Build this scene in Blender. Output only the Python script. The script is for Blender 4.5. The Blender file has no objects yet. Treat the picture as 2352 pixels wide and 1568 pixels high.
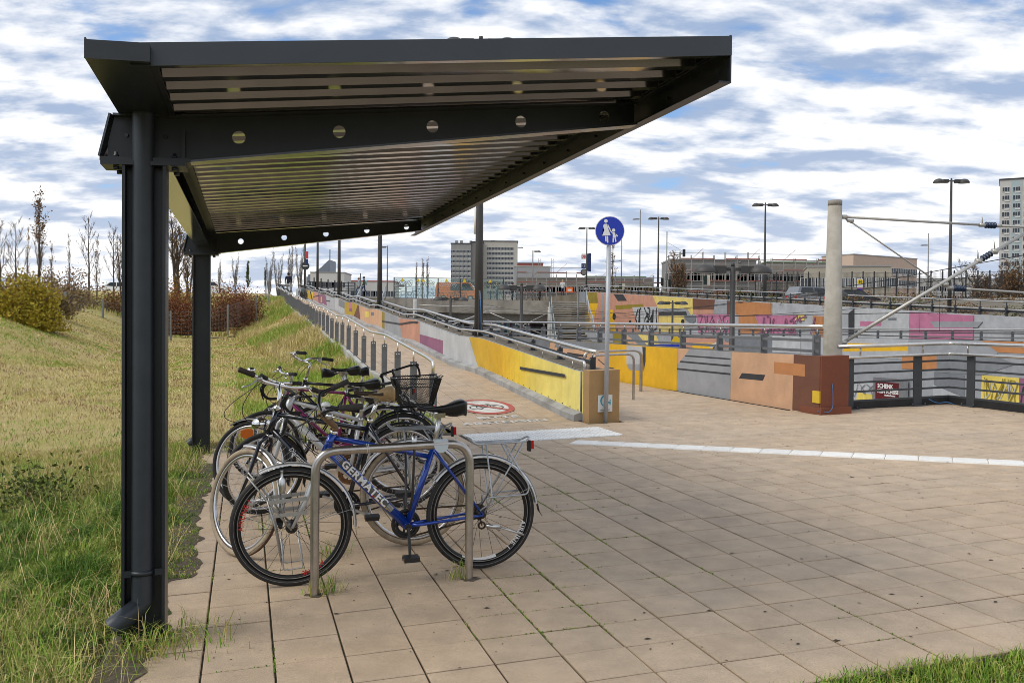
import bpy, bmesh, math, random
import numpy as np
from mathutils import Vector, Matrix
sc = bpy.context.scene
C = sc.collection
R = math.radians
random.seed(7); rng = np.random.default_rng(7)
# ------------------------------------------------------------------ camera
ZC = 1.5508
FPX, CXP, CYP = 2076.0, 1176.0, 784.0            # focal length and centre in 2352-wide units
GX, GY = 0.027397, 0.015513                      # fall of the plaza
OX, OY = -1.77908, 4.38817                       # foot of the near shelter post
YAW = 0.2874
CA = (math.cos(YAW), math.sin(YAW)); CB = (-math.sin(YAW), math.cos(YAW))
pitch, roll = 0.0157, 0.0085
cp, sp, cr, sr = math.cos(pitch), math.sin(pitch), math.cos(roll), math.sin(roll)
RW = np.array([[cr, 0, sr], [0, 1, 0], [-sr, 0, cr]]) @ np.array([[1, 0, 0], [0, cp, -sp], [0, sp, cp]])
cam_data = bpy.data.cameras.new('camera'); cam = bpy.data.objects.new('camera', cam_data); C.objects.link(cam)
right, fwd, up = RW[0], RW[1], RW[2]
cam.matrix_world = Matrix(((right[0], up[0], -fwd[0], 0), (right[1], up[1], -fwd[1], 0), (right[2], up[2], -fwd[2], ZC), (0, 0, 0, 1)))
cam_data.sensor_width = 36; cam_data.lens = 36 * FPX / 2352; cam_data.clip_start = 0.05; cam_data.clip_end = 6000
sc.camera = cam
# ------------------------------------------------------------------ sky
SUN_EL, SUN_ROT = R(50), R(250)
world = bpy.data.worlds.new('World'); sc.world = world; world.use_nodes = True
wt = world.node_tree; wn = wt.nodes; wl = wt.links; wn.clear()
def wnode(t, **k):
    n = wn.new(t)
    for a, b in k.items(): setattr(n, a, b)
    return n
def wmath(op, a, b=None, c=None, clamp=False):
    n = wnode('ShaderNodeMath', operation=op, use_clamp=clamp)
    for i, v in enumerate((a, b, c)):
        if v is None: continue
        if isinstance(v, (int, float)): n.inputs[i].default_value = v
        else: wl.new(v, n.inputs[i])
    return n.outputs[0]
sky = wnode('ShaderNodeTexSky', sky_type='NISHITA', sun_disc=False, sun_elevation=SUN_EL, sun_rotation=SUN_ROT, altitude=100, air_density=1.0, dust_density=1.0, ozone_density=1.5)
geo = wnode('ShaderNodeTexCoord'); sep = wnode('ShaderNodeSeparateXYZ'); wl.new(geo.outputs['Generated'], sep.inputs[0])
zc_ = wmath('MAXIMUM', sep.outputs['Z'], 0.0)
den = wmath('ADD', zc_, 0.21)
px_ = wmath('DIVIDE', sep.outputs['X'], den); py_ = wmath('DIVIDE', sep.outputs['Y'], den)
comb = wnode('ShaderNodeCombineXYZ'); wl.new(px_, comb.inputs[0]); wl.new(py_, comb.inputs[1])
zu_ = wmath('ADD', zc_, 0.022); denu = wmath('ADD', zu_, 0.21)
combu = wnode('ShaderNodeCombineXYZ'); wl.new(wmath('DIVIDE', sep.outputs['X'], denu), combu.inputs[0]); wl.new(wmath('DIVIDE', sep.outputs['Y'], denu), combu.inputs[1])
def wnoise(scale, detail, rough, loc, sx=1, sy=1, dist=0.0, vec=None):
    m = wnode('ShaderNodeMapping'); m.inputs['Location'].default_value = loc; m.inputs['Scale'].default_value = (sx, sy, 1)
    m.inputs['Rotation'].default_value = (0, 0, R(-14))
    wl.new((vec or comb).outputs[0], m.inputs[0])
    n = wnode('ShaderNodeTexNoise'); n.inputs['Scale'].default_value = scale; n.inputs['Detail'].default_value = detail
    n.inputs['Roughness'].default_value = rough; n.inputs['Distortion'].default_value = dist
    wl.new(m.outputs[0], n.inputs['Vector']); return n.outputs['Fac']
def wramp(v, lo, hi):
    n = wnode('ShaderNodeMapRange', interpolation_type='SMOOTHSTEP'); wl.new(v, n.inputs[0])
    n.inputs[1].default_value = lo; n.inputs[2].default_value = hi; return n.outputs[0]
n1 = wnoise(5.4, 8, 0.545, (3.1, 7.7, 0), 0.75, 1.25, 0.15)
n2 = wnoise(1.1, 4, 0.5, (11.3, 2.2, 0))
n3 = wnoise(5.4, 8, 0.545, (3.1, 7.7, 0), 0.75, 1.25, 0.15, combu)
cover = wmath('ADD', n1, wmath('MULTIPLY', wmath('SUBTRACT', n2, 0.5), 0.62))
mask = wramp(cover, 0.24, 0.44)
relief = wmath('MULTIPLY', wmath('SUBTRACT', n1, n3), 1.9)
nf = wnoise(15.0, 7, 0.6, (1.1, 4.7, 0), 0.7, 1.3, 0.2)
val = wmath('ADD', relief, wmath('MULTIPLY', n2, 1.25)); val = wmath('ADD', val, wmath('MULTIPLY', n1, 0.55)); val = wmath('ADD', val, wmath('MULTIPLY', nf, 0.42))
bright = wramp(val, 0.72, 1.52)
horizon = wnode('ShaderNodeMapRange', interpolation_type='SMOOTHSTEP'); wl.new(sep.outputs['Z'], horizon.inputs[0])
horizon.inputs[1].default_value = 0.30; horizon.inputs[2].default_value = -0.02
hz = horizon.outputs[0]
bright2 = wmath('ADD', bright, wmath('MULTIPLY', hz, 0.30), clamp=True)
mask2 = wmath('ADD', mask, wmath('MULTIPLY', hz, 0.75), clamp=True)
ccol = wnode('ShaderNodeMix', data_type='RGBA'); wl.new(bright2, ccol.inputs[0])
ccol.inputs[6].default_value = (2.6, 3.4, 4.9, 1); ccol.inputs[7].default_value = (7.7, 7.75, 7.85, 1)
skyboost = wnode('ShaderNodeMix', data_type='RGBA', blend_type='MULTIPLY'); skyboost.inputs[0].default_value = 1
wl.new(sky.outputs[0], skyboost.inputs[6]); skyboost.inputs[7].default_value = (0.75, 1.0, 1.25, 1)
smix = wnode('ShaderNodeMix', data_type='RGBA'); wl.new(mask2, smix.inputs[0]); wl.new(skyboost.outputs[2], smix.inputs[6]); wl.new(ccol.outputs[2], smix.inputs[7])
bg = wnode('ShaderNodeBackground'); bg.inputs['Strength'].default_value = 0.1; wl.new(smix.outputs[2], bg.inputs['Color'])
wo = wnode('ShaderNodeOutputWorld'); wl.new(bg.outputs[0], wo.inputs[0])
# ------------------------------------------------------------------ sun and exposure
sl = bpy.data.lights.new('sun', 'SUN'); sl.energy = 1.5; sl.angle = R(34); sl.color = (1.0, 0.93, 0.80)
sun = bpy.data.objects.new('sun', sl); C.objects.link(sun)
# direction TO the sun: azimuth measured clockwise from +Y
sd = Vector((math.sin(SUN_ROT) * math.cos(SUN_EL), math.cos(SUN_ROT) * math.cos(SUN_EL), math.sin(SUN_EL)))
sun.rotation_euler = sd.to_track_quat('Z', 'Y').to_euler()
sc.view_settings.view_transform = 'Standard'; sc.view_settings.look = 'None'
sc.view_settings.exposure = 0.50; sc.view_settings.gamma = 1; sc.view_settings.use_curve_mapping = False
sc.cycles.max_bounces = 6; sc.cycles.diffuse_bounces = 3; sc.cycles.glossy_bounces = 3; sc.cycles.transparent_max_bounces = 12
sc.cycles.use_denoising = True; sc.cycles.filter_width = 0.9

# ------------------------------------------------------------------ frames
def P(a, b, h=0.0):
    "plaza coordinates (metres along the two paving directions, height over the paving) to world"
    x = OX + a * CA[0] + b * CB[0]; y = OY + a * CA[1] + b * CB[1]
    return Vector((x, y, GX * x + GY * y + h))
def PZ(a, b, z=0.0):
    "plaza coordinates, absolute height"
    return Vector((OX + a * CA[0] + b * CB[0], OY + a * CA[1] + b * CB[1], z))
def ab(x, y):
    qx, qy = x - OX, y - OY
    return qx * CA[0] + qy * CA[1], qx * CB[0] + qy * CB[1]
def at(x, y, Y):
    "surveyed bearing (2352-wide units) and distance Y to world"
    d = RW.T @ np.array([(x - CXP) / FPX, 1.0, -(y - CYP) / FPX])
    t = Y / d[1]; return Vector((d[0] * t, Y, ZC + d[2] * t))
def lerp(a, b, t): return a + (b - a) * t
def smooth(e0, e1, x):
    t = min(1, max(0, (x - e0) / (e1 - e0))); return t * t * (3 - 2 * t)
def ramp_h(b):
    if b < 7.6: return 0.0
    b = min(b, 78.0); s = b - 7.6; k = math.floor(s / 7.7); f = s - 7.7 * k
    return k * 0.377 + min(f, 5.5) * 0.0646 + max(f - 5.5, 0) * 0.01
RAMP_TOP = ramp_h(80)

# ------------------------------------------------------------------ mesh builder
class MB:
    def __init__(self): self.v = []; self.f = []; self.m = []; self.s = []
    def add(self, vs, fs, mi=0, smooth=False):
        o = len(self.v); self.v.extend([tuple(p) for p in vs])
        for f in fs: self.f.append(tuple(o + i for i in f)); self.m.append(mi); self.s.append(smooth)
        return self
    def box(self, x0, x1, y0, y1, z0, z1, mi=0, fn=None, bottom=True):
        vs = [(x, y, z) for z in (z0, z1) for y in (y0, y1) for x in (x0, x1)]
        if fn: vs = [fn(*p) for p in vs]
        fs = [(4, 5, 7, 6), (0, 1, 5, 4), (1, 3, 7, 5), (3, 2, 6, 7), (2, 0, 4, 6)]
        if bottom: fs.append((0, 2, 3, 1))
        return self.add(vs, fs, mi)
    def bbox(self, x0, x1, y0, y1, z0, z1, e=0.005, mi=0, fn=None):
        "box with a chamfered top"
        vs = [(x0, y0, z0), (x1, y0, z0), (x1, y1, z0), (x0, y1, z0), (x0, y0, z1 - e), (x1, y0, z1 - e), (x1, y1, z1 - e), (x0, y1, z1 - e),
              (x0 + e, y0 + e, z1), (x1 - e, y0 + e, z1), (x1 - e, y1 - e, z1), (x0 + e, y1 - e, z1)]
        if fn: vs = [fn(*p) for p in vs]
        fs = [(8, 9, 10, 11)]
        for i in range(4):
            j = (i + 1) % 4; fs += [(i, j, j + 4, i + 4), (i + 4, j + 4, j + 8, i + 8)]
        return self.add(vs, fs, mi)
    def bar(self, p0, p1, w, h=None, mi=0, upv=(0, 0, 1)):
        "square bar between two points"
        h = h or w; p0, p1 = Vector(p0), Vector(p1); d = (p1 - p0)
        if d.length < 1e-9: return self
        d.normalize(); u = Vector(upv)
        if abs(d.dot(u)) > 0.97: u = Vector((1, 0, 0)) if abs(d.x) < 0.9 else Vector((0, 1, 0))
        s = d.cross(u).normalized() * (w / 2); u = s.cross(d).normalized() * (h / 2)
        vs = [p + a * s + b * u for p in (p0, p1) for a, b in ((-1, -1), (1, -1), (1, 1), (-1, 1))]
        return self.add(vs, [(0, 1, 5, 4), (1, 2, 6, 5), (2, 3, 7, 6), (3, 0, 4, 7), (3, 2, 1, 0), (4, 5, 6, 7)], mi)
    def tube(self, pts, r, n=8, mi=0, cap=True, closed=False, smooth=True):
        pts = [Vector(p) for p in pts]; k = len(pts)
        rs = r if isinstance(r, (list, tuple)) else [r] * k
        tang = []
        for i in range(k):
            if closed: t = pts[(i + 1) % k] - pts[i - 1]
            else: t = pts[min(i + 1, k - 1)] - pts[max(i - 1, 0)]
            tang.append(t.normalized() if t.length > 1e-9 else Vector((0, 0, 1)))
        u = Vector((0, 0, 1))
        if abs(tang[0].dot(u)) > 0.95: u = Vector((1, 0, 0))
        vs = []
        for i in range(k):
            t = tang[i]; u = (u - t * u.dot(t))
            if u.length < 1e-6: u = t.orthogonal()
            u.normalize(); w = t.cross(u)
            for j in range(n):
                a = 2 * math.pi * j / n; vs.append(pts[i] + (u * math.cos(a) + w * math.sin(a)) * rs[i])
        fs = []
        for i in range(k if closed else k - 1):
            i2 = (i + 1) % k
            for j in range(n):
                j2 = (j + 1) % n; fs.append((i * n + j, i * n + j2, i2 * n + j2, i2 * n + j))
        self.add(vs, fs, mi, smooth)
        if cap and not closed:
            o = len(self.v) - k * n
            self.f.append(tuple(o + j for j in reversed(range(n)))); self.m.append(mi); self.s.append(False)
            self.f.append(tuple(o + (k - 1) * n + j for j in range(n))); self.m.append(mi); self.s.append(False)
        return self
    def torus(self, c, R0, r, axis=(0, 1, 0), N=40, n=8, mi=0, ry=None):
        "ring in the plane across axis; r radial radius, ry axial radius"
        ax = Vector(axis).normalized(); u = ax.orthogonal().normalized(); w = ax.cross(u); c = Vector(c); ry = ry or r
        vs = []
        for i in range(N):
            a = 2 * math.pi * i / N; d = u * math.cos(a) + w * math.sin(a)
            for j in range(n):
                q = 2 * math.pi * j / n; vs.append(c + d * (R0 + r * math.cos(q)) + ax * (ry * math.sin(q)))
        fs = [(i * n + j, ((i + 1) % N) * n + j, ((i + 1) % N) * n + (j + 1) % n, i * n + (j + 1) % n) for i in range(N) for j in range(n)]
        return self.add(vs, fs, mi, True)
    def lathe(self, prof, c=(0, 0, 0), n=16, mi=0, axis='z', smooth=True, sx=1, sy=1):
        "profile [(radius, height)] turned about the axis through c"
        vs = []
        for r, h in prof:
            for j in range(n):
                a = 2 * math.pi * j / n; x, y = r * math.cos(a) * sx, r * math.sin(a) * sy
                q = {'z': (x, y, h), 'y': (x, h, -y), 'x': (h, x, y)}[axis]
                vs.append((c[0] + q[0], c[1] + q[1], c[2] + q[2]))
        fs = []
        for i in range(len(prof) - 1):
            for j in range(n):
                j2 = (j + 1) % n; fs.append((i * n + j, i * n + j2, (i + 1) * n + j2, (i + 1) * n + j))
        self.add(vs, fs, mi, smooth)
        o = len(self.v) - len(prof) * n
        if prof[0][0] > 1e-5: self.f.append(tuple(o + j for j in reversed(range(n)))); self.m.append(mi); self.s.append(False)
        if prof[-1][0] > 1e-5: self.f.append(tuple(o + (len(prof) - 1) * n + j for j in range(n))); self.m.append(mi); self.s.append(False)
        return self
    def prism(self, poly, fn0, fn1, mi=0, sides=True):
        "polygon [(u,v)] placed by fn0 and fn1 (front and back)"
        n = len(poly); vs = [fn0(*p) for p in poly] + [fn1(*p) for p in poly]
        fs = [tuple(range(n)), tuple(reversed(range(n, 2 * n)))]
        if sides: fs += [(i, i + n, (i + 1) % n + n, (i + 1) % n) for i in range(n)]
        return self.add(vs, fs, mi)
    def sphere(self, c, r, n=10, m=6, mi=0, s=(1, 1, 1)):
        prof = [(max(1e-6, math.sin(math.pi * i / m)) * r, -math.cos(math.pi * i / m) * r) for i in range(m + 1)]
        k = len(self.v); self.lathe([(q[0], q[1]) for q in prof], (0, 0, 0), n, mi)
        for i in range(k, len(self.v)):
            p = self.v[i]; self.v[i] = (c[0] + p[0] * s[0], c[1] + p[1] * s[1], c[2] + p[2] * s[2])
        return self
    def mesh(self, name, mats):
        me = bpy.data.meshes.new(name); me.from_pydata([tuple(p) for p in self.v], [], self.f)
        for m in (mats if isinstance(mats, (list, tuple)) else [mats]): me.materials.append(m)
        if len(me.polygons) == len(self.f):
            me.polygons.foreach_set('material_index', self.m); me.polygons.foreach_set('use_smooth', self.s)
        me.update(); return me
    def shift(self, off):
        o = Vector(off); self.v = [tuple(Vector(p) - o) for p in self.v]; return self

def tag(o, label=None, cat=None, group=None, kind=None):
    if label: o['label'] = label
    if cat: o['category'] = cat
    if group: o['group'] = group
    if kind: o['kind'] = kind
    return o
def obj(name, data, parent=None, loc=None, rotz=None):
    o = bpy.data.objects.new(name, data); C.objects.link(o)
    if parent: o.parent = parent
    if loc is not None: o.location = loc
    if rotz is not None: o.rotation_euler = (0, 0, rotz)
    return o
def thing(name, label, cat, loc=(0, 0, 0), rotz=0.0, group=None):
    o = obj(name, None, None, loc, rotz); o.empty_display_size = 0.1
    return tag(o, label, cat, group)
def part(name, mb, mats, parent, label=None):
    "mesh given in the coordinates of its parent"
    o = obj(name, mb.mesh(name, mats), parent)
    if label: o['label'] = label
    return o
def wpart(name, mb, mats, parent, label=None):
    "mesh given in world coordinates under an unrotated thing"
    p = parent; off = Vector((0, 0, 0))
    while p: off += p.location; p = p.parent
    return part(name, mb.shift(off), mats, parent, label)
def single(name, mb, mats, label=None, cat=None, group=None, kind=None, loc=(0, 0, 0), world=True, rotz=0.0):
    if world: mb.shift(loc)
    return tag(obj(name, mb.mesh(name, mats), None, loc, rotz), label, cat, group, kind)
def kids(o): return [c for c in o.children]
def copy_tree(o, parent=None):
    c = o.copy(); C.objects.link(c); c.parent = parent
    for ch in list(o.children): copy_tree(ch, c)
    return c
def fillet(pts, r, n=5):
    "polyline with rounded corners"
    pts = [Vector(p) for p in pts]; out = [pts[0]]
    for i in range(1, len(pts) - 1):
        a, b, c = pts[i - 1], pts[i], pts[i + 1]; d0 = (a - b); d1 = (c - b)
        rr = min(r, d0.length * 0.49, d1.length * 0.49); p0 = b + d0.normalized() * rr; p1 = b + d1.normalized() * rr
        for k in range(n + 1):
            t = k / n; out.append(p0 * (1 - t) ** 2 + b * 2 * t * (1 - t) + p1 * t * t)
    out.append(pts[-1]); return out
def text_mesh(body, size, extrude=0.0005, shear=0.0, spacing=1.0, bold=0.0, align='CENTER'):
    cu = bpy.data.curves.new('lettering', 'FONT'); cu.body = body; cu.size = size; cu.extrude = extrude; cu.shear = shear
    cu.space_character = spacing; cu.offset = bold; cu.align_x = align; cu.align_y = 'CENTER'; cu.resolution_u = 2
    o = bpy.data.objects.new('lettering', cu); C.objects.link(o)
    bpy.context.view_layer.update()
    me = bpy.data.meshes.new_from_object(o.evaluated_get(bpy.context.evaluated_depsgraph_get()))
    bpy.data.objects.remove(o); bpy.data.curves.remove(cu); me.materials.clear(); return me
def text_part(body, size, mat, parent, origin, xdir, ydir, name='lettering', **k):
    me = text_mesh(body, size, **k); me.name = name; me.materials.append(mat)
    x = Vector(xdir).normalized(); y = Vector(ydir); y = (y - x * y.dot(x)).normalized(); z = x.cross(y)
    me.transform(Matrix(((x[0], y[0], z[0], origin[0]), (x[1], y[1], z[1], origin[1]), (x[2], y[2], z[2], origin[2]), (0, 0, 0, 1))))
    return obj(name, me, parent)

# ------------------------------------------------------------------ materials
MATS = {}
def mat(name, col, rough=0.6, metal=0.0, var=0.0, vscale=8.0, bump=0.0, bscale=60.0, coat=0.0, obj_var=0.0, spec=None, stain=None, sscale=1.5, trans=0.0, coords='Object'):
    if name in MATS: return MATS[name]
    m = bpy.data.materials.new(name); m.use_nodes = True; nt = m.node_tree; N = nt.nodes; L = nt.links
    b = N['Principled BSDF']; b.inputs['Roughness'].default_value = rough; b.inputs['Metallic'].default_value = metal
    if coat: b.inputs['Coat Weight'].default_value = coat; b.inputs['Coat Roughness'].default_value = 0.15
    if spec is not None: b.inputs['Specular IOR Level'].default_value = spec
    if trans: b.inputs['Transmission Weight'].default_value = trans
    col = tuple(col) + ((1,) if len(col) == 3 else ())
    tc = N.new('ShaderNodeTexCoord')
    def noise(scale, detail=5, rough_=0.6):
        n = N.new('ShaderNodeTexNoise'); n.inputs['Scale'].default_value = scale; n.inputs['Detail'].default_value = detail; n.inputs['Roughness'].default_value = rough_
        L.new(tc.outputs[coords], n.inputs['Vector']); return n.outputs['Fac']
    cur = None
    def mult(cur, fac, lo, hi):
        mr = N.new('ShaderNodeMapRange'); L.new(fac, mr.inputs[0]); mr.inputs[1].default_value = 0.3; mr.inputs[2].default_value = 0.7
        mr.inputs[3].default_value = lo; mr.inputs[4].default_value = hi
        vm = N.new('ShaderNodeVectorMath'); vm.operation = 'SCALE'
        if cur is None: vm.inputs[0].default_value = col[:3]
        else: L.new(cur, vm.inputs[0])
        L.new(mr.outputs[0], vm.inputs['Scale']); return vm.outputs[0]
    if var: cur = mult(cur, noise(vscale), 1 - var, 1 + var)
    if stain:
        f = noise(sscale, 8, 0.65); mr = N.new('ShaderNodeMapRange'); L.new(f, mr.inputs[0]); mr.inputs[1].default_value = 0.46; mr.inputs[2].default_value = 0.72
        mx = N.new('ShaderNodeMix'); mx.data_type = 'RGBA'; L.new(mr.outputs[0], mx.inputs[0])
        if cur is None: mx.inputs[6].default_value = col
        else: L.new(cur, mx.inputs[6])
        mx.inputs[7].default_value = tuple(stain) + (1,); cur = mx.outputs[2]
    if obj_var:
        oi = N.new('ShaderNodeObjectInfo'); mr = N.new('ShaderNodeMapRange'); L.new(oi.outputs['Random'], mr.inputs[0])
        mr.inputs[3].default_value = 1 - obj_var; mr.inputs[4].default_value = 1 + obj_var
        vm = N.new('ShaderNodeVectorMath'); vm.operation = 'SCALE'
        if cur is None: vm.inputs[0].default_value = col[:3]
        else: L.new(cur, vm.inputs[0])
        L.new(mr.outputs[0], vm.inputs['Scale']); cur = vm.outputs[0]
    if cur is None: b.inputs['Base Color'].default_value = col
    else: L.new(cur, b.inputs['Base Color'])
    if bump:
        bp = N.new('ShaderNodeBump'); bp.inputs['Strength'].default_value = bump; bp.inputs['Distance'].default_value = 0.01
        L.new(noise(bscale, 6), bp.inputs['Height']); L.new(bp.outputs[0], b.inputs['Normal'])
    MATS[name] = m; return m
anthracite = mat('anthracite_paint', (0.014, 0.019, 0.025), 0.38, 0.0, 0.12, 6, 0.05, 500, spec=0.5, stain=(0.026, 0.029, 0.032), sscale=2.5)
sheetpaint = mat('anthracite_sheet', (0.030, 0.030, 0.030), 0.13, 0.0, 0.06, 3, coat=1.0)
sheetpaint.node_tree.nodes['Principled BSDF'].inputs['IOR'].default_value = 2.1; sheetpaint.node_tree.nodes['Principled BSDF'].inputs['Coat IOR'].default_value = 1.7; sheetpaint.node_tree.nodes['Principled BSDF'].inputs['Coat Roughness'].default_value = 0.12
railgrey = mat('grey_mica_paint', (0.15, 0.155, 0.162), 0.5, 0.2, 0.12, 20)
darkgrey = mat('dark_grey_paint', (0.033, 0.037, 0.042), 0.5, 0.1, 0.12, 20)
steel = mat('brushed_stainless', (0.46, 0.43, 0.40), 0.32, 1.0, 0.16, 14, 0.03, 300)
steel_bright = mat('bright_stainless', (0.66, 0.64, 0.60), 0.28, 1.0, 0.08, 20)
chrome = mat('chrome', (0.78, 0.77, 0.75), 0.12, 1.0, 0.05, 30)
alu = mat('brushed_aluminium', (0.62, 0.62, 0.62), 0.34, 1.0, 0.1, 30)
silverpaint = mat('silver_paint', (0.55, 0.56, 0.57), 0.35, 0.4, 0.06, 20)
whitepaint = mat('white_paint', (0.72, 0.72, 0.70), 0.5, 0, 0.06, 20)
rubber = mat('black_rubber', (0.018, 0.017, 0.016), 0.75, 0, 0.25, 40)
blackplastic = mat('black_plastic', (0.012, 0.012, 0.013), 0.42, 0, 0.15, 40)
blackpaint = mat('black_paint', (0.010, 0.011, 0.013), 0.25, 0, 0.1, 30)
leather = mat('black_vinyl', (0.009, 0.009, 0.010), 0.33, 0, 0.1, 60, 0.08, 400)
spokemat = mat('spoke_steel', (0.5, 0.5, 0.5), 0.35, 1.0)
spokeblack = mat('black_spoke', (0.02, 0.02, 0.02), 0.4, 0.5)
redlens = mat('red_reflector', (0.55, 0.01, 0.012), 0.2, 0, coat=0.5)
orangelens = mat('orange_reflector', (0.75, 0.16, 0.01), 0.25, 0, coat=0.5)
rust = mat('rusty_brown_steel', (0.20, 0.10, 0.045), 0.6, 0.4, 0.3, 40)
concrete = mat('weathered_concrete', (0.30, 0.28, 0.25), 0.85, 0, 0.14, 3, 0.25, 40, stain=(0.14, 0.125, 0.10), sscale=0.9)
concrete_light = mat('pale_concrete', (0.42, 0.41, 0.385), 0.85, 0, 0.12, 4, 0.2, 50, stain=(0.27, 0.255, 0.225), sscale=1.2)
# ================================================================== SETTING
T = 0.3127                      # paving module
A0, B0 = -0.030, -0.560 - 3 * T # grid origin of the paving joints
def paving_material():
    m = bpy.data.materials.new('paving_concrete'); m.use_nodes = True; nt = m.node_tree; N = nt.nodes; L = nt.links; b = N['Principled BSDF']
    tc = N.new('ShaderNodeTexCoord'); gp = N.new('ShaderNodeNewGeometry'); oi = N.new('ShaderNodeObjectInfo')
    def noise(s, d=5, r=0.6, off=0):
        n = N.new('ShaderNodeTexNoise'); n.inputs['Scale'].default_value = s; n.inputs['Detail'].default_value = d; n.inputs['Roughness'].default_value = r
        if off:
            mp = N.new('ShaderNodeMapping'); mp.inputs['Location'].default_value = (off, off, 0); L.new(gp.outputs['Position'], mp.inputs[0]); L.new(mp.outputs[0], n.inputs['Vector'])
        else: L.new(gp.outputs['Position'], n.inputs['Vector'])
        return n.outputs['Fac']
    def mr(f, a, c, lo, hi):
        n = N.new('ShaderNodeMapRange'); L.new(f, n.inputs[0]); n.inputs[1].default_value = a; n.inputs[2].default_value = c; n.inputs[3].default_value = lo; n.inputs[4].default_value = hi; return n.outputs[0]
    def mul(x, y):
        n = N.new('ShaderNodeMath'); n.operation = 'MULTIPLY'; L.new(x, n.inputs[0]); L.new(y, n.inputs[1]); return n.outputs[0]
    f = mul(mr(oi.outputs['Random'], 0, 1, 0.95, 1.05), mr(gp.outputs['Random Per Island'], 0, 1, 0.95, 1.05))
    f = mul(f, mr(noise(0.55, 4), 0.3, 0.7, 0.90, 1.08)); f = mul(f, mr(noise(5.5, 6), 0.3, 0.7, 0.84, 1.12))
    f = mul(f, mr(noise(160, 3, 0.7), 0.35, 0.65, 0.80, 1.16))
    vo = N.new('ShaderNodeTexVoronoi'); vo.inputs['Scale'].default_value = 9.0; L.new(gp.outputs['Position'], vo.inputs['Vector'])
    f = mul(f, mr(vo.outputs['Distance'], 0.015, 0.06, 0.45, 1.0))
    vm = N.new('ShaderNodeVectorMath'); vm.operation = 'SCALE'; vm.inputs[0].default_value = (0.46, 0.345, 0.235); L.new(f, vm.inputs['Scale'])
    mx = N.new('ShaderNodeMix'); mx.data_type = 'RGBA'; L.new(mr(noise(0.8, 6, 0.6, 31), 0.45, 0.68, 0, 0.55), mx.inputs[0]); L.new(vm.outputs[0], mx.inputs[6])
    gm = N.new('ShaderNodeVectorMath'); gm.operation = 'SCALE'; gm.inputs[0].default_value = (0.41, 0.33, 0.245); L.new(f, gm.inputs['Scale']); L.new(gm.outputs[0], mx.inputs[7])
    L.new(mx.outputs[2], b.inputs['Base Color']); b.inputs['Roughness'].default_value = 0.72
    bp = N.new('ShaderNodeBump'); bp.inputs['Strength'].default_value = 0.35; bp.inputs['Distance'].default_value = 0.002; L.new(noise(120, 4, 0.7), bp.inputs['Height']); L.new(bp.outputs[0], b.inputs['Normal'])
    return m
paving = paving_material()
joint = mat('mossy_joint', (0.040, 0.031, 0.019), 0.95, 0, 0.4, 9, stain=(0.045, 0.058, 0.016), sscale=2.2, coords='Object')

# ---- terrain -------------------------------------------------------
def field_h(a, b):
    zg = GX * 0 + 0
    aa = min(max(a, -12), 12); bb = min(max(b, -15), 60)
    q = PZ(aa, bb); zp = GX * q.x + GY * q.y
    h = 0.0115 * min(max(b - 6, 0), 55)
    bank = smooth(-3.2, -9.5, a) * 0 + (smooth(2.6, 8.6, -a)) * 1.75 * smooth(9, 28, b)
    h = h + bank
    if a < 3.15 and b > 6.6:
        e = ramp_h(b) - 0.16
        h = max(h, e - max(0, 3.0 - a) / 2.3 - 0.02 * math.sin(b * 1.7) )
    z = zp + h
    if b > 46:                                   # road bank at the far end of the field
        t = smooth(51, 70, b + 0.25 * a) if a < 4 else 0
        z = max(z, lerp(z, 3.45 + 1.6 * smooth(72, 100, b), t))
    if b < 0.2: z -= 0.03
    # shallow dish left of the near post
    z -= 0.10 * smooth(0.2, 1.6, -a) * smooth(9, 4, b)
    z += 0.03 * math.sin(a * 2.3 + b * 1.1) * smooth(0.3, 1.5, -a) + 0.05 * math.sin(a * 0.9 - b * 0.7) * smooth(1, 4, -a)
    return z
FW_A, MW_A = 31.0, 26.6
def fw_top(b): return 0.72 + 0.0568 * min(b, 74)
def ground_z(a, b):
    trough = (8.93 < a < FW_A + 0.12 and b > 7.12) or (11.32 < a < FW_A + 0.12)
    if trough and b < 84:
        if a > MW_A + 0.3: return 0.55
        return -2.95
    if a >= FW_A + 0.12:
        base = fw_top(max(b, 8)) - 0.12
        return lerp(base, max(base, 4.0), smooth(FW_A + 5, FW_A + 30, a))
    if b >= 84 and a > 4: return 3.6
    if b >= 84: return lerp(4.1, 5.05, smooth(84, 100, b))
    if -0.05 < a < 11.32 and b < 7.12 and b > -1.55: q = P(a, b, -0.16); return q.z
    if 3.05 < a < 5.3 and b >= 7.0: return P(a, b, ramp_h(b) - 0.14).z
    if 5.3 <= a <= 8.93 and b >= 7.0: return P(a, b, -0.14).z
    return field_h(a, b)
def grid_axis(*segs):
    out = []
    for a0, a1, st in segs:
        n = max(1, int(round((a1 - a0) / st))); out += [a0 + (a1 - a0) * i / n for i in range(n)]
    return out + [segs[-1][1]]
ga = grid_axis((-1600, -120, 370), (-120, -30, 15), (-30, -12, 1.5), (-12, -0.06, 0.5), (-0.06, -0.04, 0.02), (-0.04, 3.04, 0.44), (3.04, 3.16, 0.12), (3.16, 5.29, 2.13), (5.29, 5.31, 0.02), (5.31, 8.92, 3.61), (8.92, 8.95, 0.03), (8.95, 11.30, 2.35), (11.30, 11.34, 0.04), (11.34, 26.8, 5.1), (26.8, 26.95, 0.15), (26.95, 31.1, 4.15), (31.1, 31.15, 0.05), (31.15, 50, 3), (50, 150, 20), (150, 2600, 350))
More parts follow.
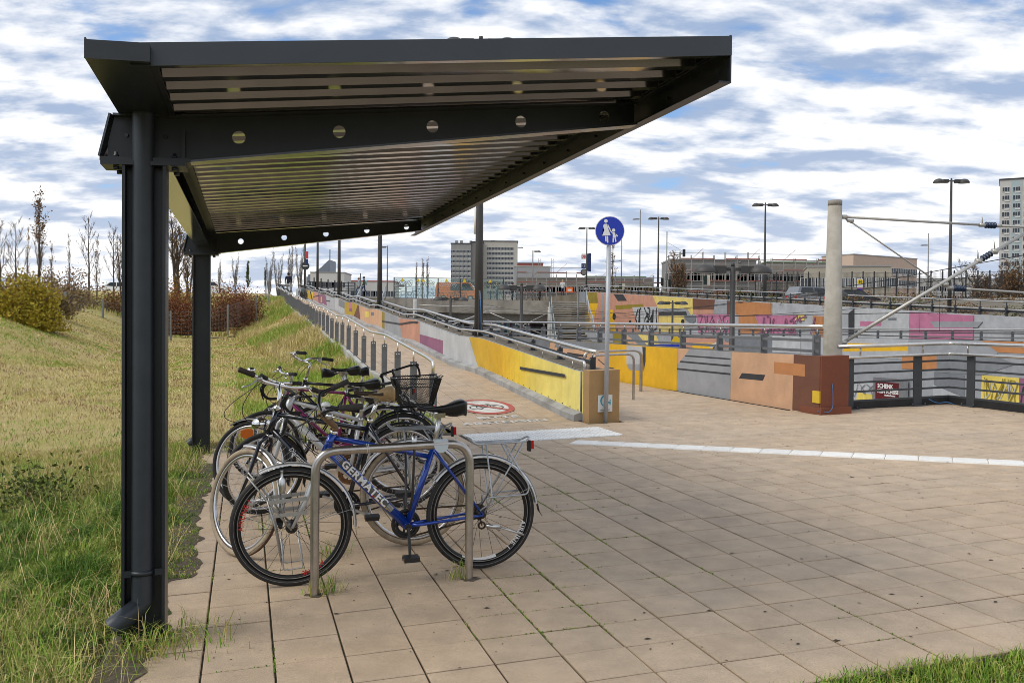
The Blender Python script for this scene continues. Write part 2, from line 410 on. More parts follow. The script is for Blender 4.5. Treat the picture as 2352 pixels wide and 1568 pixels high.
gb = grid_axis((-1200, -40, 290), (-40, -8, 4), (-8, -1.6, 0.8), (-1.6, -1.5, 0.1), (-1.5, 6.58, 0.6), (6.58, 6.62, 0.04), (6.62, 7.1, 0.24), (7.1, 7.14, 0.04), (7.14, 30, 0.8), (30, 60, 1.2), (60, 83.9, 1.6), (83.9, 84.1, 0.2), (84.1, 110, 5), (110, 200, 15), (200, 3000, 350))
gv, gf = [], []
for bj in gb:
    for ai in ga: gv.append(tuple(PZ(ai, bj, ground_z(ai, bj))))
na = len(ga)
for j in range(len(gb) - 1):
    for i in range(na - 1): gf.append((j * na + i, j * na + i + 1, (j + 1) * na + i + 1, (j + 1) * na + i))
def ground_material():
    m = bpy.data.materials.new('grass_ground'); m.use_nodes = True; nt = m.node_tree; N = nt.nodes; L = nt.links; b = N['Principled BSDF']; b.inputs['Roughness'].default_value = 0.95
    b.inputs['Specular IOR Level'].default_value = 0.15
    gp = N.new('ShaderNodeNewGeometry')
    def noise(s, d=6, r=0.6):
        n = N.new('ShaderNodeTexNoise'); n.inputs['Scale'].default_value = s; n.inputs['Detail'].default_value = d; n.inputs['Roughness'].default_value = r; L.new(gp.outputs['Position'], n.inputs['Vector']); return n.outputs['Fac']
    def mix(f, c0, c1, lo, hi):
        r = N.new('ShaderNodeMapRange'); L.new(f, r.inputs[0]); r.inputs[1].default_value = lo; r.inputs[2].default_value = hi
        x = N.new('ShaderNodeMix'); x.data_type = 'RGBA'; L.new(r.outputs[0], x.inputs[0])
        for i, c in ((6, c0), (7, c1)):
            if isinstance(c, tuple): x.inputs[i].default_value = c + (1,)
            else: L.new(c, x.inputs[i])
        return x.outputs[2]
    c = mix(noise(0.35), (0.46, 0.365, 0.17), (0.34, 0.31, 0.10), 0.42, 0.62)
    c = mix(noise(2.6, 8, 0.7), c, (0.17, 0.12, 0.055), 0.52, 0.76)
    c = mix(noise(30, 6, 0.75), c, (0.48, 0.38, 0.18), 0.48, 0.72)
    near = N.new('ShaderNodeVectorMath'); near.operation = 'LENGTH'; L.new(gp.outputs['Position'], near.inputs[0])
    dirt = mix(noise(4), (0.055, 0.05, 0.018), (0.10, 0.08, 0.045), 0.45, 0.65)
    r = N.new('ShaderNodeMapRange'); L.new(near.outputs['Value'], r.inputs[0]); r.inputs[1].default_value = 8.0; r.inputs[2].default_value = 12.5
    x = N.new('ShaderNodeMix'); x.data_type = 'RGBA'; L.new(r.outputs[0], x.inputs[0]); L.new(dirt, x.inputs[6]); L.new(c, x.inputs[7])
    L.new(x.outputs[2], b.inputs['Base Color'])
    bp = N.new('ShaderNodeBump'); bp.inputs['Strength'].default_value = 0.8; bp.inputs['Distance'].default_value = 0.05; L.new(noise(14, 8, 0.75), bp.inputs['Height']); L.new(bp.outputs[0], b.inputs['Normal'])
    return m
me = bpy.data.meshes.new('ground'); me.from_pydata(gv, [], gf); me.materials.append(ground_material()); me.materials.append(mat('street_dirt', (0.15, 0.125, 0.09), 0.95, 0, 0.3, 2, stain=(0.08, 0.07, 0.04), sscale=0.5)); me.polygons.foreach_set('use_smooth', [False] * len(gf)); me.polygons.foreach_set('material_index', [1 if (ga[k % (na - 1)] > 8.9 and gb[k // (na - 1)] > -8) or gb[k // (na - 1)] > 83.95 and ga[k % (na - 1)] > 3 else 0 for k in range(len(gf))]); me.update()
tag(obj('ground', me), kind='structure')

# ---- plaza paving --------------------------------------------------
def base_sheet(name, strips, m, label=None):
    mb = MB()
    for a0, a1, b0, b1, hf in strips:
        n = max(1, int((b1 - b0) / 0.5))
        for i in range(n):
            u0, u1 = b0 + (b1 - b0) * i / n, b0 + (b1 - b0) * (i + 1) / n
            mb.add([P(a0, u0, hf(u0)), P(a1, u0, hf(u0)), P(a1, u1, hf(u1)), P(a0, u1, hf(u1))], [(0, 1, 2, 3)])
    return single(name, mb, m, kind='structure')
flat = lambda b: -0.012
pavement = base_sheet('pavement', [(A0, 11.28, B0 - 0.02, 6.95, flat), (3.12, 11.28, 6.95, 7.1, flat), (5.53, 8.44, 7.1, 48, flat)], joint)
ramp = base_sheet('ramp', [(3.12, 5.06, 7.1, 83, lambda b: ramp_h(b) - 0.012)], joint)
tile_me = MB().bbox(0.0046, T - 0.0046, 0.0050, T - 0.0050, -0.03, 0, 0.004).mesh('paving_slab', paving)
VIEW = (RW, )
def project(p):
    d = RW @ np.array([p[0], p[1], p[2] - ZC]); return (CXP + FPX * d[0] / d[1], CYP - FPX * d[2] / d[1], d[1])
cells = []
def in_hole(a, b):
    ca, cb = a + T / 2, b + T / 2
    if 3.15 < ca < 5.06 and 5.72 < cb < 6.62: return True
    if ca > 4.05 and abs((ca - 5.52) * 0.669 + (cb - 4.12) * 0.744) < 0.02: return False
    return False
for i in range(int((11.28 - A0) / T)):
    for j in range(28):
        a, b = A0 + i * T, B0 + j * T
        if b > 6.4 and a < 2.9 or (j == 27 and a < 8.4): continue
        if in_hole(a, b): continue
        x, y, d = project(P(a + T / 2, b + T / 2)); vis = -80 < x < 2440 and y < 1640
        cells.append((d if vis else 999, a, b))
cells.sort()
joined = MB()
def tile_world(mb, a, b, hf, T1=T):
    j = random.uniform(-0.0018, 0.0018); sx, sy = random.uniform(-0.004, 0.004), random.uniform(-0.004, 0.004)
    mb.bbox(0.0050, T1 - 0.0050, 0.0058, T - 0.0058, -0.02, 0, 0.005, 0, lambda x, y, z: P(a + x, b + y, hf(b + y) + z + j + sx * (x - T / 2) + sy * (y - T / 2)))
for k, (d, a, b) in enumerate(cells):
    if k < 300:
        o = obj('paving_slab', tile_me, pavement); o.location = P(a, b, random.uniform(-0.0018, 0.0018)) ; o.rotation_euler = (GX * 0 + math.atan(0.00711) + random.uniform(-.004, .004), -math.atan(0.03067) + random.uniform(-.004, .004), YAW)
    else: tile_world(joined, a, b, lambda b_: 0.0)
for i in range(9):
    for j in range(46):
        a, b = 5.56 + i * T, B0 + 27 * T + j * T
        tile_world(joined, a, b, lambda b_: 0.0)
t = part('paving_slabs', joined, paving, pavement); t['kind'] = 'stuff'
rj = MB()
for j in range(230):
    b = B0 + 27 * T + j * T
    off = 0
    for i in range(6): tile_world(rj, 3.15 + i * T, b, ramp_h)
t = part('paving_slabs', rj, paving, ramp); t['kind'] = 'stuff'
# edge of the ramp, its foot strip
eb = MB()
for i in range(150):
    b0, b1 = 7.6 + i * 0.5, 8.1 + i * 0.5
    f = lambda x, y, z: P(x, y, ramp_h(y) + z)
    eb.box(3.02, 3.12, b0, b1, -0.35, 0.0 + 0.003, 0, f)
single('ramp_edge', eb, concrete_light, kind='structure')
# ---- tactile paving ------------------------------------------------
tact = mat('white_tactile_concrete', (0.80, 0.79, 0.76), 0.7, 0, 0.08, 12, 0.1, 90, stain=(0.60, 0.57, 0.52), sscale=3.0, obj_var=0.05)
def ribbed(w, l, n):
    mb = MB(); mb.bbox(0.003, w - 0.003, 0.003, l - 0.003, -0.02, 0, 0.003)
    for k in range(n):
        x = (k + 0.5) * w / n; mb.box(x - w / n * 0.30, x + w / n * 0.30, 0.012, l - 0.012, -0.002, 0.005, bottom=False)
    return mb
slab_a = ribbed(T, T, 6).mesh('tactile_slab', tact)
field = thing('tactile_field', 'white ribbed guidance field laid across the foot of the ramp', 'tactile paving', P(3.15, 5.74, 0.0), YAW)
tilt = (math.atan(0.00711), -math.atan(0.03067))
field.rotation_euler = (tilt[0], tilt[1], YAW)
for i in range(6):
    for j in range(3):
        o = obj('tactile_slab', slab_a, field); o.location = (i * T, j * 0.29 + 0.004, 0.002); o.scale = (1, 0.925, 1)
mb = MB()
for k in range(8): x = (k + 0.5) * 0.285 / 8; mb.box(0.012, T - 0.012, x - 0.010, x + 0.010, -0.002, 0.005, bottom=False)
mb.bbox(0.003, T - 0.003, 0.002, 0.283, -0.016, 0, 0.003)
slab_b = mb.mesh('tactile_slab', tact)
line = thing('tactile_line', 'white ribbed guidance line running from the field to the right edge', 'tactile paving', P(4.12, 5.28, 0.003))
ang = YAW + math.atan2(-0.669, 0.744)
line.rotation_euler = (0, 0, 0)
for k in range(22):
    o = obj('tactile_slab', slab_b, line); a_, b_ = k * T * 0.744, -k * T * 0.669
    o.location = P(4.12 + a_, 5.28 + b_, 0.007) - P(4.12, 5.28, 0.003)
    e = Vector((CA[0], CA[1], 0)) * 0.744 - Vector((CB[0], CB[1], 0)) * 0.669
    e.z = GX * e.x + GY * e.y; n = Vector((-GX, -GY, 1)).normalized(); e.normalize(); f = n.cross(e)
    o.rotation_euler = Matrix((e, f, n)).transposed().to_euler()
# ---- painted marking on the ramp ------------------------------------
markred = mat('red_road_paint', (0.42, 0.075, 0.055), 0.8, 0, 0.1, 10, stain=(0.28, 0.16, 0.12), sscale=5)
markwhite = mat('white_road_paint', (0.58, 0.56, 0.52), 0.8, 0, 0.08, 10, stain=(0.36, 0.32, 0.27), sscale=6)
markblack = mat('black_road_paint', (0.06, 0.055, 0.05), 0.8, 0, 0.1, 10)
sign_c = (4.08, 9.0); SA, SB = 0.44, 0.72
def on_ramp(a, b, h): return P(a, b, ramp_h(b) + h)
def ring(mb, r0, r1, h, mi, n=48):
    vs = []
    for i in range(n):
        t = 2 * math.pi * i / n
        for r in (r0, r1): vs.append(on_ramp(sign_c[0] + SA * r * math.cos(t), sign_c[1] + SB * r * math.sin(t), h))
    mb.add(vs, [(2 * i, 2 * i + 1, 2 * ((i + 1) % n) + 1, 2 * ((i + 1) % n)) for i in range(n)], mi)
marking = thing('no_cycling_marking', 'red ringed no cycling sign painted on the ramp paving', 'road marking', on_ramp(*sign_c, 0))
mb = MB(); ring(mb, 0.0001, 0.82, 0.006, 0); wpart('white_disc', mb, markwhite, marking)
mb = MB(); ring(mb, 0.80, 1.0, 0.008, 0); wpart('red_ring', mb, markred, marking)
mb = MB()
def strip(mb, p, q, w, h, mi=0):
    p, q = np.array(p), np.array(q); d = (q - p) / np.linalg.norm(q - p); n = np.array([-d[1], d[0]]) * w / 2
    vs = [on_ramp(sign_c[0] + SA * u[0], sign_c[1] + SB * u[1], h) for u in (p - n, q - n, q + n, p + n)]; mb.add(vs, [(0, 1, 2, 3)], mi)
strip(mb, (-0.60, 0.58), (0.60, -0.58), 0.15, 0.012); wpart('red_bar', mb, markred, marking)
mb = MB()
def mring(c, r0, r1, h):
    vs = []
    for i in range(20):
        t = 2 * math.pi * i / 20
        for r in (r0, r1): vs.append(on_ramp(sign_c[0] + SA * (c[0] + r * math.cos(t)), sign_c[1] + SB * (c[1] + r * math.sin(t)), h))
    mb.add(vs, [(2 * i, 2 * i + 1, 2 * ((i + 1) % 20) + 1, 2 * ((i + 1) % 20)) for i in range(20)])
mring((-0.36, -0.12), 0.20, 0.245, 0.010); mring((0.38, -0.12), 0.20, 0.245, 0.010)
for p, q in (((-0.36, -0.12), (-0.2, 0.2)), ((-0.2, 0.2), (0.2, 0.2)), ((0.2, 0.2), (0.38, -0.12)), ((-0.2, 0.2), (0.0, -0.12)), ((0.0, -0.12), (0.2, 0.2)), ((-0.36, -0.12), (0.0, -0.12)), ((0.16, 0.33), (0.3, 0.33)), ((-0.3, 0.3), (-0.12, 0.3))): strip(mb, p, q, 0.045, 0.010)
wpart('bicycle_symbol', mb, markblack, marking)
ex, ey = Vector((CA[0], CA[1], GX * CA[0] + GY * CA[1])), Vector((CB[0], CB[1], 0.0646 + GX * CB[0] + GY * CB[1]))
for body, b_, a_ in (('BITTE', 8.02, 4.02), ('ABSTEIGEN', 7.62, 4.02)):
    w = thing('marking_text', 'white painted word %s on the paving below the red ring' % body, 'road marking', on_ramp(a_, b_, 0.007))
    text_part(body, 0.235, markwhite, w, (0, 0, 0), ex, ey, 'lettering', bold=0.008, spacing=1.08)
    kids(w)[0].scale = (1, 1, 1)
# ---- trough floor, tracks -------------------------------------------
mb = MB()
f = lambda a, b, z: PZ(a, b, z)
mb.box(13.2, 20.4, -38, 83, -3.4, -2.9, 0, f); single('track_bed', mb, mat('ballast', (0.16, 0.14, 0.12), 0.95, 0, 0.4, 9, 0.8, 20), kind='structure')
mb = MB(); mb.box(8.97, 13.2, 7.2, 83, -3.3, -2.15, 0, f); single('platform', mb, concrete_light, kind='structure')
mb = MB(); mb.box(20.4, 26.5, -38, 83, -3.3, -2.15, 0, f); single('platform', mb, concrete_light, kind='structure')
for i, a_ in enumerate((14.6, 16.05, 17.6, 19.05)):
    mb = MB(); mb.box(a_, a_ + 0.07, -38, 83, -2.9, -2.74, 0, f)
    single('rail', mb, rust, kind='structure')
# ================================================================== WALLS AND THEIR MURALS
def paintmat(n, c): return mat('wall_paint_' + n, c, 0.78, 0, 0.10, 3.0, 0.35, 55, stain=tuple(x * 0.80 for x in c), sscale=1.3)
PC = {'lemon': (0.72, 0.56, 0.11), 'gold': (0.74, 0.42, 0.008), 'yellow': (0.66, 0.44, 0.03), 'white': (0.46, 0.47, 0.48), 'light': (0.40, 0.41, 0.43), 'grey': (0.20, 0.21, 0.225), 'mid': (0.30, 0.31, 0.33),
      'dark': (0.035, 0.036, 0.040), 'salmon': (0.52, 0.26, 0.175), 'peach': (0.58, 0.35, 0.21), 'orange': (0.48, 0.205, 0.075), 'brown': (0.15, 0.060, 0.034), 'red': (0.19, 0.058, 0.028),
      'olive': (0.26, 0.19, 0.012), 'mustard': (0.43, 0.29, 0.02), 'purple': (0.26, 0.10, 0.175), 'pink': (0.48, 0.17, 0.28), 'pale': (0.70, 0.54, 0.15), 'ochre': (0.40, 0.245, 0.105), 'black': (0.015, 0.015, 0.017), 'slate': (0.17, 0.18, 0.20)}
PM = {k: paintmat(k, c) for k, c in PC.items()}
def mural(parent, polys, place, thick=0.004, name='painted_patch'):
    for k, (c, pts) in enumerate(polys):
        mb = MB(); lift = thick + 0.009 + 0.0008 * k
        mb.prism(pts, lambda u, v: place(u, v, lift), lambda u, v: place(u, v, -0.02)); wpart(name, mb, PM[c], parent)
# ---- W1: low wall beside the ramp -----------------------------------
W1A, W1B = 5.08, 5.52
w1 = thing('ramp_wall', 'long low wall rising beside the ramp, painted yellow grey and purple', 'wall', P(W1A, 7.2, 0))
def w1p(a, b, h): return P(a, b, ramp_h(b) + h)
mb = MB(); nb = 152
for i in range(nb):
    b0, b1 = 7.28 + i * 0.5, 7.28 + (i + 1) * 0.5
    s0 = 0 if i else -0.0
    mb.add([w1p(W1A, b0, -0.2), w1p(W1A, b1, -0.2), w1p(W1A, b1, 0.70), w1p(W1A, b0, 0.70), w1p(W1B, b0, 0.70), w1p(W1B, b1, 0.70), P(W1B, b0, -0.2), P(W1B, b1, -0.2)],
           [(0, 3, 2, 1), (3, 4, 5, 2), (4, 6, 7, 5)])
wpart('wall_body', mb, PM['light'], w1)
mb = MB(); mb.box(W1A - 0.008, W1B + 0.008, 7.06, 7.30, -0.2, 0.728, 0, P); wpart('end_block', mb, PM['ochre'], w1)
def w1quad(c, bt0, bt1, bb0, bb1, t0=0.69, t1=None, v0=0.10, v1=None):
    "patch between left edge (bt0 top, bb0 bottom) and right edge"
    t1 = t0 if t1 is None else t1; v1 = v0 if v1 is None else v1
    mb = MB(); n = max(1, int(max(abs(bt1 - bt0), abs(bb1 - bb0)) / 0.5)); lift = w1quad.k; w1quad.k += 0.0006
    vs = []
    for i in range(n + 1):
        t = i / n; bt, bb = lerp(bt0, bt1, t), lerp(bb0, bb1, t)
        vs += [w1p(W1A - 0.004 - lift, bb, lerp(v0, v1, t)), w1p(W1A - 0.004 - lift, bt, lerp(t0, t1, t))]
    mb.add(vs, [(2 * i, 2 * i + 2, 2 * i + 3, 2 * i + 1) for i in range(n)]); wpart('painted_patch', mb, PM[c], w1)
w1quad.k = 0
fade = [(7.3, (0.84, 0.72, 0.22)), (9.3, (0.82, 0.66, 0.15)), (10.4, (0.75, 0.52, 0.04)), (11.6, (0.72, 0.41, 0.012)), (12.5, (0.64, 0.37, 0.014)), (14.1, (0.55, 0.34, 0.025))]
FN = 22
for k in range(FN):
    u0, u1 = lerp(7.3, 14.1, k / FN), lerp(7.3, 14.1, (k + 1) / FN); um = (u0 + u1) / 2
    for (p0, c0), (p1, c1) in zip(fade, fade[1:]):
        if p0 <= um <= p1: cc = tuple(lerp(x, y, (um - p0) / (p1 - p0)) for x, y in zip(c0, c1))
    PM['fade%d' % k] = paintmat('fade%d' % k, cc); bb = lambda u: u - 0.8 * max(0, (u - 11) / 3.1)
    w1quad('fade%d' % k, u0, u1, bb(u0), bb(u1), 0.70)
w1quad('white', 14.1, 19.8, 13.3, 19.8); w1quad('purple', 16.75, 19.79, 16.75, 19.79, 0.45, 0.36)
w1quad('salmon', 19.8, 23.4, 19.8, 22.6, 0.69); w1quad('mid', 23.4, 26.3, 22.6, 26.3); w1quad('olive', 26.3, 26.94, 26.3, 26.92)
w1quad('peach', 26.94, 33.66, 26.92, 33.1); w1quad('lemon', 30.4, 31.68, 30.4, 31.68, 0.60, 0.55, 0.38, 0.32); w1quad('slate', 28.97, 29.8, 28.97, 29.8, 0.57, 0.57, 0.44, 0.44)
w1quad('brown', 33.66, 35.0, 33.1, 36.0); w1quad('mustard', 34.0, 39.3, 35.5, 39.3); w1quad('pink', 36.1, 37.4, 36.1, 37.4, 0.69, 0.69, 0.42); w1quad('purple', 36.1, 37.4, 36.1, 37.4, 0.42, 0.42, 0.27)
w1quad('grey', 39.3, 42.2, 39.3, 42.2, 0.69, 0.69, 0.35); w1quad('white', 39.3, 42.2, 39.3, 42.2, 0.35); w1quad('white', 42.2, 44.3, 42.2, 44.1); w1quad('light', 44.3, 50.0, 44.1, 49.0)
w1quad('purple', 50.0, 56.0, 49.0, 55.4); w1quad('yellow', 52.6, 53.6, 52.6, 53.6, 0.55, 0.55, 0.2); w1quad('salmon', 56.0, 59.8, 55.4, 61.0); w1quad('yellow', 59.8, 67.4, 61.0, 67.4); w1quad('dark', 62.5, 63.6, 60.5, 61.6)
w1quad('dark', 8.01, 10.32, 8.01, 10.32, 0.60, 0.445, 0.55, 0.395); w1quad('dark', 19.93, 26.8, 20.2, 26.8, 0.69, 0.38, 0.62, 0.335); w1quad('dark', 47.0, 49.5, 47.0, 49.5, 0.5, 0.42, 0.44, 0.36); w1quad('dark', 55.0, 60.5, 55.0, 60.5, 0.62, 0.3, 0.55, 0.24)
# gravel and dirt along the crown
mb = MB()
for i in range(nb):
    b0, b1 = 7.34 + i * 0.5, 7.34 + (i + 1) * 0.5
    mb.add([w1p(W1A + 0.03, b0, 0.706), w1p(W1B - 0.02, b0, 0.706), w1p(W1B - 0.02, b1, 0.706), w1p(W1A + 0.03, b1, 0.706)], [(0, 1, 2, 3)])
wpart('crown', mb, mat('mossy_gravel', (0.20, 0.165, 0.12), 0.95, 0, 0.4, 12, 0.8, 60, stain=(0.10, 0.085, 0.05), sscale=3), w1)
# drainage pipe-like metal plinth strips along the foot (one per bay)
def kerb_piece(i):
    mb = MB(); b0 = 7.34 + i * 1.9; 
    for k in range(4):
        u0, u1 = b0 + k * 0.4725, b0 + (k + 1) * 0.4725
        f = lambda x, y, z: w1p(x, y, z)
        mb.add([f(4.95, u0, 0), f(4.95, u1, 0), f(4.95, u1, 0.085), f(4.95, u0, 0.085), f(5.0, u1, 0.105), f(5.0, u0, 0.105), f(5.075, u1, 0.125), f(5.075, u0, 0.125)], [(0, 3, 2, 1), (3, 5, 4, 2), (5, 7, 6, 4)])
        if k == 0: mb.add([f(4.95, u0, 0), f(4.95, u0, 0.085), f(5.0, u0, 0.105), f(5.075, u0, 0.125), f(5.075, u0, 0)], [(4, 3, 2, 1, 0)])
    return mb
kerbmat = mat('kerb_concrete', (0.33, 0.33, 0.325), 0.8, 0, 0.16, 5, 0.2, 60, stain=(0.17, 0.165, 0.155), sscale=2.0)
for i in range(37): wpart('kerb_piece', kerb_piece(i), kerbmat, w1)
boltmb = MB()
for i in range(110): 
    b = 7.5 + i * 0.33; p = w1p(5.066, b, 0.145); boltmb.box(p.x - .004, p.x + .012, p.y - .006, p.y + .006, p.z - .006, p.z + .006)
wpart('kerb_bolts', boltmb, darkgrey, w1)['kind'] = 'stuff'
# grey conduit down the end, sticker plate
mb = MB(); mb.tube([P(5.066, 7.36, 0.70), P(5.066, 7.36, 0.13)], 0.013, 8); wpart('conduit', mb, railgrey, w1)
plate = thing('club_sign', 'white square sign with turquoise letter swirl on the ochre end of the ramp wall', 'sign', P(5.325, 7.045, 0.265))
zv = lambda x, z, d=0.0: (Vector((CA[0], CA[1], GX * CA[0] + GY * CA[1])) * x + Vector((0, 0, 1)) * z - Vector((CB[0], CB[1], 0)) * d)
pw, ph = 0.215, 0.235
mb = MB(); mb.prism([(-pw / 2 - .02, -ph / 2), (pw / 2 - .02, -ph / 2), (pw / 2 - .02, ph / 2), (-pw / 2 - .02, ph / 2)], lambda u, v: zv(u, v, 0.004), lambda u, v: zv(u, v, -0.006)); part('plate', mb, whitepaint, plate)
teal = mat('turquoise_print', (0.02, 0.33, 0.45), 0.6)
mb = MB(); sw = []
for k in range(40):
    t = k / 39; an = R(40 + 300 * t); rr = 0.058 - 0.012 * t
    sw.append((-0.032 + 1.15 * rr * math.cos(an) * 0.95 + 0.01 * t, 0.032 + 1.15 * rr * math.sin(an) * 1.15, 0.018 * math.sin(math.pi * min(1, t * 1.2 + 0.08)) + 0.004))
for (x0, y0, w0), (x1, y1, w1_) in zip(sw, sw[1:]):
    d = Vector((x1 - x0, y1 - y0)).normalized(); n = Vector((-d.y, d.x))
    mb.add([zv(x0 - n.x * w0 / 2, y0 - n.y * w0 / 2, .0062), zv(x1 - n.x * w1_ / 2, y1 - n.y * w1_ / 2, .0062), zv(x1 + n.x * w1_ / 2, y1 + n.y * w1_ / 2, .0062), zv(x0 + n.x * w0 / 2, y0 + n.y * w0 / 2, .0062)], [(0, 1, 2, 3)])
for x0, x1, y0, y1 in ((0.02, 0.045, 0.0, 0.022), (0.046, 0.062, -0.025, 0.03), (0.046, 0.062, 0.037, 0.052)): mb.prism([(x0, y0), (x1, y0), (x1, y1), (x0, y1)], lambda u, v: zv(u, v, .0064), lambda u, v: zv(u, v, .004))
part('swirl_emblem', mb, teal, plate)
text_part('GRAFFITIVEREIN', 0.0215, mat('black_print', (0.02, 0.02, 0.02), 0.6), plate, zv(-0.02, -0.092, 0.006), zv(1, 0), (0, 0, 1), 'lettering', spacing=0.98)
# ---- W2: low wall between path and cutting ----------------------------
W2A, W2B = 8.45, 8.90
w2 = thing('parapet_wall', 'low parapet wall along the cutting, painted gold grey peach and brown', 'wall', P(W2A, 6.7, 0))
mb = MB(); mb.box(W2A, W2B, 6.72, 46, -3.2, 0.80, 0, P); wpart('wall_body', mb, PM['grey'], w2)
mb = MB(); mb.box(W2A - 0.006, W2B + 0.006, 6.52, 6.73, -0.1, 0.845, 0, P); wpart('end_block', mb, PM['red'], w2)
mb = MB(); mb.box(W2A - 0.03, W2B + 0.03, 6.48, 7.0, -0.1, 0.10, 0, P); wpart('plinth', mb, PM['red'], w2)
mb = MB(); mb.box(W2A + 0.01, W2B - 0.01, 6.74, 45.9, 0.79, 0.806, 0, P); wpart('crown', mb, mat('mossy_gravel', (0.2, 0.165, 0.12)), w2)
mural(w2, [('brown', [(7.2, 0.845), (6.55, 0.845), (6.55, 0.1), (6.99, 0.1), (6.99, 0.0), (7.23, 0.0)]), ('peach', [(9.02, 0.82), (7.2, 0.843), (7.22, 0.0), (9.05, 0.0)]), ('orange', [(7.73, 0.71), (6.91, 0.71), (6.91, 0.53), (7.72, 0.53)]),
           ('dark', [(8.68, 0.48), (7.97, 0.49), (8.04, 0.395), (8.77, 0.385)]), ('mid', [(10.54, 0.815), (9.02, 0.82), (9.05, 0.0), (11.04, 0.0), (11.03, 0.5)]), ('peach', [(11.04, 0.815), (10.54, 0.815), (11.03, 0.5)]),
           ('dark', [(10.7, 0.70), (9.05, 0.71), (9.05, 0.685), (10.72, 0.675)]), ('dark', [(10.9, 0.585), (9.05, 0.595), (9.05, 0.565), (10.92, 0.555)]), ('dark', [(11.03, 0.44), (9.05, 0.455), (9.05, 0.425), (11.03, 0.41)]),
           ('gold', [(12.5, 0.81), (11.04, 0.815), (11.04, 0.0), (12.5, -0.02)]), ('gold', [(14.4, 0.81), (12.5, 0.81), (12.5, -0.02), (14.8, -0.02)]), ('white', [(13.44, 0.80), (12.62, 0.80), (12.59, 0.44), (13.43, 0.40)]),
           ('mid', [(13.43, 0.40), (12.59, 0.44), (12.54, 0.30), (13.27, 0.28)]), ('dark', [(12.62, 0.80), (12.46, 0.80), (12.46, 0.5), (12.54, 0.30)]), ('peach', [(18.5, 0.805), (14.4, 0.805), (14.8, -0.02), (19, -0.02)]),
           ('grey', [(18.0, 0.805), (14.42, 0.805), (14.5, 0.6), (18.2, 0.62)]), ('dark', [(17.2, 0.52), (15.8, 0.5), (15.8, 0.44), (17.2, 0.45)]), ('slate', [(26, 0.80), (18.5, 0.80), (19, -0.02), (26, -0.02)]), ('pink', [(33, 0.80), (26.0, 0.80), (26, 0.2), (33, 0.2)]),
           ('yellow', [(6.70, 0.34), (6.535, 0.34), (6.535, 0.165), (6.70, 0.165)])], lambda u, v, d: P(W2A - d - 0.002, u, v))
# mossy foot line
# ---- MW: far low wall of the cutting -------------------------------------
mw = thing('platform_wall', 'long painted retaining wall standing behind the far platform in the cutting', 'wall', PZ(MW_A, 10, -3))
mb = MB(); mb.box(MW_A, MW_A + 0.4, -12, 72, -3.2, 1.20, 0, PZ); wpart('wall_body', mb, PM['mid'], mw)
mural(mw, [('light', [(33.75, 1.2), (24, 1.2), (24, 0.36), (33.7, 0.4)]), ('gold', [(30.15, 0.97), (26.76, 1.01), (26.27, 0.91), (26.26, 0.72), (30.56, 0.58)]), ('mid', [(26.27, 1.2), (22.4, 1.2), (21.65, 0.79), (21.84, 0.51), (26.25, 0.35)]),
           ('orange', [(22.4, 1.2), (18.5, 1.2), (18.5, 0.78), (21.65, 0.79)]), ('orange', [(26.62, 0.57), (24.67, 0.65), (24.65, 0.02), (26.61, -0.03)]), ('grey', [(24.67, 0.65), (21.84, 0.7), (20.89, 0.39), (22.37, -0.07), (24.8, -0.08), (24.65, 0.02)]),
           ('slate', [(24.8, -0.08), (23.2, -0.11), (23.18, -0.96), (24.78, -0.57)]), ('light', [(24.84, -0.58), (23.23, -0.96), (24.83, -1.06)]), ('lemon', [(22.37, -0.07), (20.69, -0.08), (20.67, -1.01), (22.4, -1.01)]), ('purple', [(20.69, -0.08), (19.2, -0.07), (19.2, -0.98), (20.67, -1.01)]),
           ('white', [(30.9, -0.7), (28.04, -0.75), (28.02, -1.51), (30.9, -1.6)]), ('lemon', [(29.4, -1.2), (28.06, -1.25), (28.04, -1.51), (29.5, -1.6)]),
           ('white', [(36.23, 1.2), (33.77, 1.2), (33.75, 0.4), (36.21, 0.38)]), ('slate', [(41.26, 1.16), (36.23, 1.2), (36.21, 0.41), (40.56, 0.31)]), ('salmon', [(45.93, 0.98), (42.07, 1.01), (40.57, 0.77), (40.57, 0.48), (45.91, 0.42)]),
           ('gold', [(44.92, 0.69), (42.12, 0.74), (42.12, 0.4), (44.91, 0.36)]), ('dark', [(49.3, 1.17), (42.43, 1.18), (42.07, 1.03), (49.14, 1.03)]), ('mid', [(50.06, 1.19), (49.3, 1.17), (45.93, 0.98), (45.91, 0.42), (49.43, 0.53)]),
           ('pale', [(52.99, 1.17), (50.06, 1.19), (49.43, 0.53), (51.47, 0.39)]), ('grey', [(54.91, 1.15), (52.99, 1.17), (51.31, 0.39), (52.8, 0.36)]), ('peach', [(55.36, 1.0), (54.91, 1.15), (52.63, 0.36), (54.0, 0.23)]), ('olive', [(57.34, 1.2), (55.82, 1.14), (54.0, 0.23), (57.31, 0.15)])],
      lambda u, v, d: PZ(MW_A - d, u, v))
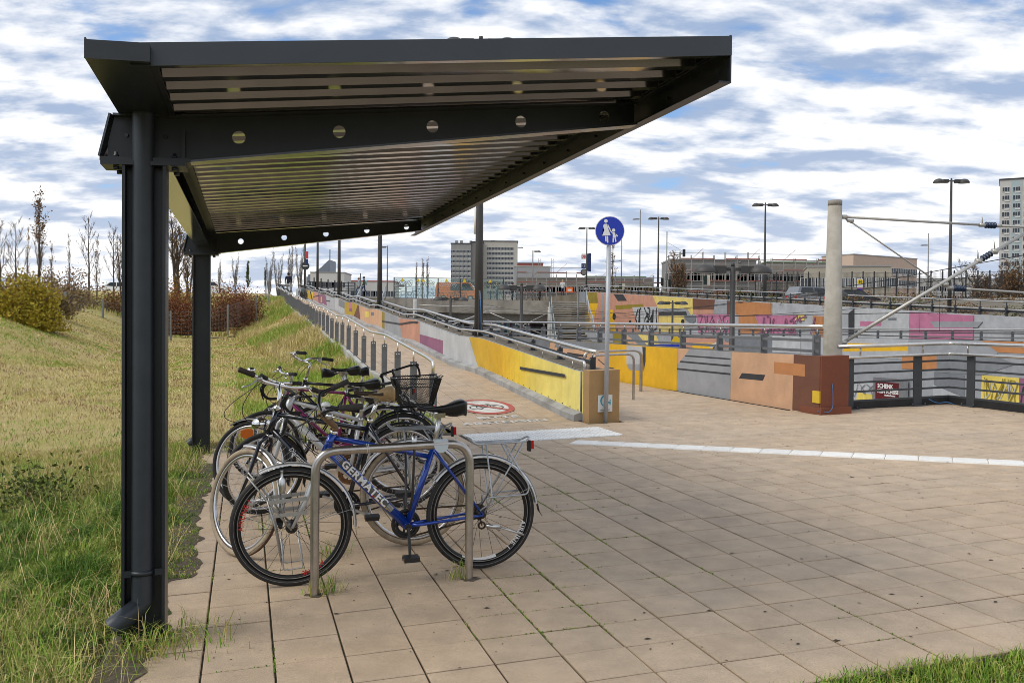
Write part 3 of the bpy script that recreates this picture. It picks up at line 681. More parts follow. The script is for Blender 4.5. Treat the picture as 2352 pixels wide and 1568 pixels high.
# ---- FW: high retaining wall ----------------------------------------------
fw = thing('retaining_wall', 'high mural wall climbing to the street, salmon yellow grey and pink', 'wall', PZ(FW_A, 10, 0))
mb = MB()
for i in range(44):
    b0, b1 = -12 + i * 2, -10 + i * 2
    b1 = min(b1, 76.1)
    if b0 >= b1: continue
    mb.add([PZ(FW_A, b0, -0.2), PZ(FW_A, b1, -0.2), PZ(FW_A, b1, fw_top(b1)), PZ(FW_A, b0, fw_top(b0)), PZ(FW_A + 0.4, b0, fw_top(b0)), PZ(FW_A + 0.4, b1, fw_top(b1))], [(0, 3, 2, 1), (3, 4, 5, 2)])
wpart('wall_body', mb, PM['light'], fw)
FWP = [('grey', [(76.0, 4.98), (74.49, 4.93), (74.4, 1.0), (76.0, 1.0)]), ('olive', [(74.49, 4.92), (71.62, 4.76), (71.27, 3.79), (74.45, 3.84)]), ('gold', [(74.45, 3.84), (71.27, 3.79), (72.23, 2.41), (72.21, 1.0), (74.4, 1.0)]),
  ('salmon', [(71.62, 4.76), (59.91, 4.1), (58.88, 3.11), (58.76, 1.0), (72.21, 1.0), (72.23, 2.41), (71.27, 3.79)]), ('mid', [(70.49, 4.70), (69.82, 4.66), (69.75, 1.2), (70.42, 1.2)]), ('dark', [(67.76, 4.5), (65.67, 4.40), (64.81, 3.82), (66.74, 3.86)]),
  ('olive', [(67.29, 3.5), (61.59, 3.5), (61.58, 3.16), (67.17, 3.15)]), ('white', [(63.76, 3.28), (58.98, 3.23), (58.76, 1.25), (62.13, 1.25)]), ('gold', [(69.1, 3.15), (67.84, 3.13), (67.13, 1.25), (69.07, 1.25)]),
  ('pale', [(59.91, 4.10), (53.31, 3.71), (53.18, 2.64), (53.48, 2.5), (54.11, 2.99), (58.88, 3.11)]), ('mid', [(58.88, 3.05), (54.11, 2.99), (53.48, 2.5), (58.78, 2.52)]), ('dark', [(58.82, 2.83), (54.26, 2.79), (54.1, 2.52), (58.78, 2.56)]),
  ('pale', [(58.78, 2.54), (54.54, 2.5), (54.52, 1.25), (58.76, 1.25)]), ('slate', [(54.54, 2.5), (52.75, 2.51), (52.86, 2.06), (53.46, 1.88), (54.53, 2.26)]), ('brown', [(53.31, 3.70), (50.12, 3.53), (50.1, 2.85), (53.26, 2.9)]),
  ('salmon', [(53.26, 2.9), (50.1, 2.85), (50.26, 2.56), (53.17, 2.59)]), ('mid', [(50.12, 3.53), (48.53, 3.43), (48.5, 2.54), (50.26, 2.56)]), ('brown', [(48.53, 3.43), (47.98, 3.39), (47.96, 2.53), (48.5, 2.54)]), ('orange', [(47.98, 3.39), (43.22, 3.13), (43.2, 2.43), (47.47, 2.53)]),
  ('pink', [(52.75, 2.57), (48.09, 2.52), (48.07, 1.25), (52.4, 1.25)]), ('orange', [(47.03, 2.52), (45.26, 2.52), (44.2, 1.25), (47.01, 1.25)]), ('pink', [(45.08, 2.45), (40.78, 2.39), (40.76, 1.25), (44.2, 1.25)]),
  ('dark', [(35.97, 2.44), (35.47, 2.69), (35.44, 1.16), (35.94, 1.16)]), ('white', [(35.47, 2.69), (31.41, 2.45), (31.42, 1.17), (35.44, 1.16)]), ('pink', [(35.01, 2.02), (33.38, 1.99), (33.38, 1.77), (35.01, 1.76)]), ('slate', [(32.88, 2.17), (32.29, 2.17), (32.29, 2.04), (32.88, 2.04)]),
  ('pink', [(31.41, 2.45), (27.43, 2.23), (27.44, 1.18), (31.42, 1.17)]), ('mid', [(30.03, 1.98), (26.93, 1.96), (27.21, 1.71), (29.74, 1.71)]), ('pale', [(40.78, 2.42), (39.89, 2.41), (39.89, 2.07), (40.77, 2.08)]), ('orange', [(39.09, 2.34), (38.16, 2.3), (38.14, 1.16), (39.06, 1.14)])]
for cb, cz, rx, rz in ((64.14, 2.07, 0.22, 0.15), (60.75, 2.08, 0.22, 0.15), (54.77, 2.08, 0.24, 0.17), (67.5, 2.55, 0.35, 0.28)): FWP.append(('black', [(cb + rx * math.cos(t * .5236), cz + rz * math.sin(t * .5236)) for t in range(12)]))
mural(fw, FWP, lambda u, v, d: PZ(FW_A - d, u, v), 0.012)
def scribble(parent, a, b0, b1, z0, z1, n, m, seed, w=0.05, fn=PZ):
    r = random.Random(seed); mb = MB()
    for k in range(n):
        bc = b0 + (b1 - b0) * (k + 0.5) / n; wd = abs(b1 - b0) / n * 0.62
        ctrl = [(bc + wd * r.uniform(-1, 1), lerp(z0, z1, r.uniform(0, 1))) for _ in range(r.choice((4, 5, 6)))]
        ctrl[0] = (bc - wd * r.uniform(.3, .9), lerp(z0, z1, r.choice((0.02, .98)))); ctrl[-1] = (bc + wd * r.uniform(.3, .9), lerp(z0, z1, r.choice((0.02, .98))))
        pts = []
        for i in range(len(ctrl) - 1):
            p0, p1, p2, p3 = ctrl[max(0, i - 1)], ctrl[i], ctrl[i + 1], ctrl[min(len(ctrl) - 1, i + 2)]
            for q in range(7):
                t = q / 7; pts.append(tuple(0.5 * (2 * p1[d] + (p2[d] - p0[d]) * t + (2 * p0[d] - 5 * p1[d] + 4 * p2[d] - p3[d]) * t * t + (3 * p1[d] - p0[d] - 3 * p2[d] + p3[d]) * t ** 3) for d in (0, 1)))
        pts.append(ctrl[-1])
        for e, ((u0, v0), (u1, v1)) in enumerate(zip(pts, pts[1:])):
            d = Vector((u1 - u0, v1 - v0))
            if d.length < 1e-4: continue
            d.normalize(); q = Vector((-d.y, d.x)) * w * (0.35 + 0.3 * abs(math.sin(e * 0.5 + k)))
            mb.add([fn(a, u0 - q.x, v0 - q.y), fn(a, u1 + d.x * w * .3 - q.x, v1 - q.y), fn(a, u1 + d.x * w * .3 + q.x, v1 + q.y), fn(a, u0 + q.x, v0 + q.y)], [(0, 1, 2, 3)])
    return wpart('graffiti', mb, m, parent)
scribble(fw, FW_A - 0.07, 63, 59, 3.2, 1.4, 7, PM['black'], 3, 0.10); scribble(fw, FW_A - 0.07, 52.4, 48.2, 2.5, 1.4, 6, PM['purple'], 5, 0.08); scribble(fw, FW_A - 0.07, 44.8, 38.6, 2.35, 1.3, 7, PM['purple'], 8, 0.08)
scribble(fw, FW_A - 0.075, 52, 48.4, 2.2, 1.35, 6, PM['white'], 15, 0.06)
scribble(mw, MW_A - 0.05, 22.3, 20.75, -0.12, -0.98, 5, PM['olive'], 4, 0.035); scribble(mw, MW_A - 0.05, 20.6, 19.3, -0.12, -0.95, 4, PM['dark'], 9, 0.04); scribble(mw, MW_A - 0.05, 30.7, 28.3, -0.8, -1.5, 5, PM['slate'], 6, 0.035)
scribble(mw, MW_A - 0.052, 22.3, 20.75, -0.2, -0.9, 4, PM['white'], 24, 0.03)

# ================================================================== RAILINGS
def stainless_rail(path, r, m=steel, n=10): mb = MB(); mb.tube(path, r, n); return mb
# left handrail of the ramp with its flat posts
hr = thing('ramp_handrail', 'stainless handrail on grey flat posts along the grassy edge of the ramp', 'handrail', P(3.13, 8.4, 0))
HA = 3.13
pts = [P(HA, 8.42, ramp_h(8.4) + 0.62), P(HA, 8.40, ramp_h(8.4) + 0.80)] + [P(HA, b, ramp_h(b) + 0.82) for b in np.arange(8.9, 78, 0.55)]
wpart('handrail_tube', stainless_rail(fillet(pts[:3], 0.12) + pts[3:], 0.0235, steel_bright), steel_bright, hr)
k = 0
for b in np.arange(8.4, 76, 1.625):
    hb = ramp_h(b)
    mb = MB(); f = lambda x, y, z: P(HA + x, b + y, hb + z)
    mb.box(-0.055, 0.055, -0.014, 0.014, -0.22, 0.62, 0, f); mb.box(-0.055, 0.055, 0.014, 0.020, 0.54, 0.63, 0, f); mb.box(-0.055, 0.055, -0.020, -0.014, 0.54, 0.63, 0, f)
    po = wpart('post', mb, railgrey, hr)
    mb = MB(); mb.tube([f(0, 0, 0.62), f(0, 0, 0.80)], 0.014, 6); wpart('stem', mb, steel_bright, hr)
    if b < 32:
        mb = MB()
        for dx in (-0.022, 0.022): mb.lathe([(0.013, 0.0), (0.012, 0.005), (0.006, 0.009), (0, 0.010)], (0, 0, 0), 8); q = f(dx, -0.020, 0.585); v0 = len(mb.v) - 32; mb.v[v0:] = [(q.x + p[0], q.y - p[2], q.z + p[1]) for p in mb.v[v0:]]
        wpart('bolt', mb, steel_bright, hr)
# W1 guard rail: two stainless tubes on dark brackets
gr1 = thing('ramp_guard_rail', 'two stainless tubes on dark brackets along the crown of the ramp wall', 'guard rail', P(5.3, 7.5, 0.7))
pts = [P(5.34, b, ramp_h(b) + 0.965) for b in np.arange(7.45, 78, 0.55)]
wpart('top_tube', stainless_rail(pts, 0.030, steel_bright), steel_bright, gr1)
pts = [P(5.14, 7.42, ramp_h(7.42) + 0.70), P(5.14, 7.42, ramp_h(7.4) + 0.835)] + [P(5.14, b, ramp_h(b) + 0.835) for b in np.arange(7.6, 78, 0.55)]
wpart('lower_tube', stainless_rail(fillet(pts[:3], 0.1) + pts[3:], 0.022, steel_bright), steel_bright, gr1)
mb = MB(); pts = [P(5.27, b, ramp_h(b) + 0.815) for b in np.arange(7.5, 78, 0.55)]
for p, q in zip(pts, pts[1:]): mb.bar(p, q, 0.03, 0.06)
wpart('flat_bar', mb, darkgrey, gr1)
for b in np.arange(7.62, 77, 1.43):
    mb = MB(); f = lambda x, y, z: P(5.34 + x, b + y, ramp_h(b) + z)
    mb.box(-0.035, 0.035, -0.035, 0.035, 0.70, 0.885, 0, f); mb.box(-0.06, 0.06, -0.06, 0.06, 0.70, 0.715, 0, f)
    pp = wpart('bracket', mb, darkgrey, gr1)
    mb = MB(); mb.tube([f(0, 0, 0.885), f(0, 0, 0.945)], 0.012, 6); mb.tube([f(-0.036, -0.02, 0.86), f(-0.042, -0.02, 0.86)], 0.012, 6); mb.tube([f(-0.036, 0.02, 0.86), f(-0.042, 0.02, 0.86)], 0.012, 6)
    mb.tube([f(-0.2, 0.3, 0.70), f(-0.2, 0.3, 0.83)], 0.008, 5)
    wpart('stem', mb, steel, gr1)
cable = MB(); cable.tube(fillet([P(5.36, 7.45, 0.86), P(5.40, 7.36, 0.80), P(5.46, 7.30, 0.745), P(5.50, 7.22, 0.74)], 0.05), 0.007, 6); wpart('cable', cable, blackplastic, gr1)
# W2 guard rail
def guard_rail(a, b0, b1, fn, hbase, htop, label, step=1.43, rr=0.030, bars=(0.10, 0.26), post=0.34, first=0.0, name='guard_rail'):
    g = thing(name, label, 'guard rail', fn(a, b0, hbase))
    n = 60; wpart('top_tube', stainless_rail([fn(a, b0 + (b1 - b0) * i / n, htop) for i in range(n + 1)], rr, steel_bright), steel_bright, g)
    for hb in bars:
        mb = MB()
        mb.bar(fn(a - 0.055, b0 + 0.03, hbase + hb), fn(a - 0.055, b1, hbase + hb), 0.02, 0.045)
        wpart('flat_bar', mb, railgrey, g)
    for b in np.arange(b0 + first, b1, step):
        mb = MB(); f = lambda x, y, z: fn(a + x, b + y, z)
        mb.box(-0.04, 0.04, -0.03, 0.03, hbase, hbase + post, 0, f); mb.box(-0.075, 0.075, -0.06, 0.06, hbase, hbase + 0.014, 0, f); mb.box(-0.085, -0.045, -0.035, 0.0, hbase + 0.02, hbase + post - 0.01, 0, f); wpart('post', mb, railgrey, g)
        mb = MB(); mb.tube([f(0, 0, hbase + post), f(0, 0, htop - rr * .8)], 0.012, 6); mb.tube([f(-0.041, 0.0, hbase + post - .03), f(-0.05, 0.0, hbase + post - .03)], 0.013, 6); wpart('stem', mb, steel, g)
    return g
gr2 = guard_rail(8.66, 6.78, 45, P, 0.80, 1.265, 'stainless and grey guard rail on the gold and peach parapet wall', first=0.16)
gr3 = guard_rail(MW_A + 0.15, -6, 70, PZ, 1.20, 1.62, 'guard rail on the far platform wall across the cutting', rr=0.025, bars=(0.12, 0.28), post=0.33)
gr4 = thing('guard_rail', 'sloping guard rail on top of the high mural wall', 'guard rail', PZ(FW_A + 0.2, 20, 0))
for dh, rr, m_ in ((0.62, 0.03, steel_bright), (0.28, 0.028, steel_bright)):
    wpart('tube', stainless_rail([PZ(FW_A + 0.2, b, fw_top(b) + dh) for b in np.arange(-8, 76.1, 2)], rr), m_, gr4)
mb = MB(); pts = [PZ(FW_A + 0.26, b, fw_top(b) + 0.2) for b in np.arange(-8, 76.1, 2)]
for p, q in zip(pts, pts[1:]): mb.bar(p, q, 0.03, 0.08)
wpart('flat_bar', mb, darkgrey, gr4)
for b in np.arange(-7, 75.8, 1.43):
    mb = MB(); f = lambda x, y, z: PZ(FW_A + 0.2 + x, b + y, fw_top(b) + z)
    mb.box(-0.05, 0.05, -0.04, 0.04, 0, 0.36, 0, f); mb.box(-0.015, 0.015, -0.015, 0.015, 0.36, 0.62, 0, f); wpart('post', mb, darkgrey, gr4)
# near railing at the plaza edge
nr = thing('plaza_railing', 'dark railing with two stainless handrails turning the corner of the plaza', 'railing', P(9.25, 6.95, 0))
NB, NA = 6.93, 11.06
def nrp(s, h, o=0.0):
    "run along the railing: first along a, then back along b"
    L1 = NA - 8.95
    if s < L1: return P(8.95 + s, NB - o, h)
    return P(NA - o, NB - (s - L1), h)
L1 = NA - 8.95; TOT = L1 + 14
def runpts(h, s0, o=0.0): return [nrp(s0, h, o), nrp(L1 - o - 0.001, h, o)] + [nrp(L1 + o, h, o), nrp(TOT, h, o)]
def railpath(h, s0, o): return fillet([P(8.95 + s0, NB - o, h), P(NA - o, NB - o, h), P(NA - o, NB - 14, h)], 0.12, 4)
wpart('top_rail', stainless_rail(railpath(0.955, 0.02, 0.06), 0.029), steel_bright, nr)
wpart('lower_rail', stainless_rail(fillet([P(9.10, NB - 0.06, 0.63), P(9.10, NB - 0.06, 0.79), P(NA - 0.06, NB - 0.06, 0.79), P(NA - 0.06, NB - 14, 0.79)], 0.09, 5), 0.026), steel_bright, nr)
for s in (0.42, 1.55, 2.55, 4.0, 5.4, 6.9): 
    mb = MB(); mb.tube([nrp(s, 0.81, 0.06), nrp(s, 0.93, 0.06)], 0.014, 8); wpart('stem', mb, steel, nr)
for h in (0.685, 0.545, 0.405, 0.265, 0.125):
    mb = MB(); q = [P(8.9, NB, h), P(NA, NB, h), P(NA, NB - 14, h)]
    for p0, p1 in zip(q, q[1:]): mb.bar(p0, p1, 0.018, 0.03)
    wpart('bar', mb, mat('post_grey', (0.055, 0.060, 0.066), 0.5, 0.1, 0.12, 20), nr)
mb = MB(); q = [P(8.92, NB + 0.05, 0.04), P(NA + 0.05, NB + 0.05, 0.04), P(NA + 0.05, NB - 14, 0.04)]
for p0, p1 in zip(q, q[1:]): mb.bar(p0, p1, 0.12, 0.14)
wpart('edge_beam', mb, mat('black_steel', (0.02, 0.021, 0.023), 0.6, 0.2, 0.3, 9), nr)
for s in (0.28, 1.52, 2.56, 3.9, 5.3, 6.7, 8.1):
    mb = MB()
    for ds in (-0.045, 0.030): 
        p0, p1 = nrp(s + ds, 0, 0.0), nrp(s + ds, 0.80, 0.0); mb.bar(p0, p1, 0.022, 0.075, upv=(nrp(s + .01, 0) - nrp(s, 0)))
    mb.bar(nrp(s - 0.15, 0.008, 0.0), nrp(s + 0.12, 0.008, 0.0), 0.16, 0.016)
    for ds, o in ((-0.13, 0.05), (0.10, 0.05)): mb.tube([nrp(s + ds, 0.01, o), nrp(s + ds, 0.045, o)], 0.012, 6)
    wpart('post', mb, mat('post_grey', (0.055, 0.060, 0.066), 0.5, 0.1, 0.12, 20), nr)
cb = MB(); cb.tube(fillet([P(8.62, 6.51, 0.44), P(8.62, 6.49, 0.30), P(8.60, 6.46, 0.10), P(8.52, 6.44, 0.035), P(8.40, 6.55, 0.05)], 0.08), 0.0055, 6)
single('earth_cable', cb, mat('blue_cable', (0.04, 0.14, 0.33), 0.5), 'blue earthing cable hanging down the brown end of the parapet wall', 'cable', loc=P(8.62, 6.5, 0.05))
cb = MB(); cb.tube(fillet([P(10.62, 6.86, 0.10), P(10.75, 6.83, 0.03), P(10.92, 6.80, 0.05), P(10.98, 6.72, 0.01)], 0.08), 0.007, 6)
single('earth_cable', cb, MATS['blue_cable'], 'short blue earthing cable lying at the railing corner', 'cable', loc=P(10.9, 6.8, 0.05))
# ================================================================== BICYCLE SHELTER
sh = thing('bicycle_shelter', 'anthracite steel bicycle shelter with corrugated cantilever roof on two posts', 'shelter', P(0, 0, 0))
def sp(name, mb, m=anthracite, parent=None, label=None): return wpart(name, mb, m, parent or sh, label)
EB0, EB1 = -0.95, 7.18
def roof_h(a): return 2.545 + 0.078 * (a - 0.14)
for bpost, da in ((0.0, 0.0), (6.33, -0.018)):
    mb = MB(); f = lambda x, y, z: P(da + x, bpost + y, z)
    for s in (-1, 1): mb.box(s * 0.09 - 0.007, s * 0.09 + 0.007, -0.09, 0.09, -0.15, 2.285, 0, f)
    mb.box(-0.083, 0.083, -0.005, 0.005, -0.15, 2.285, 0, f)
    sp('post', mb)
    mb = MB(); mb.box(-0.19, 0.185, -0.10, 0.10, 2.285, 2.305, 0, f); mb.box(-0.195, 0.205, -0.085, 0.085, 2.306, 2.324, 0, f); sp('head_plate', mb)
    # beam web with round holes
    mb = MB(); tk = 0.005
    def wb(a): return 2.322 if a < 0.2 else 2.322 + (a - 0.2) * 0.1165
    def wt_(a): return 2.530 if a < 0.12 else 2.530 + (a - 0.12) * 0.073
    holes = [0.43, 0.922, 1.407, 1.894, 2.378]; hr_ = 0.032; xs = [-0.165]; 
    segs = []; prev = -0.17
    for hc in holes:
        segs.append(('q', prev, hc - 0.09)); segs.append(('h', hc - 0.09, hc + 0.09, hc)); prev = hc + 0.09
    segs.append(('q', prev, 2.56))
    for sgn in (-1, 1):
        for sg in segs:
            if sg[0] == 'q':
                ks = [sg[1]] + [v for v in (0.12, 0.2) if sg[1] < v < sg[2]] + [sg[2]]
                for a0, a1 in zip(ks, ks[1:]):
                    dl = 0.0
                    mb.add([f(a0, sgn * tk, wb(a0)), f(a1, sgn * tk, wb(a1)), f(a1, sgn * tk, wt_(a1)), f(a0, sgn * tk, wt_(a0))], [(0, 1, 2, 3) if sgn < 0 else (3, 2, 1, 0)])
            else:
                _, a0, a1, hc = sg; zc0 = wb(hc) + (wt_(hc) - wb(hc)) * 0.49; n = 24; vs = []
                rr = min(hr_, (wt_(hc) - wb(hc)) * 0.36)
                for i in range(n):
                    an = 2 * math.pi * i / n + math.pi / 4; c_, s_ = math.cos(an), math.sin(an); k_ = 1 / max(abs(c_), abs(s_))
                    ua = hc + 0.09 * c_ * k_; vz = s_ * k_
                    zz = zc0 + (wt_(ua) - zc0) * vz if vz > 0 else zc0 + (zc0 - wb(ua)) * vz
                    vs += [f(hc + rr * c_, sgn * tk, zc0 + rr * s_), f(ua, sgn * tk, zz)]
                mb.add(vs, [((2 * i, 2 * i + 1, 2 * ((i + 1) % n) + 1, 2 * ((i + 1) % n)) if sgn > 0 else (2 * ((i + 1) % n), 2 * ((i + 1) % n) + 1, 2 * i + 1, 2 * i)) for i in range(n)])
                if sgn > 0: mb.add([f(hc + rr * math.cos(6.2832 * i / n), s2 * tk, zc0 + rr * math.sin(6.2832 * i / n)) for i in range(n) for s2 in (-1, 1)], [(2 * i, 2 * ((i + 1) % n), 2 * ((i + 1) % n) + 1, 2 * i + 1) for i in range(n)], 0, True)
    bm_ = sp('beam', mb)
    mb = MB(); ft = 0.006; fw2 = 0.05
    for (a0, z0), (a1, z1) in (((0.2, 2.3165), (2.56, 2.594)), ((-0.143, 2.531), (0.12, 2.531)), ((0.12, 2.531), (2.56, 2.709)), ((-0.19, 2.328), (-0.143, 2.531))):
        p0, p1 = f(a0, 0, z0), f(a1, 0, z1); mb.bar(p0, p1, 2 * fw2, 0.010, upv=(0, 0, 1) if abs(a1 - a0) > 0.1 else (1, 0, 0))
    sp('flange', mb, mat('anthracite_gloss', (0.024, 0.028, 0.033), 0.22, 0.0, 0.1, 6, coat=0.6), bm_)
    for s in (-1, 1):
        mb = MB(); mb.box(0.168, 0.180, s * 0.047 if s < 0 else 0.006, -0.006 if s < 0 else 0.047, 2.325, 2.47, 0, f); sp('stiffener', mb, anthracite, bm_)
    for a_ in (-0.125, 0.135):
        for s in (-1, 1):
            mb = MB(); mb.lathe([(0.014, 0), (0.014, 0.012), (0.009, 0.013), (0.009, 0.024)], (0, 0, 0), 6); mb.lathe([(0.015, -0.060), (0.015, -0.042)], (0, 0, 0), 6); q = f(a_, s * 0.066, 2.324); mb.v = [(q.x + p[0], q.y + p[1], q.z + p[2]) for p in mb.v]; sp('bolt', mb, anthracite, bm_)
    for a_ in (-0.088, 0.088):
        mb = MB(); mb.lathe([(0.011, 0), (0.011, 0.007)], (0, 0, 0), 6, axis='y'); q = f(a_, -0.013, 2.44); mb.v = [(q.x + p[0], q.y + p[1], q.z + p[2]) for p in mb.v]; sp('bolt', mb, anthracite, bm_)
    # downpipe in the hollow of the post
    sd_ = -1 if bpost < 1 else 1
    pp = [f(-0.007, sd_ * 0.068, 2.54), f(-0.007, sd_ * 0.068, 0.195), f(-0.135, sd_ * 0.105, 0.098)]
    mb = MB(); mb.tube([pp[0], pp[0].lerp(pp[1], .5), pp[1]], 0.049, 18, cap=False); mb.tube([pp[1] + Vector((0, 0, .0)), pp[1] + Vector((0, 0, -0.002)), pp[2]], [0.0488, 0.0488, 0.051], 18, cap=False)
    mb.tube([pp[1], pp[2]], 0.045, 12, cap=False, smooth=True)
    dp = sp('downpipe', mb, mat('pipe_paint', (0.030, 0.037, 0.046), 0.42, 0.1, 0.15, 9, 0.12, 220))
    mb = MB(); mb.torus(f(-0.007, sd_ * 0.068, 0.345), 0.052, 0.006, (0, 0, 1), 20, 6, ry=0.013)
    for s in (-1, 1): mb.box(s * 0.072 - 0.02, s * 0.072 + 0.02, min(sd_ * .098, sd_ * .088), max(sd_ * .098, sd_ * .088), 0.33, 0.36, 0, f)
    cl = sp('pipe_clamp', mb, anthracite, dp)
# longitudinal tie between the posts
mb = MB(); mb.box(-0.088, 0.066, 0.06, 6.27, 2.39, 2.398, 0, P); mb.box(-0.088, -0.08, 0.06, 6.27, 2.398, 2.527, 0, P); mb.box(-0.08, 0.066, 0.06, 6.27, 2.519, 2.527, 0, P); sp('tie_beam', mb, sheetpaint)
# gutter
gm = MB(); f = lambda x, y, z: P(x, y, z)
def gprof(z): return z
EBG = EB0 - 0.05
gm.box(-0.112, 0.105, EBG, EB1, 2.535, 2.541, 0, f); gm.box(-0.118, -0.112, EBG, EB1, 2.537, 2.612, 0, f); gm.box(0.105, 0.111, EBG, EB1, 2.537, 2.600, 0, f); gm.box(-0.118, 0.111, EBG - 0.004, EBG, 2.533, 2.604, 0, f); gm.box(-0.118, 0.111, EB1, EB1 + .004, 2.537, 2.606, 0, f)
gm.box(0.111, 0.135, EB0 + .01, EB1, 2.533, 2.538, 0, f)
sp('gutter', gm)
# corrugated sheet, one period after another (ribs run down the slope)
mb = MB(); per = 0.207; n = int((EB1 - EB0 - 0.02) / per); b = EB0 + 0.012
prof = []
for k in range(n + 1):
    for db, dh in ((0.0, 0.0), (0.070, 0.0), (0.110, 0.042), (0.165, 0.042)): prof.append((b + k * per + db, dh))
prof = [q for q in prof if q[0] < EB1 - 0.01]
A_0, A_1 = 0.10, 2.60
for (b0, h0), (b1, h1) in zip(prof, prof[1:]):
    mb.add([P(A_0, b0, roof_h(A_0) + h0), P(A_1, b0, roof_h(A_1) + h0), P(A_1, b1, roof_h(A_1) + h1), P(A_0, b1, roof_h(A_0) + h1)], [(0, 3, 2, 1)])
    mb.add([P(A_0, b0, roof_h(A_0) + h0 + .004), P(A_1, b0, roof_h(A_1) + h0 + .004), P(A_1, b1, roof_h(A_1) + h1 + .004), P(A_0, b1, roof_h(A_0) + h1 + .004)], [(0, 1, 2, 3)])
rs_ = sp('roof_sheet', mb, sheetpaint)
# verge flashings
for bb, s in ((EB0, -1), (EB1, 1)):
    mb = MB(); y0, y1 = (bb - 0.006, bb) if s < 0 else (bb, bb + 0.006)
    a0, a1 = 0.035, 2.625
    vs = []
    for a_ in (a0, a1):
        for y in (y0, y1):
            for dz in (-0.012, 0.078): vs.append(P(a_, y, roof_h(a_) + dz))
    mb.add(vs, [(0, 4, 5, 1), (2, 3, 7, 6), (1, 5, 7, 3), (0, 2, 6, 4), (4, 6, 7, 5), (0, 1, 3, 2)])
    yi = bb + 0.09 * (-s)
    mb.add([P(a0, min(bb, yi), roof_h(a0) + 0.076), P(a1, min(bb, yi), roof_h(a1) + 0.076), P(a1, max(bb, yi), roof_h(a1) + 0.073), P(a0, max(bb, yi), roof_h(a0) + 0.073)], [(0, 1, 2, 3), (3, 2, 1, 0)])
    sp('verge_flashing', mb, mat('flashing_paint', (0.040, 0.047, 0.055), 0.4, 0.1, 0.1, 4, 0.05, 300))
# high edge: channel below, angle above
mb = MB()
mb.box(2.618, 2.626, EB0 - .002, EB1, 2.600, 2.734, 0, P); mb.box(2.563, 2.618, EB0 - .002, EB1, 2.600, 2.608, 0, P); mb.box(2.563, 2.618, EB0 - .002, EB1, 2.726, 2.734, 0, P); sp('edge_channel', mb)
mb = MB(); mb.box(2.618, 2.625, EB0 - .002, EB1, 2.737, 2.822, 0, P); mb.box(2.555, 2.618, EB0 + .01, EB1, 2.737, 2.743, 0, P); sp('edge_angle', mb)
mb = MB()
for k in range(16):
    b = EB0 + 0.1 + k * 0.52; mb.box(2.604, 2.618, b, b + 0.014, 2.668, 2.682, 0, P)
sp('edge_bolts', mb, anthracite)['kind'] = 'stuff'
# ------------------------------------------------------------------ hoops
def hoop(name, label, w, h, r, group, loc, rotz, ga=0.03067):
    t = thing(name, label, 'bicycle stand', loc, rotz, group)
    pts = fillet([(0, 0, -0.06), (0, 0, h), (w, 0, h + ga * w), (w, 0, -0.06)], 0.13, 8)
    part('tube', MB().tube(pts, r, 14, cap=False), steel, t); return t
h0 = hoop('bicycle_stand', 'stainless hoop in front of the blue bicycle, nearest of the bicycle stands', 0.885, 0.80, 0.0245, 'stainless hoops under the shelter', P(0.84, 0.41, 0), YAW)
stick = MB(); q = []
for i in range(13): an = math.pi + math.pi * i / 12; q.append((0.71 + 0.042 * math.cos(an), 0.826 + 0.045 * math.sin(an) - 0.004))
stick.prism(q, lambda u, v: Vector((u, -0.0262, v)), lambda u, v: Vector((u, -0.0245, v)))
stick.prism([(0.668, 0.822), (0.752, 0.822), (0.752, 0.847), (0.668, 0.847)], lambda u, v: Vector((u, -0.020, v)), lambda u, v: Vector((u, 0.018, v + .004)))
part('sticker', stick, mat('pale_sticker', (0.55, 0.62, 0.66), 0.5), h0)
tie = MB(); tie.torus((0.285, 0, 0.809), 0.027, 0.0018, (1, 0, 0.03), 18, 5); tie.torus((0.295, 0, 0.809), 0.027, 0.0018, (1, 0, 0.03), 18, 5); part('cable_tie', tie, mat('white_plastic', (0.7, 0.7, 0.68), 0.4), h0)
for k, (b, lab) in enumerate(((1.63, 'stainless hoop beside the bicycle with the brown saddle'), (2.85, 'stainless hoop between the silver bicycle and the one with the basket'), (4.07, 'stainless hoop beside the purple bicycle, mostly hidden'), (5.29, 'stainless hoop at the grassy far end of the bicycle row'))):
    c = h0.copy(); C.objects.link(c); c.location = P(0.80 + 0.0 * k, b, 0); c['label'] = lab
    ch = kids(h0)[0].copy(); C.objects.link(ch); ch.parent = c
soil = mat('dark_soil', (0.085, 0.065, 0.042), 0.95, 0, 0.4, 20)
for b in (0.41,):
    for a_ in (0.84, 1.725):
        mb = MB(); n = 14; vs = [P(a_ + 0.065 * math.cos(6.283 * i / n) * random.uniform(.5, 1.3), b + 0.050 * math.sin(6.283 * i / n) * random.uniform(.5, 1.3), 0.0035) for i in range(n)]
        mb.add(vs, [tuple(range(n))]); single('soil_patch', mb, soil, kind='stuff')
hp = hoop('bicycle_stand', 'tall stainless hoop on the path, nearer of the pair beside the gold wall', 0.78, 0.80, 0.021, 'hoops on the path behind the sign', P(6.20, 9.82, 0), YAW)
hp2 = copy_tree(hp); hp2.location = P(6.62, 11.28, 0); hp2['label'] = 'tall stainless hoop on the path, farther of the pair beside the gold wall'; hp2.scale = (1.5, 1, 1)
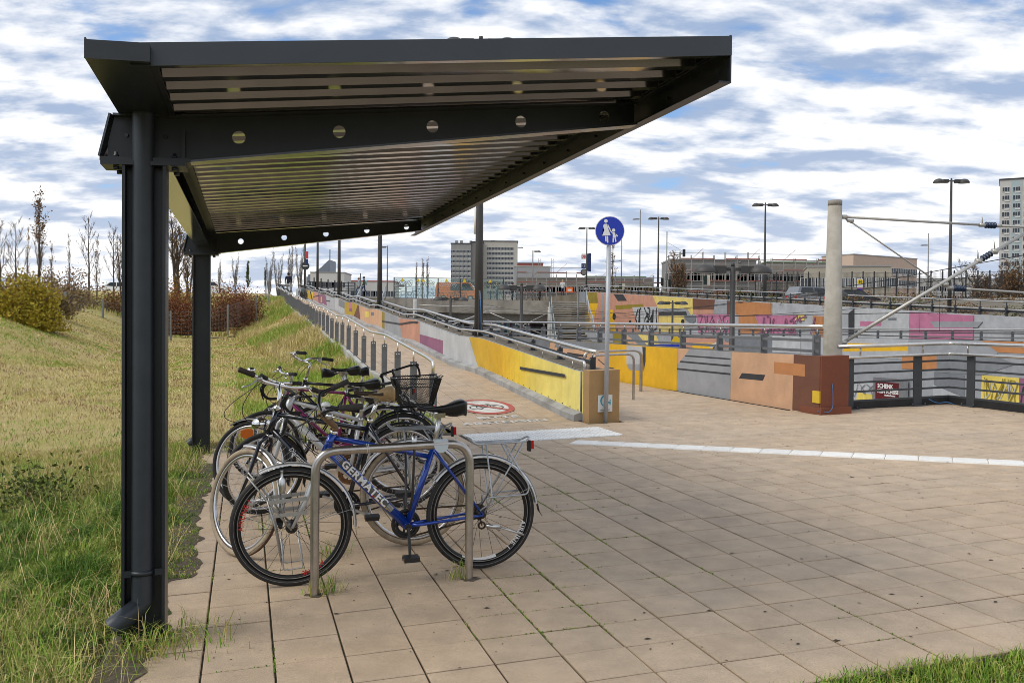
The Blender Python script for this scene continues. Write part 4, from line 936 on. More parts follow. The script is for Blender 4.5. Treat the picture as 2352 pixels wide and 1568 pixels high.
# ------------------------------------------------------------------ pedestrian sign
ps = thing('pedestrian_sign', 'round blue pedestrian sign with white woman and child on a grey pole', 'sign', P(5.292, 6.985, 0))
mb = MB(); mb.tube([(0, 0, -0.05), (0.02, 0, 2.55)], 0.0315, 16); part('pole', mb, mat('galvanised_grey', (0.42, 0.44, 0.47), 0.5, 0.3, 0.06, 20), ps)
mb = MB(); mb.lathe([(0.205, 0.0), (0.205, 0.012)], (0.027, -0.036, 2.665), 48, axis='y'); 
part('disc_rim', mb, mat('sign_white', (0.78, 0.78, 0.80), 0.4), ps)
mb = MB(); mb.lathe([(0.195, 0.0), (0.195, 0.003)], (0.027, -0.0395, 2.665), 48, axis='y'); part('blue_face', mb, mat('sign_blue', (0.004, 0.030, 0.42), 0.35), ps)
mb = MB()
def pict(poly):
    mb.prism(poly, lambda u, v: Vector((0.027 + u, -0.0425, 2.665 + v)), lambda u, v: Vector((0.027 + u, -0.039, 2.665 + v)))
def circ(cx, cy, r, n=20): return [(cx + r * math.cos(6.2832 * i / n), cy + r * math.sin(6.2832 * i / n)) for i in range(n)]
S_ = 0.00147  # metres per drawing unit (disc of 272 units)
def u(pts): return [((x - 462) * S_, (287 - y) * S_) for x, y in pts]
pict([p for p in circ((424 - 462) * S_, (287 - 195) * S_, 17 * S_)])
pict(u([(412, 222), (432, 222), (442, 232), (444, 262), (470, 330), (390, 333), (408, 268), (408, 285), (400, 285), (399, 240), (404, 228)]))
pict(u([(436, 226), (446, 230), (470, 275), (463, 283), (440, 245)]))
pict(u([(417, 336), (430, 336), (432, 388), (421, 388)])); pict(u([(433, 336), (446, 336), (449, 399), (437, 399)]))
pict([p for p in circ((497 - 462) * S_, (287 - 281) * S_, 15.5 * S_)])
pict(u([(488, 302), (508, 300), (516, 312), (524, 350), (490, 352), (490, 322)])); pict(u([(459, 283), (466, 278), (490, 302), (490, 318)])); pict(u([(508, 301), (540, 335), (534, 342), (512, 322)]))
pict(u([(489, 353), (503, 353), (498, 396), (488, 396)])); pict(u([(507, 353), (519, 352), (525, 388), (514, 391)]))
part('pictogram', mb, MATS['sign_white'], ps)
mb = MB(); 
for z in (2.58, 2.75): mb.torus((0.022, 0, z), 0.034, 0.005, (0, 0, 1), 16, 6)
part('clamps', mb, alu, ps)
# ------------------------------------------------------------------ street lamps
lampgrey = mat('lamp_grey', (0.050, 0.047, 0.045), 0.55, 0.1, 0.1, 5)
lampglass = mat('lamp_glass', (0.45, 0.45, 0.43), 0.3)
def lamp_heads(t, z, arms, reach=0.30, size=0.50, m=None):
    for s in arms:
        mb = MB(); mb.box(min(s * 0.06, s * reach), max(s * 0.06, s * reach), -0.03, 0.03, z - 0.03, z + 0.03); mb.box(min(s * 0.15, s * (reach + 0.12)), max(s * 0.15, s * (reach + 0.12)), -0.085, 0.085, z - 0.085, z + 0.065); part('arm', mb, m or lampgrey, t)
        mb = MB(); n = 18; c = (s * (reach + 0.27), 0, z - 0.07)
        mb.lathe([(0.25, -0.015), (0.25, 0.0), (0.235, 0.05), (0.195, 0.105), (0.125, 0.15), (0.05, 0.17), (0.0, 0.173)], c, n); hd = part('lamp_head', mb, m or lampgrey, t)
        mb = MB(); mb.lathe([(0.0, -0.03), (0.12, -0.025), (0.225, -0.012), (0.23, -0.004)], c, n); part('diffuser', mb, lampglass, hd)
def double_lamp(loc, H, label, r0=0.09, r1=0.045, group=None, yaw=0.0, arms=(-1, 1), name='street_lamp', m=None):
    t = thing(name, label, 'lamp', loc, yaw, group)
    mb = MB(); mb.tube([(0, 0, -0.3), (0, 0, H * .3), (0, 0, H)], [r0, lerp(r0, r1, .35), r1], 14); mb.tube([(0, 0, H), (0, 0, H + 0.07)], r1 * 0.8, 10); part('pole', mb, m or lampgrey, t)
    lamp_heads(t, H - 0.06, arms, m=m); return t
G_RAMP, G_WALL, G_TROUGH = 'twin lamps along the ramp wall', 'twin lamps along the high mural wall', 'twin lamps in the cutting'
labs = ['dark twin lamp post rising from the ramp wall, nearest, passing behind the shelter roof', 'dark lamp post on the ramp wall, second from the shelter', 'dark lamp post on the ramp wall, third from the shelter', 'dark lamp post on the ramp wall, fourth from the shelter', 'dark lamp post at the top of the ramp carrying a red and a round sign']
for b, lab in zip((14.2, 29.2, 44.5, 59.6, 73.5), labs):
    l_ = double_lamp(P(5.30, b, ramp_h(b) + 0.70), 6.36, lab, 0.10, 0.055, G_RAMP, YAW * 0)
    if b < 15:
        mb = MB(); mb.tube([(-0.093, -0.02, 2.2), (-0.089, -0.02, 2.75)], 0.028, 10); part('label_band', mb, whitepaint, l_)
        mb = MB(); mb.box(-0.02, 0.02, -0.104, -0.096, 0.1, 1.0); part('service_door', mb, lampgrey, l_)
        mb = MB(); mb.tube(fillet([(0.03, -0.10, 0.95), (0.05, -0.11, 0.5), (0.06, -0.12, 0.05), (0.22, -0.16, 0.01)], 0.05), 0.009, 6); part('earth_cable', mb, MATS['blue_cable'], l_)
        mb = MB(); mb.bar((0.03, -0.105, 0.80), (0.025, -0.105, 0.98), 0.05, 0.012); part('cable_lug', mb, alu, l_)
labs = ['dark twin lamp rising behind the concrete mast at far right, on the high mural wall', 'twin lamp on the high mural wall above its yellow field', 'twin lamp on the high mural wall just right of the blue sign', 'twin lamp with railway signs at the top of the stairs, behind the blue sign']
for b, lab in zip((29.2, 44.55, 59.6, 75.0), labs):
    tl = double_lamp(PZ(FW_A + 0.28, b, fw_top(b)), 6.05, lab, 0.095, 0.045, G_WALL, 0.0)
for (a, b, zt), lab in zip(((10.23, 12.11, 2.80), (22.09, 38.63, 2.9), (9.23, 23.88, 2.87), (9.62, 36.38, 2.84), (22.68, 26.26, 2.98)),
    ('big twin lamp in the cutting in front of the mural wall', 'small twin lamp on the far platform before the grey graffiti', 'twin lamp in the cutting before the glass stair side', 'twin lamp in the cutting before the bridge opening', 'twin lamp in the cutting half hidden by the concrete mast')):
    double_lamp(PZ(a, b, -2.15), zt + 2.15 + 0.06, lab, 0.075, 0.05, G_TROUGH, 0.0)
for (x, y, Y, H, s, lab) in ((932, 654, 63, 3.2, -1, 'single lamp on a grey pole beside the left stair of the bridge'), (1328, 661, 63, 3.6, 1, 'single lamp on a grey pole before the grey end of the mural wall'),
    (1224, 576, 92, 5.0, 1, 'grey single arm lamp over the scaffolded block, by the bridge'), (890, 566, 92, 4.3, -1, 'grey lamp post with short arm next to the second ramp lamp')):
    q = at(x, y, Y); double_lamp((q.x, q.y, q.z - H), H, lab, 0.07, 0.05, None, 0.0, (s,), m=mat('lamp_galvanised', (0.16, 0.155, 0.15), 0.5, 0.3))
# ------------------------------------------------------------------ catenary mast
BM = 7.95; MA = 9.66
ms = thing('catenary_mast', 'round pale concrete mast carrying a tubular cantilever over the tracks', 'mast', P(MA, BM, -3.5))
mb = MB(); mb.tube([P(MA - 0.02, BM, -3.5), P(MA, BM, 0.0), P(MA + 0.01, BM, 3.27)], [0.20, 0.165, 0.108], 20); wpart('pole', mb, mat('mast_concrete', (0.40, 0.37, 0.32), 0.85, 0, 0.1, 6, 0.15, 80, stain=(0.25, 0.22, 0.17), sscale=1.8), ms)
mb = MB(); mb.tube([P(MA + 0.01, BM, 3.20), P(MA + 0.01, BM, 3.285)], 0.112, 20); wpart('pole_cap', mb, concrete, ms)
galv = mat('galvanised_tube', (0.50, 0.48, 0.44), 0.42, 0.6, 0.08, 12)
insul = mat('blue_insulator', (0.012, 0.03, 0.075), 0.3)
def mp(a, h): return P(a, BM, h)
for nm, p, q, r in (('top_tube', (9.86, 3.02), (12.62, 2.915), 0.021), ('stay_tube', (9.98, 2.94), (11.86, 1.86), 0.013), ('diagonal_tube', (9.88, 0.975), (14.2, 3.10), 0.030), ('register_tube', (11.90, 1.845), (14.6, 1.68), 0.018), ('top_tube', (12.95, 2.905), (14.6, 2.86), 0.021)):
    mb = MB(); mb.tube([mp(*p), mp(*q)], r, 12); wpart(nm, mb, galv, ms)
def insulator(p0, p1):
    p0, p1 = mp(*p0), mp(*p1); d = (p1 - p0); L_ = d.length; d.normalize(); mb = MB()
    pts, rs = [], []
    for i in range(25):
        t = i / 24; pts.append(p0 + d * L_ * t); rs.append(0.022 + (0.035 if (i % 6) in (3,) else (0.018 if (i % 6) in (2, 4) else 0)))
    mb.tube(pts, rs, 14); wpart('insulator', mb, insul, ms)
insulator((12.68, 2.915), (12.92, 2.908)); insulator((12.62, 2.325), (12.84, 2.433)); insulator((12.05, 1.836), (12.30, 1.82))
mb = MB()
for a, h, r in ((12.62, 2.915, .035), (12.97, 2.906, .035), (12.56, 2.295, .045), (12.90, 2.46, .048), (11.98, 1.842, .032), (12.36, 1.815, .032), (11.87, 1.90, .040), (9.84, 3.02, .035), (9.97, 2.96, .026), (9.86, 0.97, .036)):
    q = mp(a, h); mb.lathe([(r, -0.05), (r, 0.05)], (0, 0, 0), 8, axis='x'); v0 = len(mb.v) - 16; mb.v[v0:] = [(p[0] + q.x, p[1] + q.y, p[2] + q.z) for p in mb.v[v0:]]
for a, h in ((12.63, 2.93), (12.55, 2.34), (12.9, 2.5), (12.36, 1.85), (12.0, 1.87)):
    q0 = mp(a, h); mb.tube([q0, q0 + Vector((0.0, 0, 0.10)), q0 + Vector((-0.02, 0, 0.16))], [0.014, 0.009, 0.002], 6)
mb.tube([mp(9.76, 3.03), mp(9.86, 3.02), mp(9.92, 2.96), mp(10.0, 2.93)], 0.02, 8); mb.tube([mp(9.77, 0.96), mp(9.90, 0.98)], 0.028, 8); mb.tube([mp(9.76, 0.95), mp(9.80, 1.04)], 0.016, 6); mb.tube([mp(11.84, 1.885), mp(12.0, 1.84)], 0.022, 8)
wpart('clamps', mb, galv, ms)
# further cantilevers under the bridge approach
def far_mast(a, b, s, lab):
    t = thing('catenary_mast', lab, 'mast', PZ(a, b, -2.9)); f = lambda x, z: PZ(a + s * x, b, z)
    mb = MB(); mb.tube([f(0, -2.9), f(0, 3.1)], [0.16, 0.11], 12); wpart('pole', mb, concrete_light, t)
    for nm, p, q, r in (('top_tube', (0.15, 2.75), (5.0, 2.7), 0.03), ('diagonal_tube', (0.15, 0.9), (4.6, 2.6), 0.04), ('stay_tube', (0.2, 2.6), (2.3, 1.6), 0.025), ('register_tube', (2.1, 1.45), (5.2, 1.35), 0.03)):
        mb = MB(); mb.tube([f(*p), f(*q)], r, 8); wpart(nm, mb, galv, t)
far_mast(9.7, 46, 1, 'far concrete catenary mast with cantilever before the bridge, left track')
far_mast(22.5, 60, -1, 'far concrete catenary mast with cantilever beside the stairs')
wires = MB()
for a_, z0 in ((13.6, 1.55), (18.3, 1.5)):
    wires.tube([PZ(a_, b, z0 + 0.0) for b in (-30, 7.95, 46, 82)], 0.008, 4)
    pts = []
    for b0, b1 in ((-30, 7.95), (7.95, 46), (46, 82)):
        for i in range(10):
            t = i / 10; pts.append(PZ(a_, lerp(b0, b1, t), z0 + 1.35 - 3.2 * t * (1 - t)))
    wires.tube(pts, 0.008, 4)
    for b in range(-20, 82, 6):
        t = ((b + 30) % 37.95) / 37.95; wires.tube([PZ(a_, b, z0), PZ(a_, b, z0 + 1.35 - 3.2 * t * (1 - t))], 0.004, 3)
for (a0, b0, z0_), (a1, b1, z1_) in (((13.0, 7.95, 1.9), (24, 60, 2.2)), ((12.6, 7.95, 2.5), (20, 46, 2.0)), ((26, 20, 1.2), (9.7, 46, 2.2))): wires.tube([PZ(a0, b0, z0_), PZ(a1, b1, z1_)], 0.008, 4)
single('overhead_wires', wires, mat('wire_black', (0.012, 0.012, 0.012), 0.6), 'black overhead line wires strung above the tracks in the cutting', 'wires', loc=PZ(16, 10, 1.5))
# ================================================================== BICYCLES
def pv(*p): return Vector(p)
def loft(sections, mb, mi=0, cap=True):
    n = len(sections[0]); vs = [p for s in sections for p in s]
    fs = [(i * n + j, i * n + (j + 1) % n, (i + 1) * n + (j + 1) % n, (i + 1) * n + j) for i in range(len(sections) - 1) for j in range(n)]
    mb.add(vs, fs, mi, True)
    if cap:
        o = len(mb.v) - len(vs); mb.f.append(tuple(o + j for j in reversed(range(n)))); mb.m.append(mi); mb.s.append(False)
        mb.f.append(tuple(o + (len(sections) - 1) * n + j for j in range(n))); mb.m.append(mi); mb.s.append(False)
    return mb
def saddle_mesh(mb, x_nose, x_rear, z, wide=0.085, drop=0.0, mi=0, padded=1.0, mi2=None):
    L_ = x_nose - x_rear; secs = []; N_ = 14
    for i in range(N_ + 1):
        t = i / N_; x = x_nose - L_ * t
        w = 0.016 + 0.010 * t + (wide - 0.026) * smooth(0.42, 0.86, t)
        if t > 0.93: w *= 1 - 0.35 * ((t - .93) / .07) ** 2
        if t < 0.06: w *= 0.55 + 0.45 * t / 0.06
        zt = z + 0.020 * smooth(0.55, 1.0, t) - 0.010 * math.sin(math.pi * min(1, t / 0.75)) - drop * (1 - t) + (0.006 if t < 0.08 else 0) - (0.012 if t > .97 else 0)
        th = (0.017 + 0.066 * smooth(0.30, 0.85, t)) * padded
        sec = []
        for k in range(14):
            an = 2 * math.pi * k / 14; c_, s_ = math.cos(an), math.sin(an)
            yy = w * (abs(c_) ** 0.8) * (1 if c_ > 0 else -1)
            zz = (0.014 * s_ if s_ > 0 else th * abs(s_) ** 1.3 * -1)
            sec.append(pv(x, yy, zt - 0.014 + zz))
        secs.append(sec)
    return loft(secs, mb, mi)
def wheel(parent, name, cx, R_, tr, tyre_mats, rim_mat, spoke_mat, xf, rimw=0.013, rimd=0.012, nspoke=32, hub_r=0.018, hub_mat=None, fast=False):
    "tyre, rim, spokes and hub of one wheel, hub at x=cx, z=R_"
    hub = obj(name, MB().mesh(name, hub_mat or alu), parent) if False else None
    w_mb = MB(); w_mb.lathe([(0.006, -0.055), (hub_r * 1.35, -0.034), (hub_r * 1.35, -0.028), (hub_r, -0.024), (hub_r, 0.024), (hub_r * 1.35, 0.028), (hub_r * 1.35, 0.034), (0.006, 0.055)], (cx, 0, R_), 12, axis='y')
    w_mb.v = [xf(p) for p in w_mb.v]; root = part(name, w_mb, hub_mat or alu, parent)
    N_ = 30 if fast else 56
    mb = MB(); mb.torus((cx, 0, R_), R_ - tr, tr, (0, 1, 0), N_, 10)
    if len(tyre_mats) > 1:
        for k in range(len(mb.f)): mb.m[k] = 1 if (k % 10) in (1, 2, 3, 6, 7, 8) else 0
    mb.v = [xf(p) for p in mb.v]; part('tyre', mb, tyre_mats, root)
    rr = R_ - 2 * tr - rimd + 0.006
    mb = MB(); mb.torus((cx, 0, R_), rr, rimd, (0, 1, 0), N_, 8, ry=rimw); mb.v = [xf(p) for p in mb.v]; part('rim', mb, rim_mat, root)
    mb = MB(); ri = rr - rimd * 0.9
    for k in range(nspoke):
        side = 1 if k % 2 else -1; an = 2 * math.pi * k / nspoke; a2 = an + (1.15 if (k // 2) % 2 else -1.15) * (0.9 if nspoke > 24 else 0.5)
        p = (cx + hub_r * 1.25 * math.cos(a2), side * 0.029, R_ + hub_r * 1.25 * math.sin(a2)); q = (cx + ri * math.cos(an), side * 0.003, R_ + ri * math.sin(an))
        mb.tube([p, q], 0.0013, 3, cap=False)
    mb.v = [xf(p) for p in mb.v]; s = part('spokes', mb, spoke_mat, root); s['kind'] = 'stuff'
    return root
def mudguard(parent, cx, R_, a0, a1, xf, m, w=0.026, gap=0.022, stripe=None, name='mudguard', flap=True):
    mb = MB(); n = 22; r0 = R_ + gap; prof = [(-w, -0.014), (-w * 0.9, -0.004), (-w * 0.45, 0.003), (0, 0.005), (w * 0.45, 0.003), (w * 0.9, -0.004), (w, -0.014)]
    vs = []
    for i in range(n + 1):
        an = R(lerp(a0, a1, i / n))
        for y, dr in prof: vs.append(xf((cx + (r0 + dr) * math.cos(an), y, R_ + (r0 + dr) * math.sin(an))))
    k = len(prof); fs = [(i * k + j, i * k + j + 1, (i + 1) * k + j + 1, (i + 1) * k + j) for i in range(n) for j in range(k - 1)]
    mb.add(vs, fs, 0, True)
    ms_ = [m]
    if stripe:
        ms_.append(stripe)
        for q in range(len(mb.f)):
            if q % (k - 1) in (1, 4): mb.m[q] = 1
    g = part(name, mb, ms_, parent)
    # stays
    mb = MB(); am = R(lerp(a0, a1, 0.86))
    for s in (-1, 1): mb.tube([xf((cx, s * 0.055, R_)), xf((cx + (r0 - .005) * math.cos(am), s * w, R_ + (r0 - .005) * math.sin(am)))], 0.0022, 5)
    part('stay', mb, spokemat, g)
    if flap:
        ae = R(a1); mb = MB(); d = -1 if a1 > a0 else 1
        p0 = pv(cx + r0 * math.cos(ae), 0, R_ + r0 * math.sin(ae)); tg = pv(-math.sin(ae), 0, math.cos(ae)) * (1 if a1 > a0 else -1)
        q = [p0 + tg * 0.0, p0 + tg * 0.05 + pv(math.cos(ae), 0, math.sin(ae)) * .004, p0 + tg * 0.085 + pv(math.cos(ae), 0, math.sin(ae)) * .022]
        vs = [];
        for t_, ww in zip(q, (w, w * 1.05, w * 0.5)): vs += [xf(t_ + pv(0, -ww, 0)), xf(t_ + pv(0, ww, 0))]
        mb.add(vs, [(0, 1, 3, 2), (2, 3, 5, 4), (2, 3, 1, 0), (4, 5, 3, 2)]); part('flap', mb, blackplastic, g)
    return g
def bike(name, label, rear, front, c):
    ar, br = rear; af, bf = front
    p0, p1 = P(ar, br, 0), P(af, bf, 0); X = (p1 - p0).normalized(); wb = (p1 - p0).length
    up_ = Vector((0, 0, 1)); Y = up_.cross(X).normalized(); Z = X.cross(Y)
    M = Matrix((X, Y, Z)).transposed().to_4x4() @ Matrix.Rotation(R(c.get('lean', 0)), 4, 'X')
    t = thing(name, label, 'bicycle', p0, 0, 'bicycles parked at the hoops'); t.rotation_euler = M.to_euler()
    Rw_ = c.get('R', 0.34); Rf = c.get('Rf', Rw_); tr = c.get('tr', 0.020); fast = c.get('fast', False)
    fm = c['frame']; H0, H1 = c['head']  # head tube top, bottom (x, z)
    bb = c['bb']; st = c['seat']        # bottom bracket, seat tube top
    ident = lambda p: tuple(p)
    axis = (Vector((H0[0], 0, H0[1])) - Vector((H1[0], 0, H1[1]))).normalized()
    SM = Matrix.Translation((H1[0], 0, H1[1])) @ Matrix.Rotation(R(c.get('steer', 0)), 4, axis) @ Matrix.Translation((-H1[0], 0, -H1[1]))
    sf = lambda p: tuple(SM @ Vector(p))
    v3 = lambda q, y=0.0: (q[0], y, q[1])
    # frame
    mb = MB(); rh = (0.0, Rw_)
    mb.tube([v3(H0), v3(H1)], c.get('hr', 0.019), 14)
    tt = c.get('top', (lerp(H0[0], H1[0], .2), lerp(H0[1], H1[1], .2))); te = c.get('tend', st)
    mb.tube([v3(tt), v3(te)], c.get('tr_top', 0.0155), 12)
    dtr = c.get('dtr', 0.018); d0 = (lerp(H0[0], H1[0], .78), lerp(H0[1], H1[1], .78))
    mb.tube([v3(d0), v3(bb)], dtr, 14); mb.tube([v3(bb), v3(st)], c.get('str', 0.0155), 12)
    mb.lathe([(0.022, -0.036), (0.022, 0.036)], v3(bb), 14, axis='y')
    for s in (-1, 1):
        mb.tube([v3(bb, s * 0.02), (bb[0] - 0.09, s * 0.036, lerp(bb[1], rh[1], .2)), v3(rh, s * 0.062)], [0.012, 0.0105, 0.008], 8)
        mb.tube([v3((st[0], st[1] - 0.03), s * 0.014), (lerp(st[0], rh[0], .25), s * 0.036, lerp(st[1] - .03, rh[1], .25)), v3(rh, s * 0.062)], [0.010, 0.009, 0.007], 8)
    fr = part('frame', mb, fm, t)
    # wheels
    rw = wheel(t, 'rear_wheel', 0, Rw_, tr, c['tyre'], c['rim'], c['spoke'], ident, c.get('rimw', .013), c.get('rimd', .012), c.get('ns', 32), c.get('hubr', 0.02), c.get('hubm'), fast)
    ff = lambda p: sf(p)
    fw_ = wheel(t, 'front_wheel', wb, Rf, tr, c['tyre'], c['rim'], c['spoke'], ff, c.get('rimw', .013), c.get('rimd', .012), c.get('ns', 32), c.get('fhub', 0.02), c.get('hubm'), fast)
    # fork
    mb = MB(); crown = (H1[0] + (H0[0] - H1[0]) * -0.08, H1[1] - 0.012)
    ctop = Rf * 2 + 0.03
    mb.tube([v3(crown), v3((crown[0], crown[1] - 0.001))], 0.02, 10)
    for s in (-1, 1):
        k_ = (lerp(crown[0], wb, 0.15), lerp(crown[1], Rf, 0.10))
        mid = (lerp(crown[0], wb, 0.62) - 0.012, lerp(crown[1], Rf, 0.62))
        mb.tube([v3(crown, s * 0.012), v3(k_, s * 0.045), v3(mid, s * 0.054), (wb - 0.004, s * 0.058, Rf)], c.get('fkr', [0.014, 0.0135, 0.012, 0.008]), 10)
    mb.v = [sf(p) for p in mb.v]; fk = part('fork', mb, c.get('fork', fm), t)
    if c.get('susp'):
        mb = MB()
        for s in (-1, 1):
            for i in range(7):
                q = (lerp(crown[0], wb, 0.10 + i * .03), s * 0.052, lerp(crown[1], Rf, 0.10 + i * .03)); mb.sphere(q, 0.021, 8, 4, s=(1, 1, 0.5))
            mb.tube([(crown[0], s * 0.052, crown[1] + 0.03), (lerp(crown[0], wb, 0.12), s * 0.052, lerp(crown[1], Rf, 0.12))], 0.017, 10)
        mb.v = [sf(p) for p in mb.v]; part('fork_boot', mb, blackplastic, fk)
    mb = MB(); d = Vector((H0[0] - H1[0], 0, H0[1] - H1[1])).normalized()
    for q, s in ((H0, 1), (H1, -1)): o = Vector(v3(q)); mb.tube([o - d * .004, o + d * s * 0.016], 0.0235, 14)
    part('headset', mb, chrome, fr)
    # seat post and saddle
    sx, sz = c['post']; mb = MB(); mb.tube([v3(st), (sx, 0, sz)], 0.0135, 12); mb.tube([v3((st[0], st[1] - .005)), (st[0] + (sx - st[0]) * .12, 0, st[1] + (sz - st[1]) * .12)], 0.019, 12); part('seat_post', mb, c.get('postm', alu), t)
    nx, rx, szz = c['saddle']; mb = MB(); saddle_mesh(mb, nx, rx, szz, c.get('sw', 0.085), c.get('sdrop', 0))
    ms_ = [c.get('saddlem', leather)]
    if c.get('saddle2'):
        ms_.append(c['saddle2'])
        for i_, f_ in enumerate(mb.f):
            cx_ = sum(mb.v[j][0] for j in f_) / len(f_); cz_ = sum(mb.v[j][2] for j in f_) / len(f_)
            if cx_ < lerp(nx, rx, 0.60) + 0.03 * math.sin(cz_ * 90) or cz_ < szz - 0.034: mb.m[i_] = 1
    sd = part('saddle', mb, ms_, t)
    mb = MB()
    for s in (-1, 1): mb.tube(fillet([(nx - 0.05, s * 0.012, szz - 0.04), (sx + 0.04, s * 0.022, sz + 0.012), (sx - 0.05, s * 0.022, sz + 0.012), (rx + 0.04, s * 0.05, szz - 0.04)], 0.03), 0.0035, 6)
    mb.box(sx - 0.03, sx + 0.03, -0.028, 0.028, sz - 0.012, sz + 0.016)
    part('saddle_rails', mb, chrome, sd)
    if c.get('springs'):
        mb = MB()
        for s in (-1, 1):
            pts = [(rx + 0.045 + 0.016 * math.cos(i * .9), s * 0.05 + 0.016 * math.sin(i * .9), szz - 0.105 + i * 0.0019) for i in range(36)]; mb.tube(pts, 0.003, 5)
        part('spring', mb, chrome, sd)
    # cranks
    ca = R(c.get('crank', 0)); mb = MB(); cl = 0.17
    mb.torus((bb[0], -0.047, bb[1]), 0.078, 0.011, (0, 1, 0), 30, 6, ry=0.004); mb.torus((bb[0], -0.04, bb[1]), 0.058, 0.009, (0, 1, 0), 26, 6, ry=0.003); [mb.bar((bb[0], -0.045, bb[1]), (bb[0] + 0.075 * math.cos(1.2566 * i), -0.045, bb[1] + 0.075 * math.sin(1.2566 * i)), 0.014, 0.004, upv=(0, 1, 0)) for i in range(5)]; part('chainring', mb, c.get('ringm', rust), t)
    for s, off in ((1, 0), (-1, math.pi)):
        mb = MB(); dx, dz = math.cos(ca + off) * cl, math.sin(ca + off) * cl; p = pv(bb[0], s * 0.05, bb[1]); q = pv(bb[0] + dx, s * 0.072, bb[1] + dz)
        mb.bar(p, q, 0.016, 0.026, upv=(0, 1, 0)); mb.lathe([(0.02, -0.008), (0.02, 0.008)], p, 10, axis='y'); ck = part('crank', mb, c.get('crankm', alu), t)
        mb = MB(); mb.box(q.x - 0.045, q.x + 0.045, min(q.y, q.y + s * 0.09), max(q.y, q.y + s * 0.09), q.z - 0.013, q.z + 0.013); mb.box(q.x - 0.05, q.x + 0.05, min(q.y + s * .02, q.y + s * 0.05), max(q.y + s * .02, q.y + s * 0.05), q.z - 0.009, q.z + 0.009); part('pedal', mb, blackplastic, ck)
        mb = MB(); mb.box(q.x - 0.047, q.x - 0.0455, q.y + s * .02 if s > 0 else q.y - .07, q.y + s * .07 if s > 0 else q.y - .02, q.z - .007, q.z + .007); mb.box(q.x + 0.0455, q.x + 0.047, q.y + s * .02 if s > 0 else q.y - .07, q.y + s * .07 if s > 0 else q.y - .02, q.z - .007, q.z + .007); part('pedal_reflector', mb, orangelens, ck)
    mb = MB(); yc = -0.047
    for sgn, r0, r1 in ((1, 0.085, 0.045), (-1, 0.085, 0.035)): mb.bar((bb[0], yc, bb[1] + sgn * r0), (0.0, yc, Rw_ + sgn * r1), 0.006, 0.010)
    mb.lathe([(0.03, -0.05), (0.048, -0.047), (0.048, -0.04), (0.03, -0.036)], (0, 0, Rw_), 18, axis='y')
    mb.torus((-0.015, -0.047, Rw_ - 0.085), 0.02, 0.006, (0, 1, 0), 14, 5); mb.bar((0.0, -0.055, Rw_ - .01), (-0.015, -0.05, Rw_ - 0.085), 0.008, 0.018, upv=(0, 1, 0)); part('chain', mb, c.get('chainm', mat('oily_chain', (0.06, 0.04, 0.025), 0.5, 0.5, 0.3, 60)), t)
    # stem and handlebar: paths in bike coordinates (already steered) or plain (to be steered)
    hbf = ident if c.get('bar_abs') else sf
    mb = MB(); mb.tube([hbf(p) for p in fillet(c['stem'], c.get('stemfil', 0.02), 4)], c.get('stemr', 0.0135), 10); stm = part('stem', mb, c.get('stemm', alu), t)
    mb = MB(); mb.tube([hbf(p) for p in fillet(c['bar'], c.get('barfil', 0.05), 6)], 0.0115, 10); hb = part('handlebar', mb, c.get('barm', chrome), t)
    for g0, g1 in c.get('grips', []):
        mb = MB(); g0, g1 = Vector(hbf(g0)), Vector(hbf(g1)); mb.tube([g0, g0.lerp(g1, .05), g0.lerp(g1, .5), g0.lerp(g1, .95), g1], [0.014, 0.0175, 0.0165, 0.018, 0.015], 12); part('grip', mb, c.get('gripm', rubber), hb)
    for l0, l1, l2 in c.get('levers', []):
        mb = MB(); mb.tube([hbf(p) for p in fillet([l0, l1, l2], 0.04)], 0.0055, 6); o = Vector(hbf(l0)); mb.sphere(o, 0.018, 8, 6, s=(1.3, 1.0, 1.0)); part('brake_lever', mb, c.get('leverm', alu), hb)
    # cables
    mb = MB()
    for i, (k0, k1) in enumerate(c.get('cables', [])):
        k0, k1 = Vector(k0), Vector(k1); out = Vector((0.10, 0.02 * (i - 1), 0.03)) if not c.get('cabout') else Vector(c['cabout'])
        mb.tube([k0.lerp(k1, u) + out * math.sin(math.pi * u) * (1 + .3 * i) for u in [j / 14 for j in range(15)]], 0.0026, 5)
    if mb.v: part('cables', mb, blackplastic, hb)
    # bell
    if c.get('bell'):
        mb = MB(); mb.lathe([(0.026, 0), (0.026, 0.012), (0.018, 0.024), (0.0, 0.028)], hbf(c['bell']), 14); part('bell', mb, c.get('bellm', whitepaint), hb)
    # mudguards
    if c.get('guard'):
        gm_, st_ = c['guard']; mudguard(t, 0, Rw_, c.get('rg0', 10), c.get('rg1', 165), ident, gm_, stripe=st_, name='rear_mudguard', w=c.get('gw', .026))
        mudguard(t, wb, Rf, c.get('fg0', 95), c.get('fg1', 195), sf, gm_, stripe=st_, name='front_mudguard', w=c.get('gw', .026))
    # rack
    if c.get('rack'):
        x0, x1, z0, rm = c['rack']; mb = MB()
        loop = fillet([(x0, 0.05, z0 + 0.035), (x0 - 0.03, 0.055, z0), (x1 + 0.03, 0.055, z0), (x1, 0.03, z0 + 0.022), (x1, -0.03, z0 + 0.022), (x1 + 0.03, -0.055, z0), (x0 - 0.03, -0.055, z0), (x0, -0.05, z0 + 0.035)], 0.03, 4)
        mb.tube(loop, 0.0055, 8); mb.tube([(x0, 0.05, z0 + .035), (x0, -0.05, z0 + .035)], 0.005, 6)
        for f_ in (0.22, 0.42, 0.62, 0.8): mb.bar((lerp(x0, x1, f_), -0.055, z0), (lerp(x0, x1, f_), 0.055, z0), 0.016, 0.005)
